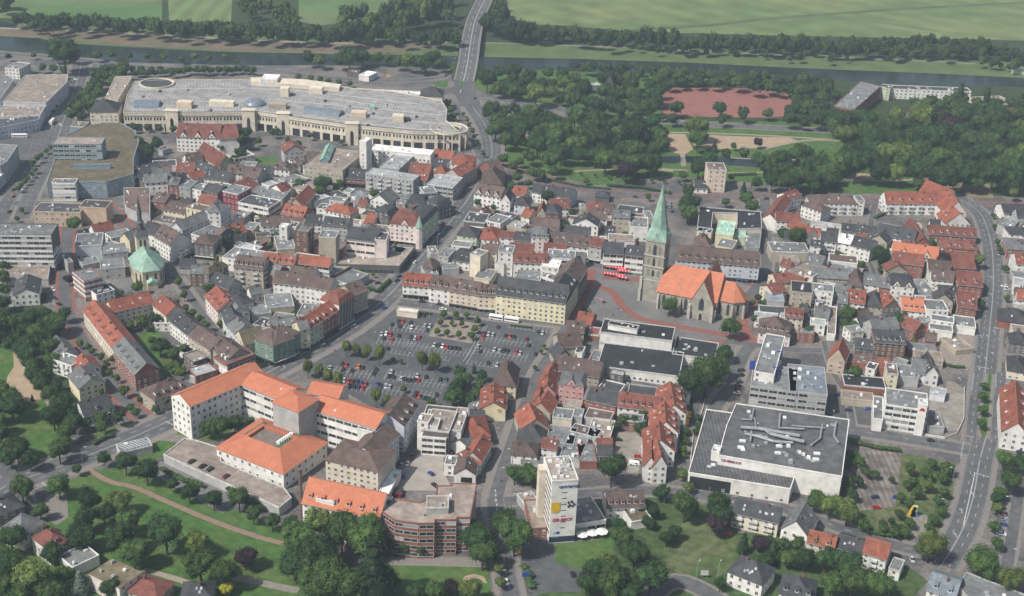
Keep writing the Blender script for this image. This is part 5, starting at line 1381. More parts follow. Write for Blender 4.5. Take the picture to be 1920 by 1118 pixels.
def duct(s, r, z):
    P_ = [P(*t, z) for t in pts('X4', s)]; b = MB()
    for a_, c_ in zip(P_, P_[1:]): b.cyl(a_, c_, r * .72, r * .72, 8)
    b.build('duct', DUC, cin, RIc)
for s, r, z in (('1345,565 1500,575 1640,600 1860,640', 1.2, 14.8), ('1460,405 1440,500 1350,495', .6, 14.2), ('1690,445 1680,570 1900,580', .7, 14.3), ('1380,620 1480,640 1640,690 1800,700', 1.0, 14.3), ('1560,580 1600,620 1760,660 1900,690', 1.3, 14.9), ('1470,500 1480,560', .5, 14.2), ('1790,550 1900,560 2080,570', .6, 14.3), ('2060,540 2040,660 1960,720', .7, 14.3), ('2180,520 2160,640 2200,700', .7, 14.3), ('1440,600 1430,680', .8, 14.4)): duct(s, r, z)
for x, y, w, d_ in ((1360, 690, 3, 1.5), (1345, 745, 3, 1.6), (1680, 735, 3, 1.5), (1668, 795, 3, 1.5), (1415, 435, 1.6, 1.6), (1728, 485, 1.6, 1.6), (2010, 800, 3, 1.5), (2000, 850, 3, 1.5)): ob('roof_vent', UNITW, cin, RIc @ Matrix.Translation(P(*q('X4', '%d,%d' % (x, y)), 13.05)) @ Matrix.Diagonal((w, d_, 1, 1)))
wo = find('white_office'); c = P(*q('X5', '1062,342'), 18); d2 = P(*q('X5', '1132,352'), 18); e = (d2 - c).normalized(); nn = Vector((e.y, -e.x, 0)); V = Matrix((e, Vector((0, 0, 1)), nn)).transposed().to_4x4(); V.translation = (c + d2) / 2 + nn * .12 - Vector((0, 0, 3))
b = MB(); b.prism([(-1.3, 0), (1.3, 0), (.7, 1.1), (-.7, 1.1)], 0, .05); b.box(-1.5, 1.5, -.5, -.15, 0, .05); b.build('red_emblem', RED, wo, wo.matrix_basis.inverted() @ V)
gb = find('glass_bank')
for s in ('1262,955', '1460,1010', '1495,870'):
    b = MB(); b.box(-1.4, 1.4, -.3, .3, -2.6, 2.6); b.build('blue_sign', BLU, gb, gb.matrix_basis.inverted() @ Matrix.Translation(P(*q('Y4', s), 17)))
sh = find('sign_house'); A_, C_ = P(*q('X3', '612,972'), 6), P(*q('X3', '800,982'), 6); wd = (C_ - A_).length; b = MB(); b.box(-2.6, 2.6, -8.62, -8.5, 1.6, 4.4); b.build('painted_sign', BLK, sh, Matrix.Translation((.8, 0, 0)))
yh = find('yellow_gabled_house'); b = MB(); b.cyl((0, 0, 0), (0, -.12, 0), 1.1, 1.1, 16); b.build('round_emblem', mat('emblem_tan', (.40, .33, .18), .8), yh, Matrix.Translation((3.4, -10.02, 6.2)))
# green turret on the striped corner house
th_ = find('turreted_house'); c = P(*q('Z2', '1800,772'), 15); b = MB(); b.cyl((0, 0, 0), (0, 0, 15), 2.4, 2.4, 8); t_ = b.build('corner_turret', wm('i'), th_, th_.matrix_basis.inverted() @ Matrix.Translation((c.x, c.y, 0))); b = MB(); b.cyl((0, 0, 15), (0, 0, 17.5), 3.0, 1.9, 8); b.cyl((0, 0, 17.5), (0, 0, 23), 1.9, .05, 8); b.build('turret_roof', COPPER, t_)
# black arch stripes
sr = find('striped_house'); A_, C_ = P(*q('Y2', '1190,430'), 16), P(*q('Y2', '1325,345'), 16); L = (C_ - A_).length
for i in range(10):
    b = MB(); x = -L / 2 + L * (i + .5) / 10; b.box(x - L / 32, x + L / 32, -6.62, -6.5, 1, 15.2); b.add([(x - L / 32, -6.62, 15.2), (x + L / 32, -6.62, 15.2), (x, -6.62, 16.4)], [(0, 1, 2)]); b.build('black_stripe', BLK, sr)
ou = find('office_house'); b = MB(); b.cyl((0, 0, 0), (0, 0, 26), 1.0, .75, 12); b.cyl((0, 0, 26), (0, 0, 26.7), 1.1, 1.1, 12); b.build('factory_chimney', mat('chimney_stack_brick', (.16, .10, .085), .9), ou, ou.matrix_basis.inverted() @ Matrix.Translation(P(566, 975)))
# white notched terrace screens on the orange roof
sq = find('square_hall')
for i in range(7):
    b = MB(); b.box(-.9, .9, -.9, .9, 0, 1.5); b.cyl((0, 0, 1.5), (0, 0, 1.8), .6, .6, 10); b.build('white_vent', UNITW.materials[0], sq, sq.matrix_basis.inverted() @ Matrix.Translation(P(*q('X2', '%d,%d' % (955 + i * 17, 745 - i * 11)), 12)))
for s_ in ('880,770 960,780 1140,690 1100,650', '680,660 840,560 860,572 700,672'):
    g = [P(*t, 12.4) for t in pts('X2', s_)]; b = MB(); b.add([tuple(v) for v in g], [(0, 1, 2, 3)]); b.build('roof_planting', mat('roof_planting', (.07, .11, .06), .95), sq, sq.matrix_basis.inverted())
# parking deck beside the courtyard block: slab with white parapet
dk = polyvol(None, pts('X2', '28,832 200,700 290,716 482,776 492,885 1000,1100 1060,1180 960,1260'), 4.5, 'g', 't', {'b': 1, 'e': 1, 'u': 1}); dk.name = 'parking_deck'; tag(dk, 'raised concrete parking deck with white parapet below the orange-roofed square hall', 'parking deck')
cb = polyvol(None, pts('X3', '-60,1180 40,925 150,945 20,1190'), 4.5, 'w', 'w', {'b': 1, 'u': 1}); cb.name = 'yard_canopy'; tag(cb, 'long white sloping canopy at the edge of the works yard', 'canopy')
bs = volume(None, q('Y3', '-75,478'), q('Y3', '103,500'), 4, 3.6, 'f', 0, 'c', 'w', opts('b.u1')); bs.name = 'shelter'; tag(bs, 'small white-roofed shelter at the corner of the market car park', 'shelter')
pk = volume(None, q('X1', '1050,795'), q('X1', '1330,730'), 8, 4, 'f', 0, 'g', 'u', opts('b.u1')); pk.name = 'bike_shelter'; tag(pk, 'low glass pavilion with slanting white roof ribs beside the main road', 'shelter')
for i in range(8): b = MB(); b.box(-.15, .15, -3.6, 3.6, 4.6, 4.9); b.build('roof_rib', EDGE, pk, Matrix.Translation((-6 + i * 1.7, 0, 0)) @ Matrix.Rotation(.5, 4, 'Z'))
# abstract sculpture: stacked coloured slabs
sp = ob('sculpture', None); sp.location = P(*q('W5', '965,405')); tag(sp, 'abstract outdoor sculpture of leaning yellow, red and blue slabs on the traffic island', 'sculpture')
for nm, m, sx, x0, hh, a in (('yellow_slab', YEL, 2.2, -1.4, 5.6, .3), ('cream_slab', wm('y'), 2.0, -.3, 6, .15), ('red_slab', RED, 1.6, .7, 4, -.3), ('blue_slab', mat('sculpture_blue', (.12, .22, .55), .5), 1.6, 2.0, 3, -.6)):
    b = MB(); b.box(-sx / 2, sx / 2, -.5, .5, 0, hh); b.build(nm, m, sp, Matrix.Translation((x0, 0, 0)) @ Matrix.Rotation(a, 4, 'Y'))
# ---------------------------------------------------------------- vehicles
PAINT = {}
for k, c, n in (('w', (.72, .72, .72), 'white'), ('s', (.42, .44, .46), 'silver'), ('g', (.16, .17, .18), 'grey'), ('k', (.018, .02, .022), 'black'), ('r', (.45, .02, .02), 'red'), ('m', (.16, .015, .025), 'dark red'), ('b', (.03, .07, .30), 'blue'), ('n', (.015, .03, .075), 'dark blue'), ('t', (.02, .09, .09), 'teal'), ('o', (.70, .17, .02), 'orange'), ('y', (.70, .48, .04), 'yellow'), ('e', (.02, .07, .03), 'dark green')):
    PAINT[k] = (mat('paint_' + n.replace(' ', '_'), c, .3, namt=.02, rv=.05, spec=.5), n)
TYRE = mat('tyre_rubber', (.02, .02, .02), .8); CGL = mat('car_glass', (.02, .025, .03), .08, spec=.7)
def _loft(b, secs, mi=0):
    n = len(secs[0]); vs = [v for s in secs for v in s]; fs = []
    for k in range(len(secs) - 1): fs += [(k * n + i, k * n + (i + 1) % n, (k + 1) * n + (i + 1) % n, (k + 1) * n + i) for i in range(n)]
    b.add(vs, fs + [tuple(range(n - 1, -1, -1)), tuple(range((len(secs) - 1) * n, len(secs) * n))], mi)
def carbody():
    b = MB(); X = [-2.15, -2.05, -1.3, -.2, .9, 1.85, 2.15]; hz = [.62, .84, .92, .92, .90, .76, .55]; hw = [.74, .84, .87, .88, .87, .82, .70]
    _loft(b, [[(x, -w, .28), (x, w, .28), (x, w, z - .18), (x, w - .08, z), (x, -w + .08, z), (x, -w, z - .18)] for x, z, w in zip(X, hz, hw)])
    return b
def cabin():
    b = MB(); lo = [(-1.75, .90), (1.05, .90)]; up_ = [(-1.2, 1.40), (.35, 1.42)]
    b.add([(-1.8, -.78, .90), (1.1, -.78, .90), (1.1, .78, .90), (-1.8, .78, .90), (-1.25, -.60, 1.38), (.35, -.60, 1.40), (.35, .60, 1.40), (-1.25, .60, 1.38)], [(0, 1, 5, 4), (1, 2, 6, 5), (2, 3, 7, 6), (3, 0, 4, 7), (4, 5, 6, 7)]); return b
def roofp():
    b = MB(); b.box(-1.22, .32, -.58, .58, 1.38, 1.44); return b
CB, CR = {}, {}
CAB = cabin().mesh('windows', [CGL]); wb = MB(); wb.cyl((0, -.1, 0), (0, .1, 0), .32, .32, 10); WHL = wb.mesh('wheel', [TYRE])
lb = MB(); lb.box(-.05, .05, -.18, .18, -.08, .08); HL = lb.mesh('headlight', [mat('lamp_glass', (.6, .6, .58), .3)]); TLt = lb.mesh('tail_light', [RED])
for k, (m, n) in PAINT.items(): CB[k] = carbody().mesh('body', [m]); CR[k] = roofp().mesh('roof_panel', [m])
def car(x, y, k, ang, z=.09, sc_=1.0):
    p = P(x, y, z); r = ob('parked_car', None, None, Matrix.Translation(p) @ Matrix.Rotation(ang, 4, 'Z') @ Matrix.Scale(sc_, 4)); I = Matrix
    ob('body', CB[k], r); ob('windows', CAB, r); ob('roof_panel', CR[k], r)
    for sx in (-1.32, 1.32):
        for sy in (-.80, .80): ob('wheel', WHL, r, I.Translation((sx, sy, .32)))
    for sy in (-.6, .6): ob('headlight', HL, r, I.Translation((2.12, sy, .52))); ob('tail_light', TLt, r, I.Translation((-2.1, sy, .6)))
    tag(r, None, 'car', 'cars'); autolabel(r, PAINT[k][1] + ' car,', x, y); return r
def C(reg, d, s, z=.09):
    a, b = d.split('>'); a, b = P(*q(reg, a)), P(*q(reg, b)); ang = math.atan2(b.y - a.y, b.x - a.x)
    for t in s.split():
        x, y, k = t.split(','); X, Y = q(reg, x + ',' + y); car(X, Y, k, ang + (math.pi if rnd.random() < .4 else 0) + rnd.uniform(-.03, .03), z)
C('Y3', '705,690>675,760', '690,680,k 675,712,r 727,688,s 765,692,s 873,705,k 913,705,r 948,715,k 1057,735,m 1077,785,k 1160,672,k 1197,680,s 635,795,s 652,845,k 778,825,s 822,835,s 858,830,k 892,838,k 967,845,r 1002,858,s 722,945,k 800,958,s 808,628,k 1135,865,k 45,590,n 55,630,w 172,612,s 213,618,s 187,655,n 50,722,k 85,722,s 120,715,r 253,785,s 290,790,k 325,795,w 362,803,r 402,808,k 437,813,k 470,820,k 160,530,k')
C('Y2', '1655,590>1640,640', '1712,578,k 1745,578,r 1652,608,k 1720,620,k 1815,590,k 1825,630,w 1562,690,s 1602,685,w 1638,692,r 1582,730,k 1650,740,r 1712,705,k 1820,718,k 1615,812,n 1855,725,s')
C('Y2', '1690,620>1640,640', '')
C('X2', '1490,100>1470,150', '1470,105,k 1500,110,r 1475,145,k 1545,158,k 1600,125,o 1632,132,k 1740,150,k 1722,182,k 1372,135,s 1485,235,s 1518,240,r 1552,245,m 1590,248,k 1622,258,b 1655,265,r 1522,285,k 1563,288,k 1600,292,n 1632,298,r 1750,265,b 1785,280,k 1822,285,s 1860,165,s 1845,200,k 1880,208,k')
C('X3', '110,100>90,160', '65,85,s 42,125,k 78,132,k 150,145,s 187,155,k 227,158,k 265,158,k 303,160,r 290,122,s 367,130,k 492,152,k 540,155,t 15,205,s 50,215,s 282,270,k 270,290,k 308,298,r 345,310,t 457,290,k 380,320,k')
C('X3', '260,770>240,820', '250,795,k 205,890,w 155,905,s 592,790,k 140,925,k')
C('X3', '380,950>450,1000', '160,1000,b 410,975,b 445,1080,k')
C('X2', '230,905>290,870', '258,888,k 345,927,k 402,952,k 530,1010,m', 4.62)
C('Y2', '770,880>840,850', '920,892,k 1590,462,b 1695,222,k 1715,185,k')
C('Y2', '1150,180>1220,185', '1175,180,n 1200,165,b 1420,205,k 1405,235,r 1435,215,s 1535,243,k 1220,120,g')
C('Z3', '210,880>250,850', '228,868,k 278,805,w 303,778,r 328,748,k 88,1085,w')
C('Z4', '1180,520>1240,515', '240,513,t 1380,530,m')
C('Z4', '545,560>520,590', '540,570,s 545,600,g 560,640,k 500,605,k')
C('Z3', '1500,620>1520,660', '1518,630,k 1548,630,k 1545,755,k')
C('Y3', '120,400>190,405', '150,405,k 303,428,k 330,470,w 455,445,g 540,450,g')
C('Y4', '1110,1005>1190,1005', '1165,1005,k 1150,1050,k 1145,1100,g')
C('X4', '1310,80>1380,75', '1350,75,k 1345,115,k 1325,210,k 1310,240,m 1315,270,w 1330,178,k')
C('X4', '330,200>400,205', '365,200,s 135,188,k 275,680,k 450,828,r 430,870,k 430,895,w 185,115,o')
C('X5', '1120,640>1195,645', '1158,642,k 390,268,n 480,395,n 655,350,k 645,385,b')
C('X5', '1775,930>1855,935', '1818,935,w')
C('W5', '605,245>680,240', '640,245,n 655,335,r 820,245,b')
C('W5', '1690,330>1760,345', '1725,335,k 1725,385,r 1735,412,s 1725,430,g 1735,480,b 1725,560,w 1725,545,s')
C('W5', '950,760>965,800', '958,780,s')
C('W4', '1100,560>1190,595', '1145,575,r')
C('W3', '1160,945>1245,945', '1205,945,k 1225,1010,t')
C('W3', '1560,900>1580,950', '1567,930,k')
C('W3', '950,870>970,920', '955,880,s 985,1000,w')
C('Y1', '450,295>480,310', '460,300,w 480,375,n 513,425,k 520,92,k')
C('Z1', '100,520>130,500', '115,510,r 120,450,k 225,305,s 80,645,k 200,460,w')
C('T1', '410,480>440,500', '430,495,w 565,598,w 590,705,s 455,940,w 500,675,w 70,735,k 105,655,s')
C('T2', '1590,180>1610,150', '1590,165,k 1582,205,g 1575,360,s 1565,425,s 1440,560,k 1420,570,k 1640,740,k 1535,690,w')
C('T3', '1240,915>1300,915', '1280,915,s 1300,912,w')
C('Y5', '1640,160>1720,170', '1700,165,s 1690,270,w 1720,300,s 1450,480,s 955,175,m')
C('Y5', '150,700>170,740', '165,715,k 30,690,k 45,680,k 340,690,g 900,880,g')
C('X5', '1920,760>1890,760', '1890,738,n')
rr2 = random.Random(4); nc = 0
while nc < 46:
    zp = rr2.choice(('250,335 880,320 735,525 480,640', '862,395 1190,402 1195,492 770,515', '1440,440 1830,440 1838,640 1440,640', '1020,640 1290,745 1200,860 960,870')); zp = [tuple(map(float, t.split(','))) for t in zp.split()]
    x, y = rr2.uniform(min(p[0] for p in zp), max(p[0] for p in zp)), rr2.uniform(min(p[1] for p in zp), max(p[1] for p in zp)); w_ = P(x, y)
    if inside((x, y), zp) and all(FREE(w_.x + a, w_.y + b_) for a in (-2, 0, 2) for b_ in (-2, 0, 2)): car(x, y, rr2.choice('kkkswgnrb'), rr2.choice((.1, 1.6, .2, 1.4)), .05); nc += 1
for i_, (x, y, k) in enumerate(((300, 172, 'k'), (352, 170, 's'), (430, 178, 'w'), (548, 178, 'r'), (610, 190, 'k'), (655, 200, 's'), (700, 214, 'b'), (724, 198, 'w'), (781, 220, 'k'), (395, 208, 'g'), (268, 182, 's'), (690, 236, 'k'))): car(x, y, k, 1.45, 15.1)
# larger vehicles
def bigcar(name, reg, s, d, L, Wd, Hh, col, lab, cat, cab=True, z=.09):
    a, b = d.split('>'); a, b = P(*q(reg, a)), P(*q(reg, b)); ang = math.atan2(b.y - a.y, b.x - a.x); r = ob(name, None, None, Matrix.Translation(P(*q(reg, s), z)) @ Matrix.Rotation(ang, 4, 'Z')); tag(r, lab, cat)
    b = MB(); x = L / 2; w = Wd / 2; _loft(b, [[(xx, -w + i_, .4), (xx, w - i_, .4), (xx, w - i_, hh - .25), (xx, w - .2 - i_, hh), (xx, -w + .2 + i_, hh), (xx, -w + i_, hh - .25)] for xx, hh, i_ in ((-x, Hh - .1, .06), (-x + .3, Hh, 0), (x - .5, Hh, 0), (x, Hh - .5, .08))]); b.build('body', PAINT[col][0], r)
    g = MB(); g.box(-x + .4, x - .4, -w - .03, w + .03, Hh * .45, Hh * .72) if cab else g.box(x - 2.2, x - .9, -w - .03, w + .03, Hh * .5, Hh * .8); g.box(x - .35, x + .02, -w + .2, w - .2, Hh * .45, Hh * .78); g.build('windows', CGL, r)
    for sx in (-x + L * .2, x - L * .2):
        for sy in (-w + .1, w - .1): ob('wheel', WHL, r, Matrix.Translation((sx, sy, .45)) @ Matrix.Scale(1.35, 4))
    return r
bu = bigcar('articulated_bus', 'Y3', '795,555', '745,545>860,562', 8.4, 2.5, 3.0, 'w', 'white articulated bus driving past the long pale yellow market row', 'bus')
b = MB(); b.box(4.2, 5.0, -1.1, 1.1, .5, 2.8); b.build('bellows', BLK, bu); b = MB(); b.box(5.0, 13.6, -1.25, 1.25, .4, 3.0); rr_ = b.build('rear_section', PAINT['w'][0], bu); b = MB(); b.box(5.3, 13.3, -1.28, 1.28, 1.4, 2.2); b.build('windows', CGL, rr_)
bigcar('city_bus', 'T1', '150,1030', '95,1025>210,1025', 12, 2.5, 3, 'w', 'white city bus at the crossing on the left edge', 'bus')
bigcar('city_bus', 'Z3', '702,300', '680,335>725,265', 11, 2.5, 3, 'w', 'white bus with red front entering the main road by the shops', 'bus')
bigcar('lorry', 'T1', '393,925', '372,950>415,905', 10, 2.6, 3.4, 'w', 'white lorry with red front on the left dual carriageway', 'lorry', False)
bigcar('delivery_van', 'Y2', '800,868', '760,885>845,850', 5.8, 2.1, 2.5, 'w', 'long white delivery van parked by the green-panelled corner building', 'van', False)
bigcar('delivery_van', 'Z2', '1195,485', '1180,500>1205,470', 4.8, 1.9, 2.1, 'w', 'white van parked on the courtyard roof behind the red-roofed low house', 'van', False)
bigcar('delivery_van', 'Z4', '1100,675', '1090,660>1100,690', 1, 1, 1, 'w', None, 'van') if False else None
bigcar('delivery_van', 'X4', '415,893', '380,890>460,900', 5, 2, 2.2, 'w', 'white van parked beside the big round tree, left of the white-gabled row', 'van', False)
bigcar('refuse_container', 'X3', '0,0', '0,0>1,1', 1, 1, 1, 'e', None, 'c') if False else None
for s, m, l in (('1705,235', PAINT['m'][0], 'dark red skip container at the corner of the works yard'), ('1710,205', PAINT['e'][0], 'dark green skip container behind the red one at the works yard')):
    r = ob('skip_container', None, None, Matrix.Translation(P(*q('W2', s))) @ Matrix.Rotation(-.3, 4, 'Z')); tag(r, l, 'container'); b = MB(); b.add([(-2.6, -1.1, .2), (2.6, -1.1, .2), (2.6, 1.1, .2), (-2.6, 1.1, .2), (-3, -1.2, 2), (3, -1.2, 2), (3, 1.2, 2), (-3, 1.2, 2)], [(0, 1, 5, 4), (1, 2, 6, 5), (2, 3, 7, 6), (3, 0, 4, 7), (4, 5, 6, 7)]); b.build('body', m, r); b = MB(); b.box(-3.1, 3.1, -1.3, -1.15, 1.8, 2.05); b.box(-3.1, 3.1, 1.15, 1.3, 1.8, 2.05); b.build('rim', DARK, r)
# ---------------------------------------------------------------- parasols, awnings, people, lamps, signs
def parasol_mesh(col, nm, sq=False):
    b = MB(); n = 4 if sq else 8; b.cyl((0, 0, 2.3), (0, 0, 3.1), 1, .03, n, 0, False); b.cyl((0, 0, 2.1), (0, 0, 2.3), 1, 1, n, 0, False); b.m = [1 if (nm == 'red' and i in (1, 5)) else 0 for i in range(len(b.f))]; return b.mesh('canopy', [mat('fabric_' + nm, col, .9), mat('fabric_print', (.75, .5, .5), .9)])
PR = {k: parasol_mesh(c, n) for k, c, n in (('r', (.62, .035, .06), 'red'), ('w', (.78, .77, .72), 'white'), ('b', (.05, .18, .50), 'blue'), ('y', (.72, .42, .04), 'yellow'), ('p', (.55, .12, .32), 'pink'))}
pb = MB(); pb.cyl((0, 0, 0), (0, 0, 2.9), .05, .05, 6); pb.cyl((0, 0, 0), (0, 0, .12), .4, .4, 8); POLE = pb.mesh('pole', [METAL])
def parasol(reg, s, k, r, grp):
    for t in s.split():
        x, y = q(reg, t); o = ob('parasol', None, None, Matrix.Translation(P(x, y, .06))); ob('canopy', PR[k], o, Matrix.Diagonal((r, r, 1, 1))); ob('pole', POLE, o)
        tag(o, None, 'parasol', grp); autolabel(o, {'r': 'red', 'w': 'white', 'b': 'blue', 'y': 'yellow', 'p': 'pink'}[k] + ' parasol,', x, y)
parasol('Z3', '1752,1140 1778,1143 1804,1146 1830,1150 1856,1153 1882,1157 1908,1160 1735,1198 1760,1202 1786,1206 1812,1210 1838,1214 1864,1218 1890,1222', 'r', 1.7, 'red cafe parasols on the church square')
parasol('Y4', '95,150 120,153 146,157 172,160 90,205 118,211 146,216', 'r', 1.7, 'red cafe parasols on the church square')
parasol('Y4', '1128,222 1165,226 1202,230', 'b', 2.6, 'blue cafe parasols behind the church'); parasol('Y4', '1278,222', 'w', 2.0, 'blue cafe parasols behind the church')
parasol('X4', '880,470 875,500 862,535 858,560', 'y', 1.9, 'yellow cafe parasols beside the red-roofed row')
parasol('W3', '1650,610 1738,595 1822,585', 'w', 2.8, 'big white parasols by the tower'); parasol('Y3', '1715,410', 'p', 1.5, 'market parasols')
# small street trees, lamps
lmb = MB(); lmb.cyl((0, 0, 0), (0, 0, 8), .12, .07, 6); LPM = lmb.mesh('pole', [METAL]); lm2 = MB(); lm2.cyl((0, 0, 8), (1.6, 0, 8.3), .05, .04, 5); ARM = lm2.mesh('arm', [METAL]); lm3 = MB(); lm3.box(1.3, 2.4, -.2, .2, 8.2, 8.45); LH = lm3.mesh('lamp_head', [EDGE])
def lamp(x, y, ang):
    o = ob('street_lamp', None, None, Matrix.Translation(P(x, y, .06)) @ Matrix.Rotation(ang, 4, 'Z')); ob('pole', LPM, o); ob('arm', ARM, o); ob('lamp_head', LH, o); tag(o, None, 'street lamp', 'street lamps'); autolabel(o, 'grey street lamp,', x, y)
for x, y, a in ((603, 672, .6), (660, 635, .6), (725, 578, .6), (772, 515, .9), (820, 462, .9), (862, 412, .9), (110, 835, .5), (215, 800, 3.6), (400, 745, 3.6), (155, 868, .5), (1040, 722, 0), (960, 870, 3), (935, 905, 0), (908, 870, 3.1), (1785, 905, 3), (1770, 965, 3), (1888, 745, 3), (1872, 640, 3), (1878, 560, 3), (1874, 500, 3), (1845, 440, 3), (1668, 810, 1.5), (1760, 830, 1.5), (1560, 800, 1.5), (1245, 945, 1), (1345, 1085, 1), (1305, 1085, 1),
                (1030, 330, 5), (1150, 350, 5), (1250, 375, 1.5), (1350, 385, 1.5), (1500, 385, 1.5), (850, 40, 0), (905, 50, 3), (858, 85, 0), (900, 100, 3), (850, 125, 0), (920, 240, 3), (945, 280, 3), (805, 597, 1), (890, 655, 1), (700, 650, 1), (765, 690, 1), (1890, 960, 3), (1905, 1060, 3), (1915, 890, 3), (130, 210, 0), (60, 320, 0), (110, 280, 0), (1100, 1010, 2), (955, 1045, 3)): lamp(x, y, a)
# people: one continuous body each
def person_mesh(cl, pants, seed):
    b = MB(); r = random.Random(seed); st = r.uniform(.1, .28)
    secs = []
    def ring(c, rx, ry, n=8): return [(c[0] + rx * math.cos(2 * math.pi * i / n), c[1] + ry * math.sin(2 * math.pi * i / n), c[2]) for i in range(n)]
    _loft(b, [ring((0, 0, .86), .17, .13), ring((0, 0, 1.05), .16, .12), ring((0, 0, 1.3), .21, .13), ring((0, 0, 1.43), .19, .11), ring((0, 0, 1.49), .06, .06)], 0)
    _loft(b, [ring((0, 0, 1.48), .055, .055), ring((0, 0, 1.56), .08, .09), ring((0, 0, 1.66), .09, .10), ring((0, 0, 1.75), .05, .06)], 2)
    for sg in (-1, 1):
        _loft(b, [ring((sg * .09, 0, .90), .10, .11, 6), ring((sg * .10, sg * st * .5, .48), .065, .07, 6), ring((sg * .10, sg * st, .08), .045, .05, 6), ring((sg * .10, sg * st - .05, .0), .05, .12, 6)], 1)
        _loft(b, [ring((sg * .22, 0, 1.42), .05, .05, 6), ring((sg * .27, -sg * .08, 1.14), .042, .042, 6), ring((sg * .27, -sg * .16, .90), .035, .035, 6), ring((sg * .27, -sg * .18, .80), .03, .04, 6)], 0)
    return b.mesh('person', [mat('shirt_' + cl[0], cl[1], .9), mat('trousers_dark', pants, .9), mat('skin', (.45, .27, .19), .7)])
PM = [person_mesh(c, p, i) for i, (c, p) in enumerate(((('white', (.6, .6, .6)), (.03, .04, .08)), (('pink', (.55, .15, .25)), (.03, .04, .08)), (('black', (.03, .03, .03)), (.03, .04, .08)), (('blue', (.06, .12, .35)), (.03, .04, .08))))]
PN = ['white shirt', 'pink shirt', 'black shirt', 'blue shirt']
for i, (r_, s) in enumerate((('Y3', '1685,385'), ('Y3', '1652,415'), ('Y3', '1730,430'), ('Y4', '90,470'), ('Y4', '112,492'), ('Y4', '140,490'), ('Y4', '42,525'), ('Y4', '1200,530'), ('Y4', '1185,600'), ('Y2', '1145,830'), ('Y2', '1160,840'), ('Z3', '190,870'), ('Z3', '315,890'), ('Y2', '1400,490'), ('Y3', '1110,610'), ('X3', '1285,190'), ('X3', '1000,590'), ('W3', '935,110'), ('X4', '825,790'), ('X1', '145,940'), ('X1', '170,950'), ('X1', '325,930'), ('X5', '1560,795'), ('Y5', '1655,510'), ('T2', '1300,150'))):
    x, y = q(r_, s); o = ob('person', PM[i % 4], None, Matrix.Translation(P(x, y, .07)) @ Matrix.Rotation(rnd.uniform(0, 6), 4, 'Z')); tag(o, None, 'person', 'people walking'); autolabel(o, 'walking person in ' + PN[i % 4] + ',', x, y)
# poster boards and yellow signs
for r_, s, m, l in (('W3', '1153,975', BLU, 'blue and white board on posts at the car park below the tower'), ('W3', '1075,765', YEL, 'yellow direction board beside the street under the big trees'), ('W4', '940,960', EDGE, 'white notice board on two posts at the meadow edge'), ('T2', '1762,905', YEL, 'yellow direction board beside the junction near the park'), ('T2', '990,590', YEL, 'yellow board on the grass near the canal'), ('X5', '1725,330', YEL, 'small yellow box on the pavement right of the tree-lined median')):
    x, y = q(r_, s); o = ob('sign_board', None, None, Matrix.Translation(P(x, y, .05))); tag(o, l, 'sign'); b = MB(); b.box(-1.6, 1.6, -.08, .08, 1.6, 3.9); b.build('panel', m, o)
    for sx in (-1.3, 1.3): b = MB(); b.cyl((sx, .15, 0), (sx, .15, 3.6), .06, .06, 6); b.build('post', METAL, o)
for s in ('1300,940 1780,720', '1330,1060'): pass
# low walls
for r_, s, hh, m, l in (('X4', '1035,275 1015,410 930,640 905,880', 1.0, EDGE, 'white low wall along the west side of the cinema'), ('W3', '1040,232 1285,218', 1.2, EDGE, 'white garden wall left of the white tower'), ('X5', '1430,210 1425,470 1370,590 1270,625 1110,600', 1.3, EDGE, 'curved concrete wall round the cleared lot by the ring road'), ('X2', '628,1095 800,985', 2.5, EDGE, 'mesh-topped retaining wall at the end of the parking deck'), ('X4', '250,560 190,690 230,700', 2.0, EDGE, 'white yard wall between two courtyards left of the red-roofed row')):
    ln = [P(*t) for t in pts(r_, s)]; b = MB(); c0 = ln[0]
    for a_, c_ in zip(ln, ln[1:]):
        d = (c_ - a_).normalized(); n = Vector((-d.y, d.x, 0)) * .15; a2, c2 = a_ - c0, c_ - c0; vs = [a2 - n, c2 - n, c2 + n, a2 + n]; b.add([(v.x, v.y, 0) for v in vs] + [(v.x, v.y, hh) for v in vs], [(4, 5, 6, 7), (0, 1, 5, 4), (1, 2, 6, 5), (2, 3, 7, 6), (3, 0, 4, 7)])
    o = b.build('wall', m, None, Matrix.Translation(c0)); tag(o, l, 'wall')
# ---------------------------------------------------------------- trees
def leafmat(name, col, var=.32):
    m = mat('foliage_' + name, col, .9, nscale=5.0, namt=var, rv=.24, second=(col[0] * 1.5, col[1] * 1.35, col[2] * 1.1), s2=2.6, spec=.15); return m
LMAT = {'d': (leafmat('dark', (.021, .048, .018)), 'dark green'), 'm': (leafmat('mid', (.037, .073, .023)), 'mid green'), 'l': (leafmat('light', (.068, .102, .030)), 'light green'), 'p': (leafmat('copper_beech', (.022, .016, .022)), 'dark purple'),
        'c': (leafmat('conifer', (.020, .042, .022)), 'dark conifer'), 'b': (leafmat('blue_spruce', (.075, .105, .095)), 'blue-grey conifer'), 'o': (leafmat('poplar', (.020, .048, .018)), 'tall dark poplar'), 's': (leafmat('street', (.045, .080, .020)), 'small green'), 'v': (leafmat('lime', (.070, .095, .026)), 'tall light green'), 'y': (leafmat('yellow', (.20, .21, .02)), 'yellow-green')}
BARK = mat('bark', (.055, .045, .035), .95)
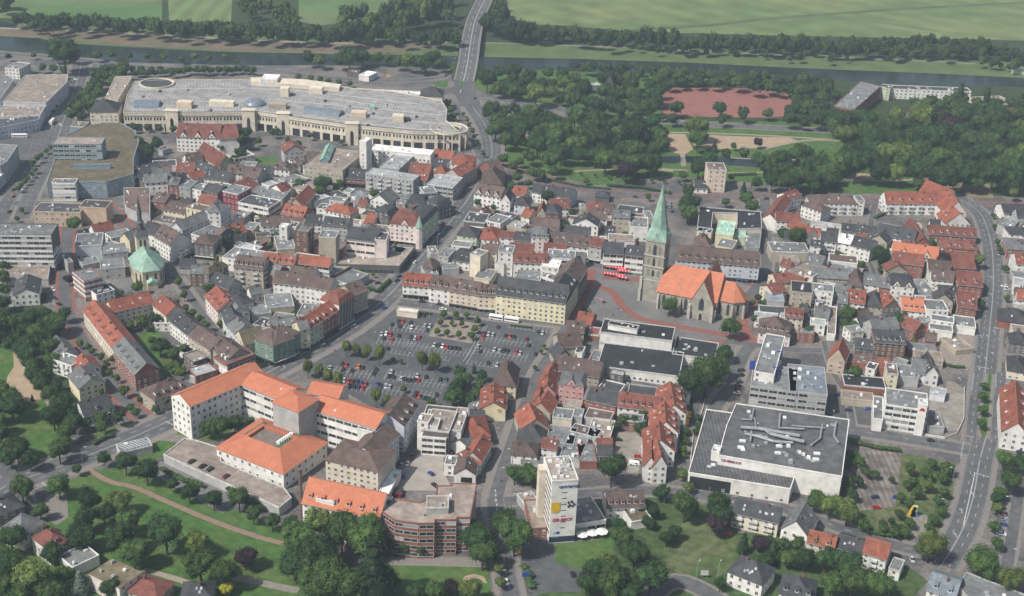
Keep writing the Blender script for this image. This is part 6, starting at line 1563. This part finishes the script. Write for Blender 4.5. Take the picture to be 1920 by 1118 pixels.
def crown(kind, seed, nl=9, leaves=1100, ls=.062):
    """unit crown: diameter 1, from z=.22 to z=1; lumps of displaced foliage with leaf clusters all over"""
    r = random.Random(seed); b = MB(); lumps = []
    if kind == 'cone':
        for i in range(7): z = .12 + i * .12; rad = .46 * (1.02 - z) + .05; lumps.append((Vector((r.uniform(-.04, .04), r.uniform(-.04, .04), z)), rad, .5))
    elif kind == 'col':
        for i in range(8): z = .1 + i * .115; rad = .42 * math.sin(math.pi * (.15 + .8 * i / 8)) + .08; lumps.append((Vector((r.uniform(-.06, .06), r.uniform(-.06, .06), z)), rad, .32))
    else:
        lumps.append((Vector((0, 0, .60)), .31, 1.0))
        for i in range(nl):
            a = 2 * math.pi * (i + r.uniform(-.3, .3)) / nl; e = r.choice((.0, .3, .6)) + r.uniform(-.1, .2); rr = r.uniform(.20, .29)
            lumps.append((Vector((rr * math.cos(a) * math.cos(e * .7), rr * math.sin(a) * math.cos(e * .7), .52 + .26 * math.sin(e * 1.5))), r.uniform(.15, .22), .95))
    for c, rad, sq in lumps:
        bm = bmesh.new(); bmesh.ops.create_icosphere(bm, subdivisions=2, radius=rad * .84)
        for v in bm.verts:
            n = v.co.normalized(); k = 1 + .30 * noise.noise(n * 2.4 + Vector((seed, c.x * 9, c.z * 9))); v.co = Vector((v.co.x * k, v.co.y * k, v.co.z * k * sq)) + c
        o = len(b.v); b.v += [tuple(v.co) for v in bm.verts]; b.f += [tuple(o + v.index for v in f.verts) for f in bm.faces]; b.m += [0] * len(bm.faces); bm.free()
    tot = sum(l[1] ** 2 for l in lumps)
    for c, rad, sq in lumps:
        for _ in range(int(leaves * rad ** 2 / tot)):
            z = r.uniform(-.75, 1); a = r.uniform(0, 2 * math.pi); s = math.sqrt(max(0, 1 - z * z)); n = Vector((s * math.cos(a), s * math.sin(a), z)); k = 1 + .30 * noise.noise(n * 2.4 + Vector((seed, c.x * 9, c.z * 9)))
            p = Vector((n.x * rad * k, n.y * rad * k, n.z * rad * k * sq)) * r.uniform(.80, 1.22) + c
            d = (n + Vector((r.uniform(-.9, .9), r.uniform(-.9, .9), r.uniform(-.5, .9)))).normalized(); t1 = d.orthogonal().normalized(); t2 = d.cross(t1); q_ = ls * r.uniform(.5, 1.25); an = r.uniform(0, 6.28); u = t1 * math.cos(an) + t2 * math.sin(an); v = d.cross(u)
            b.add([p - u * q_ * .5, p - v * q_ * .32, p + u * q_ * .5, p + v * q_ * .32 + d * q_ * .15], [(0, 1, 2, 3)])
    return b
def trunk(h0=.45, r0_=.030):
    b = MB(); b.cyl((0, 0, 0), (0, 0, h0), r0_, r0_ * .7, 7)
    for a in (0.3, 2.4, 4.5): b.cyl((0, 0, h0 * .8), (.14 * math.cos(a), .14 * math.sin(a), h0 + .18), r0_ * .55, r0_ * .25, 5)
    return b.mesh('trunk', [BARK])
TRK = trunk(); TRKC = trunk(.3, .03)
CROWNS = {}
BROAD = [crown('broad', s, 7 + s % 5, 2600, .050) for s in (1, 2, 3, 4, 5)]; CONE = [crown('cone', 11, 0, 1300, .05)]; COLM = [crown('col', 21, 0, 1200, .07), crown('col', 22, 0, 1200, .07)]
SMALL = [crown('broad', s, 6, 420, .12) for s in (31, 32, 33)]
for k, (m, n) in LMAT.items():
    src = {'c': CONE, 'b': CONE, 'o': COLM, 's': SMALL}.get(k, BROAD); CROWNS[k] = [c.mesh('crown', [m]) for c in src]
ASP = {'d': 1.12, 'm': 1.12, 'l': 1.15, 'p': 1.1, 'c': 2.0, 'b': 1.6, 'o': 3.6, 's': 1.25, 'y': .9, 'v': 1.7}
TREES = []
def tree(x, y, w, k, small=False):
    s = sc(y); wm_ = w / s * 1.05; hh = wm_ * ASP[k] * rnd.uniform(.9, 1.1); g = P(x, y, hh * .52); TREES.append((g.x, g.y, wm_, hh, k, x, y))
def T(s):
    for t in s.split():
        a = t.split(','); tree(float(a[0]), float(a[1]), float(a[2]), a[3] if len(a) > 3 else rnd.choice('ddm'))
def Fill(reg, s, n, w0, w1, kinds, mind=.62):
    pl = pts(reg, s); xs = [p[0] for p in pl]; ys = [p[1] for p in pl]; got = []; t = 0
    while len(got) < n and t < n * 60:
        t += 1; x, y = rnd.uniform(min(xs), max(xs)), rnd.uniform(min(ys), max(ys))
        if not inside((x, y), pl): continue
        w = rnd.uniform(w0, w1)
        if any(math.hypot(x - a, (y - b) * 1.6) < mind * (w + c) / 2 for a, b, c in got): continue
        got.append((x, y, w)); tree(x, y, w * (1.14 if y < 360 else 1), rnd.choice(kinds))
def Row(x0, y0, x1, y1, n, w, k, j=.15):
    for i in range(n):
        t = i / max(1, n - 1); tree(x0 + (x1 - x0) * t + rnd.uniform(-j, j) * w, y0 + (y1 - y0) * t + rnd.uniform(-j, j) * w * .5, w * rnd.uniform(.8, 1.2), rnd.choice(k))
# near: individually placed from the photograph (x, y, crown width, kind)
T('40,915,50,m 110,912,50,m 145,882,20,d 195,862,30,d 235,868,44,d 275,885,52,d 322,910,30,d 355,925,38,d 400,938,36,d 448,935,48,m 475,965,34,m 510,980,34,d 545,985,34,d 168,940,52,d 160,975,50,d 222,945,48,l 195,965,40,d 150,1010,56,d 240,980,52,m 250,1040,60,m 310,1000,76,d 225,1010,60,d 370,1020,56,l 375,1060,66,m 420,1075,60,m 460,1048,44,p 75,960,34,m 60,1085,70,l 20,1010,60,d 15,1060,60,d 100,1040,40,d 150,1090,36,b 205,1105,40,d 120,1080,40,m 380,1100,26,y 425,1105,30,y')
T('560,1010,70,m 600,1040,80,d 555,1060,70,d 640,1000,76,m 690,1010,84,m 700,1060,80,c 620,1090,80,m 660,1100,76,m 720,1090,60,d 590,1095,70,m 725,970,24,o 600,980,60,l 640,975,50,m 760,1025,30,m 735,1020,30,m 790,1030,30,m 895,1010,66,d 905,1040,60,m 965,1005,72,m 945,980,50,d 850,1105,40,p 880,1110,50,l 820,1110,46,m 780,1112,40,d 935,1070,24,l 938,1095,24,l 932,1050,18,l')
T('965,890,40,m 990,890,44,m 1010,895,36,l 1148,880,66,d 1060,900,30,d 1280,890,26,l 1290,915,24,l 1240,925,36,d 1285,950,62,m 1345,945,48,d 1345,985,46,p 1350,970,50,d 1200,955,24,d 1215,980,30,d 1165,1010,44,m 1140,1060,50,l 1120,1070,50,d 1105,1085,40,p 1190,1040,70,d 1150,1095,70,m 1220,1085,70,d 1180,1110,60,d 1250,1010,34,d 1265,1000,30,d 1225,960,30,d 1160,985,30,d 1100,1095,50,d 1395,1015,26,c 1425,1020,34,p 1450,1030,30,c 1420,1050,22,m 1480,1050,40,m 1510,1050,44,d 1550,1050,54,d 1590,1060,60,d 1600,1090,60,m 1650,1100,70,m 1560,1095,50,m 1350,1095,30,d 1470,1020,30,m 1525,1015,34,m')
T('1530,940,44,m 1558,950,46,l 1590,960,48,l 1600,930,26,d 1620,985,30,m 1745,1025,62,l 1840,1060,72,m 1895,1090,60,l 1870,1020,30,m 1865,990,28,m 1870,955,28,l 1875,925,32,m 1895,905,44,m 1868,935,30,d 1885,865,44,m 1912,870,40,d 1705,880,26,m 1712,905,26,m 1720,925,26,m 1700,910,20,m 1735,890,28,m 1740,912,28,l 1748,870,24,m 1765,895,28,m 1775,880,30,m 1760,940,24,m 1770,925,26,m 1765,960,24,m 1750,975,28,m 1742,990,24,m 1690,935,24,m 1705,945,22,m 1845,725,18,m 1843,745,22,m 1842,770,24,m 1840,795,24,m')
T('1370,615,40,m 1325,705,76,m 1300,720,60,d 1345,690,50,m 1360,665,34,d 1255,575,34,m 1415,600,20,m 1410,570,16,m 1422,560,16,d 1435,570,18,m 1292,385,44,d 1290,400,38,m 1495,445,40,m 1470,440,30,d 1320,370,0.1,m'.replace(' 1320,370,0.1,m', ''))
T('540,945,1,s'.replace('540,945,1,s', '') + ' 650,652,20,v 668,656,19,v 688,660,20,v 712,664,24,v 577,690,23,v 598,697,20,v 615,706,20,v 634,712,22,v 792,675,23,v 815,678,25,v 705,744,24,v 725,752,20,v 737,675,9,s 752,678,9,s 862,700,30,d 858,725,38,d 850,745,40,d 880,750,30,d 870,715,34,m 905,705,22,d 900,722,26,m 892,740,26,m 889,690,10,c 810,755,20,m 765,755,18,s')
T('832,590,16,s 826,605,16,s 820,622,14,s 855,592,14,s 875,592,14,s 847,606,12,s 866,608,12,s 895,602,16,s 890,618,16,s 884,630,18,m 838,625,14,s 860,628,14,s 757,730,14,s 978,590,10,s 923,585,9,s 870,568,9,s 775,555,9,s 1095,580,10,s 1020,650,10,s 1015,660,10,s 1003,690,10,s')
T('408,803,44,m 440,795,34,d 385,808,30,m 300,652,36,d 325,665,28,m 345,655,24,m 318,690,22,m 285,640,20,m 340,700,26,l 268,605,30,m 290,600,26,d 245,612,18,s 228,640,20,s 150,645,16,s 165,650,14,s 172,660,14,s 190,670,16,s 200,685,16,s 205,700,14,s 178,710,14,s 190,740,16,s 245,765,18,m 255,775,18,m 262,750,14,s 310,755,20,m 292,768,18,m 222,785,30,d 150,695,16,s 220,710,16,s 232,735,22,s 210,675,14,s')
T('130,525,22,p 228,550,14,s 258,540,26,m 140,422,30,m 265,515,20,m 285,470,16,m 395,515,26,d 400,540,26,d 425,455,24,d 440,440,26,m 330,570,16,s 348,580,18,s 345,555,18,s 360,590,18,s 372,600,18,s 385,612,20,s 335,530,18,s 390,500,14,s 412,608,14,s 425,625,14,s 440,640,12,s 473,405,14,s 480,660,10,s 595,635,8,s 628,615,8,s 660,590,8,s 545,650,10,s 605,345,34,d 600,360,24,m 638,345,18,s 690,300,28,d 702,365,22,m 735,375,14,m 710,395,16,m 455,265,30,d 450,290,28,d 462,250,24,d 440,300,20,d 415,275,20,m')
T('560,270,14,s 540,265,14,s 562,345,20,m 585,325,14,m 485,265,16,s 512,250,18,m 275,285,34,d 260,270,30,m 295,270,26,d 258,340,10,s 1025,370,28,d 1035,385,24,m 1065,360,16,m 990,345,20,m 970,335,22,m 960,350,18,m 1000,325,12,s 1100,340,14,s 895,380,14,m 925,390,14,m 940,380,12,m 1070,400,12,s 1098,402,10,s 1130,408,10,s 1360,380,20,m 1400,375,30,m 1410,390,30,m 1395,350,14,c 1420,345,26,d 1290,360,30,d 1215,370,14,m 1200,700,28,m'.replace(' 1200,700,28,m', ''))
T('1190,790,28,d 1168,790,26,m 1205,775,26,m 1200,805,30,d 1155,800,20,d 1310,785,20,d 1310,800,20,d 1305,810,18,d 1590,590,34,m 1600,610,20,m 1525,630,16,d 1515,620,22,m 1690,600,34,d 1670,605,26,d 1700,615,26,m 1620,590,20,m 1605,700,30,m 1590,705,20,m 1652,480,40,d 1655,510,24,d 1680,500,14,m 1770,490,34,p 1775,510,24,p 1790,520,16,l 1780,525,14,y 1835,490,26,l 1840,570,20,m 1885,505,20,m 1888,560,14,m 1870,390,16,m 1862,405,12,m 1865,425,12,m 1870,455,14,m 1875,470,16,m 1890,770,14,d 1880,790,14,d 1560,550,1,s'.replace(' 1560,550,1,s', ''))
# left park and gardens
Fill('A', '-10,605 60,600 110,605 75,640 60,690 95,740 130,760 150,800 110,850 105,800 85,740 60,700 40,660 0,650', 34, 26, 50, 'ddm'); Fill('A', '-20,720 25,745 35,800 60,840 20,860 -20,840', 9, 34, 54, 'dm'); Fill('A', '60,600 110,600 120,640 100,700 140,760 170,780 140,800 100,760 70,660', 12, 24, 40, 'ddm')
Fill('A', '0,1040 60,1060 110,1118 0,1140', 7, 40, 60, 'dm'); Row(40, 640, 60, 700, 3, 26, 'd'); Fill('A', '30,825 70,835 60,870 25,860', 2, 36, 50, 'd'); T('60,745,8,c 120,590,30,d 85,590,26,d 5,570,30,d')
Fill('A', '150,770 215,770 215,800 180,815 150,800', 5, 18, 30, 'dm'); Fill('A', '80,430 85,430', 0, 1, 2, 's'); Row(5, 500, 10, 590, 5, 26, 'dm')
# boulevard, canal side
Fill('A', '130,205 160,170 185,135 235,125 245,135 205,160 185,200 165,225 135,225', 26, 15, 26, 'dmm'); Row(62, 305, 105, 270, 6, 12, 'ms'); Row(35, 355, 65, 320, 6, 13, 'ms'); Row(15, 440, 40, 395, 4, 12, 's'); Row(98, 220, 128, 150, 8, 8, 'm')
T('120,102,56,d 105,100,30,d 138,104,28,m 183,104,22,m 209,103,20,m 15,107,14,d 63,105,12,m 244,106,14,m 275,107,17,m 307,108,15,l 340,113,14,m 365,108,16,l 390,112,16,m 422,107,13,l 445,117,12,m 80,128,16,m 100,130,18,m 118,133,16,m 578,110,28,d 600,115,26,l 655,108,40,d 640,115,30,d 680,108,34,d 710,110,24,m 725,112,22,m 745,118,24,m 765,118,30,l 790,120,34,m 810,110,34,d 825,122,28,m 795,135,14,m 560,145,14,m 583,148,14,m 600,150,14,m 616,153,12,m 636,155,14,m 656,158,13,m 797,82,14,d')
Row(255, 138, 345, 135, 9, 15, 'dm'); Row(350, 132, 475, 132, 16, 15, 'dmm'); Row(250, 132, 300, 130, 4, 14, 'd'); Row(250, 240, 450, 250, 9, 15, 'm'); Row(520, 245, 760, 290, 5, 15, 'm'); Row(842, 195, 862, 255, 6, 16, 'm'); Row(870, 215, 905, 290, 8, 10, 'ms')
# park north of the town
Fill('A', '905,128 1000,130 1090,140 1085,190 1000,185 930,170 905,150', 22, 20, 36, 'ddml'); Fill('A', '1060,150 1240,145 1245,205 1200,222 1130,205 1080,190', 24, 22, 36, 'ddm'); Fill('A', '918,205 985,205 1000,235 980,270 950,285 930,260', 14, 22, 34, 'ddm')
Fill('A', '980,215 1160,222 1240,232 1240,310 1180,318 1100,300 1020,315 985,300 1010,250', 42, 26, 44, 'dddmm'); T('1175,322,44,p 1225,312,42,d 1050,250,50,m 1190,250,60,d 1268,205,34,d 1262,225,26,d 1350,205,30,d 1355,225,26,d 1393,215,28,d 1440,215,24,m 1305,240,48,l 1308,262,40,m 1340,272,14,c 1375,275,14,m 1330,300,36,d 1315,285,24,m 1422,268,20,p 1395,290,26,m 1420,298,26,m 1500,280,26,d 1090,270,30,m 1310,315,40,d 1280,330,20,m 1360,290,24,d')
Fill('A', '1245,140 1440,148 1560,155 1560,175 1500,175 1400,162 1300,158 1240,164', 30, 18, 30, 'ddm'); Fill('A', '1485,170 1560,160 1600,200 1590,228 1500,235 1480,225', 22, 20, 32, 'ddm'); Fill('A', '1560,225 1640,215 1800,220 1930,205 1930,340 1840,345 1700,335 1580,310', 70, 28, 52, 'dddmml'); Fill('A', '1410,308 1500,285 1580,300 1570,340 1500,352 1430,345', 18, 28, 44, 'ddm'); Fill('A', '1700,185 1930,180 1930,215 1800,215 1720,205', 20, 20, 30, 'dm')
T('1780,240,50,p 1755,225,40,p 1690,290,50,l 1600,195,0.5,d 1640,220,26,l 1835,340,34,m 1885,345,40,d 1900,365,24,l 1720,345,24,m 1800,180,14,o 1850,185,14,o'.replace(' 1600,195,0.5,d', '')); Row(1245, 222, 1260, 224, 2, 16, 'd'); Row(1330, 330, 1500, 345, 5, 12, 'm')
Row(1530, 350, 1560, 340, 3, 26, 'dm'); Fill('A', '940,300 1000,300 1050,325 1010,335 950,315', 6, 16, 24, 'm'); Row(1010, 320, 1300, 345, 12, 9, 'm'); Row(1590, 870, 1670, 900, 4, 18, 'm'); Fill('A', '1590,850 1630,850 1640,890 1610,900 1590,950', 9, 14, 26, 'mmd'); Fill('A', '1630,965 1710,960 1715,990 1690,1010 1640,990', 9, 16, 26, 'dm')
Fill('A', '1425,1000 1510,1010 1520,1040 1440,1060', 5, 20, 34, 'dm')
# garden trees in the free yards
rr3 = random.Random(9)
for zone_, n in (('260,330 880,320 740,520 500,640 350,520', 60), ('862,395 1190,402 1195,492 770,515', 22), ('1440,440 1830,440 1838,640 1440,640', 50), ('1020,640 1290,745 1290,860 960,870', 24), ('1560,640 1800,650 1640,760', 8), ('1870,400 1925,400 1925,640 1885,640', 8)):
    zp = [tuple(map(float, t.split(','))) for t in zone_.split()]; xs = [p[0] for p in zp]; ys = [p[1] for p in zp]; g = 0; t = 0
    while g < n and t < 4000:
        t += 1; x, y = rr3.uniform(min(xs), max(xs)), rr3.uniform(min(ys), max(ys)); w = P(x, y)
        if inside((x, y), zp) and all(FREE(w.x + a, w.y + b_) for a in (-2, 0, 2) for b_ in (-2, 0, 2)): tree(x, y - 6, rr3.uniform(8, 17), rr3.choice('ssmd')); g += 1
TREES.sort(key=lambda t: -t[2] / math.hypot(t[0], t[1]))
names = {'d': 'broad_tree', 'm': 'broad_tree', 'l': 'broad_tree', 'p': 'copper_beech', 'c': 'conifer_tree', 'b': 'spruce_tree', 'o': 'poplar_tree', 's': 'street_tree', 'v': 'lime_tree', 'y': 'broad_tree'}
STUFF = []
NI = 300
keep = 0
for (gx, gy, w, hh, k, x, y) in TREES:
    if k == 'v': nv_ = 1
    if keep >= NI and k in 'dml': STUFF.append((gx, gy, w, hh, k)); continue
    if k in 'dml': keep += 1
    V = Matrix.Translation((gx, gy, 0)) @ Matrix.Rotation(rnd.uniform(0, 6.28), 4, 'Z') @ Matrix.Diagonal((w * rnd.uniform(.86, 1.14), w * rnd.uniform(.86, 1.14), hh, 1)); r = ob(names[k], None, None, V); ob('crown', rnd.choice(CROWNS[k]), r); ob('trunk', TRKC if k in 'cbo' else TRK, r)
    sz = 'large' if w > 15 else ('small' if w < 7 else 'medium'); nm = LMAT[k][1]
    tag(r, None, 'tree', 'trees'); autolabel(r, (sz + ' ' if k != 's' else '') + nm + ' tree,', x, y)
# far woods that read as one mass
def wood(items, name, label, seed):
    lo_ = [crown('broad', seed + i, 6, 240, .13) for i in range(4)]
    # thin the inner lumps: keep only leaf clusters and coarse lumps
    b = MB(); r = random.Random(seed); ms = [LMAT["d"][0], LMAT["m"][0], LMAT["l"][0]]; c0 = Vector((items[0][0], items[0][1], 0))
    for gx, gy, w, hh, k in items:
        src = r.choice(lo_); a = r.uniform(0, 6.28); ca, sa = math.cos(a) * w, math.sin(a) * w; o = len(b.v); dx, dy = gx - c0.x, gy - c0.y
        b.v += [(x * ca - y * sa + dx, x * sa + y * ca + dy, z * hh) for x, y, z in src.v]; b.f += [tuple(o + i for i in f) for f in src.f]; b.m += ['dml'.index(k)] * len(src.f)
    for i, m in enumerate(ms): pass
    o = b.build(name, ms, None, Matrix.Translation(c0)); tag(o, label, 'woodland', None, 'stuff')
if STUFF: wood(STUFF, 'park_trees', 'small far trees of the park, streets and canal side', 50)
def belt(line, n, w0, w1, dy, kinds='ddm'):
    out = []
    for i in range(n):
        t = (i + rnd.random() * .8) / n * (len(line) - 1); k = min(int(t), len(line) - 2); f = t - k; x = line[k][0] * (1 - f) + line[k + 1][0] * f; y = line[k][1] * (1 - f) + line[k + 1][1] * f + rnd.uniform(-dy, dy); s = sc(y); w = rnd.uniform(w0, w1) / s; hh = w * rnd.uniform(1.1, 1.9); g = P(x, y, hh * .5); out.append((g.x, g.y, w, hh, rnd.choice(kinds)))
    return out
wood(belt(pts('A', '30,45 120,46 250,50 400,60 480,64 640,68 760,70 855,70'), 130, 16, 28, 7), 'riverside_wood', 'dense belt of riverside trees left of the canal bridge', 60)
wood(belt(pts('A', '640,48 700,40 760,30 800,20 850,10'), 50, 20, 34, 22, 'ddml') + belt(pts('A', '450,10 520,20 560,40'), 26, 14, 26, 16, 'mml'), 'riverside_wood', 'broad dark wood and bushes on the fields before the bridge', 70)
wood(belt(pts('A', '905,40 960,62 1050,68 1200,76 1350,84 1500,90 1650,92 1800,96 1960,108'), 180, 16, 28, 8, 'dddm') + belt(pts('A', '930,5 948,30 942,60'), 16, 16, 28, 8) + belt(pts('A', '1440,80 1700,78 1850,84'), 30, 12, 22, 5), 'riverside_wood', 'dense belt of riverside trees right of the canal bridge', 80)
wood(belt(pts('A', '1180,92 1300,96 1450,108 1620,116'), 12, 10, 18, 3) + belt(pts('A', '1080,128 1300,140 1560,160'), 40, 14, 24, 4) + belt(pts('A', '1840,118 1930,128'), 8, 12, 20, 4), 'bank_shrubs', 'loose trees and shrubs along the canal banks', 90)
wood(belt(pts('A', '-20,4 20,6'), 6, 20, 30, 6), 'field_trees', 'trees at the field corner top left', 95)
# hedges and scrub
def hedge(reg, s, w, hh, lab, k='m'):
    ln = [P(*t) for t in pts(reg, s)]; r = random.Random(len(s)); its = []
    for a, c in zip(ln, ln[1:]):
        n = max(1, int((c - a).length / (w * .55)))
        for i in range(n): p = a + (c - a) * (i / n); its.append((p.x, p.y, w * r.uniform(.9, 1.2), hh * 1.1, k))
    wood(its, 'hedge', lab, 40); COL.objects[-1]['category'] = 'hedge'
HAZE = .000115
for a in (('X1', '820,720 920,670 1010,640', 3, 2.2, 'clipped hedge along the main road, left of crossing'), ('X1', '810,600 980,510', 2, 2, 'dark hedge in front of the white dark-roofed house'), ('Y1', '1090,670 1200,640 1340,600', 3, 2.4, 'hedge across the courtyard of the angled apartments'),
          ('Y1', '1470,800 1560,1010 1600,1060', 4, 3.5, 'tall hedge beside the courtyard lawn'), ('Z4', '1060,330 1300,320', 3, 2.4, 'long hedge behind the tall beige park block'), ('Z4', '0,420 300,440 560,490', 4, 2.2, 'long hedge between park and park road'),
          ('Y2', '1450,300 1530,325 1640,220', 3, 2.4, 'hedge round the small car park on the main road'), ('Z3', '840,235 1000,290 1200,350 1500,420 1800,450', 3, 1.6, 'roadside hedge along the park edge'), ('X4', '240,570 220,760', 2, 2.2, 'thin hedge between the two courtyards'), ('Y5', '1130,950 1250,980 1360,985', 3, 1.8, 'low hedge round the gravel corner yard'),
          ('X5', '500,660 700,710 930,740', 4, 2.4, 'scrub hedge in front of the gravel lot'), ('Z5', '560,700 700,640', 3, 2, 'garden hedge below the white balconied apartments'), ('Z5', '680,650 900,655 1160,665', 4, 3, 'garden shrubs in front of the red-roofed apartments'), ('W3', '-20,760 280,760', 5, 4, 'dense shrubs in front of the brick flats'),
          ('W3', '1130,880 1170,930 1200,1080', 4, 2.2, 'shrub strip between street and tower car park'), ('W5', '520,530 700,580 940,600', 4, 2.6, 'shrub bank along the curve of the lower street'), ('Y3', '110,510 240,515', 2, 1.5, 'small hedge beside the market shelter'), ('Y3', '920,615 1110,635', 2, 1.2, 'low flowering hedge at the market edge'),
          ('Y1', '380,360 380,400 430,400', 4, 2.4, 'garden hedge beside the white plain-gabled house'), ('X2', '600,620 760,560', 4, 3, 'roof garden shrubs behind the square hall'), ('W2', '250,220 400,330 560,400', 5, 4, 'shrub band below the parking deck'), ('X1', '1420,960 1600,1050 1800,1110', 4, 3, 'shrub band left of the parking deck')):
    hedge(*a)
finish_labels()
# ---------------------------------------------------------------- air
b = MB(); b.box(-1400, 1400, -60, 3300, -1, 352); hm = bpy.data.materials.new('haze_air'); hm.use_nodes = True; t = hm.node_tree; t.nodes.remove(t.nodes['Principled BSDF']); v = t.nodes.new('ShaderNodeVolumePrincipled'); v.inputs['Density'].default_value = HAZE; v.inputs['Color'].default_value = (.70, .85, 1, 1); v.inputs['Anisotropy'].default_value = .0; t.links.new(v.outputs[0], t.nodes['Material Output'].inputs['Volume'])
hz = b.build('haze', hm); tag(hz, 'pale blue summer haze over the town', 'haze', None, 'stuff')
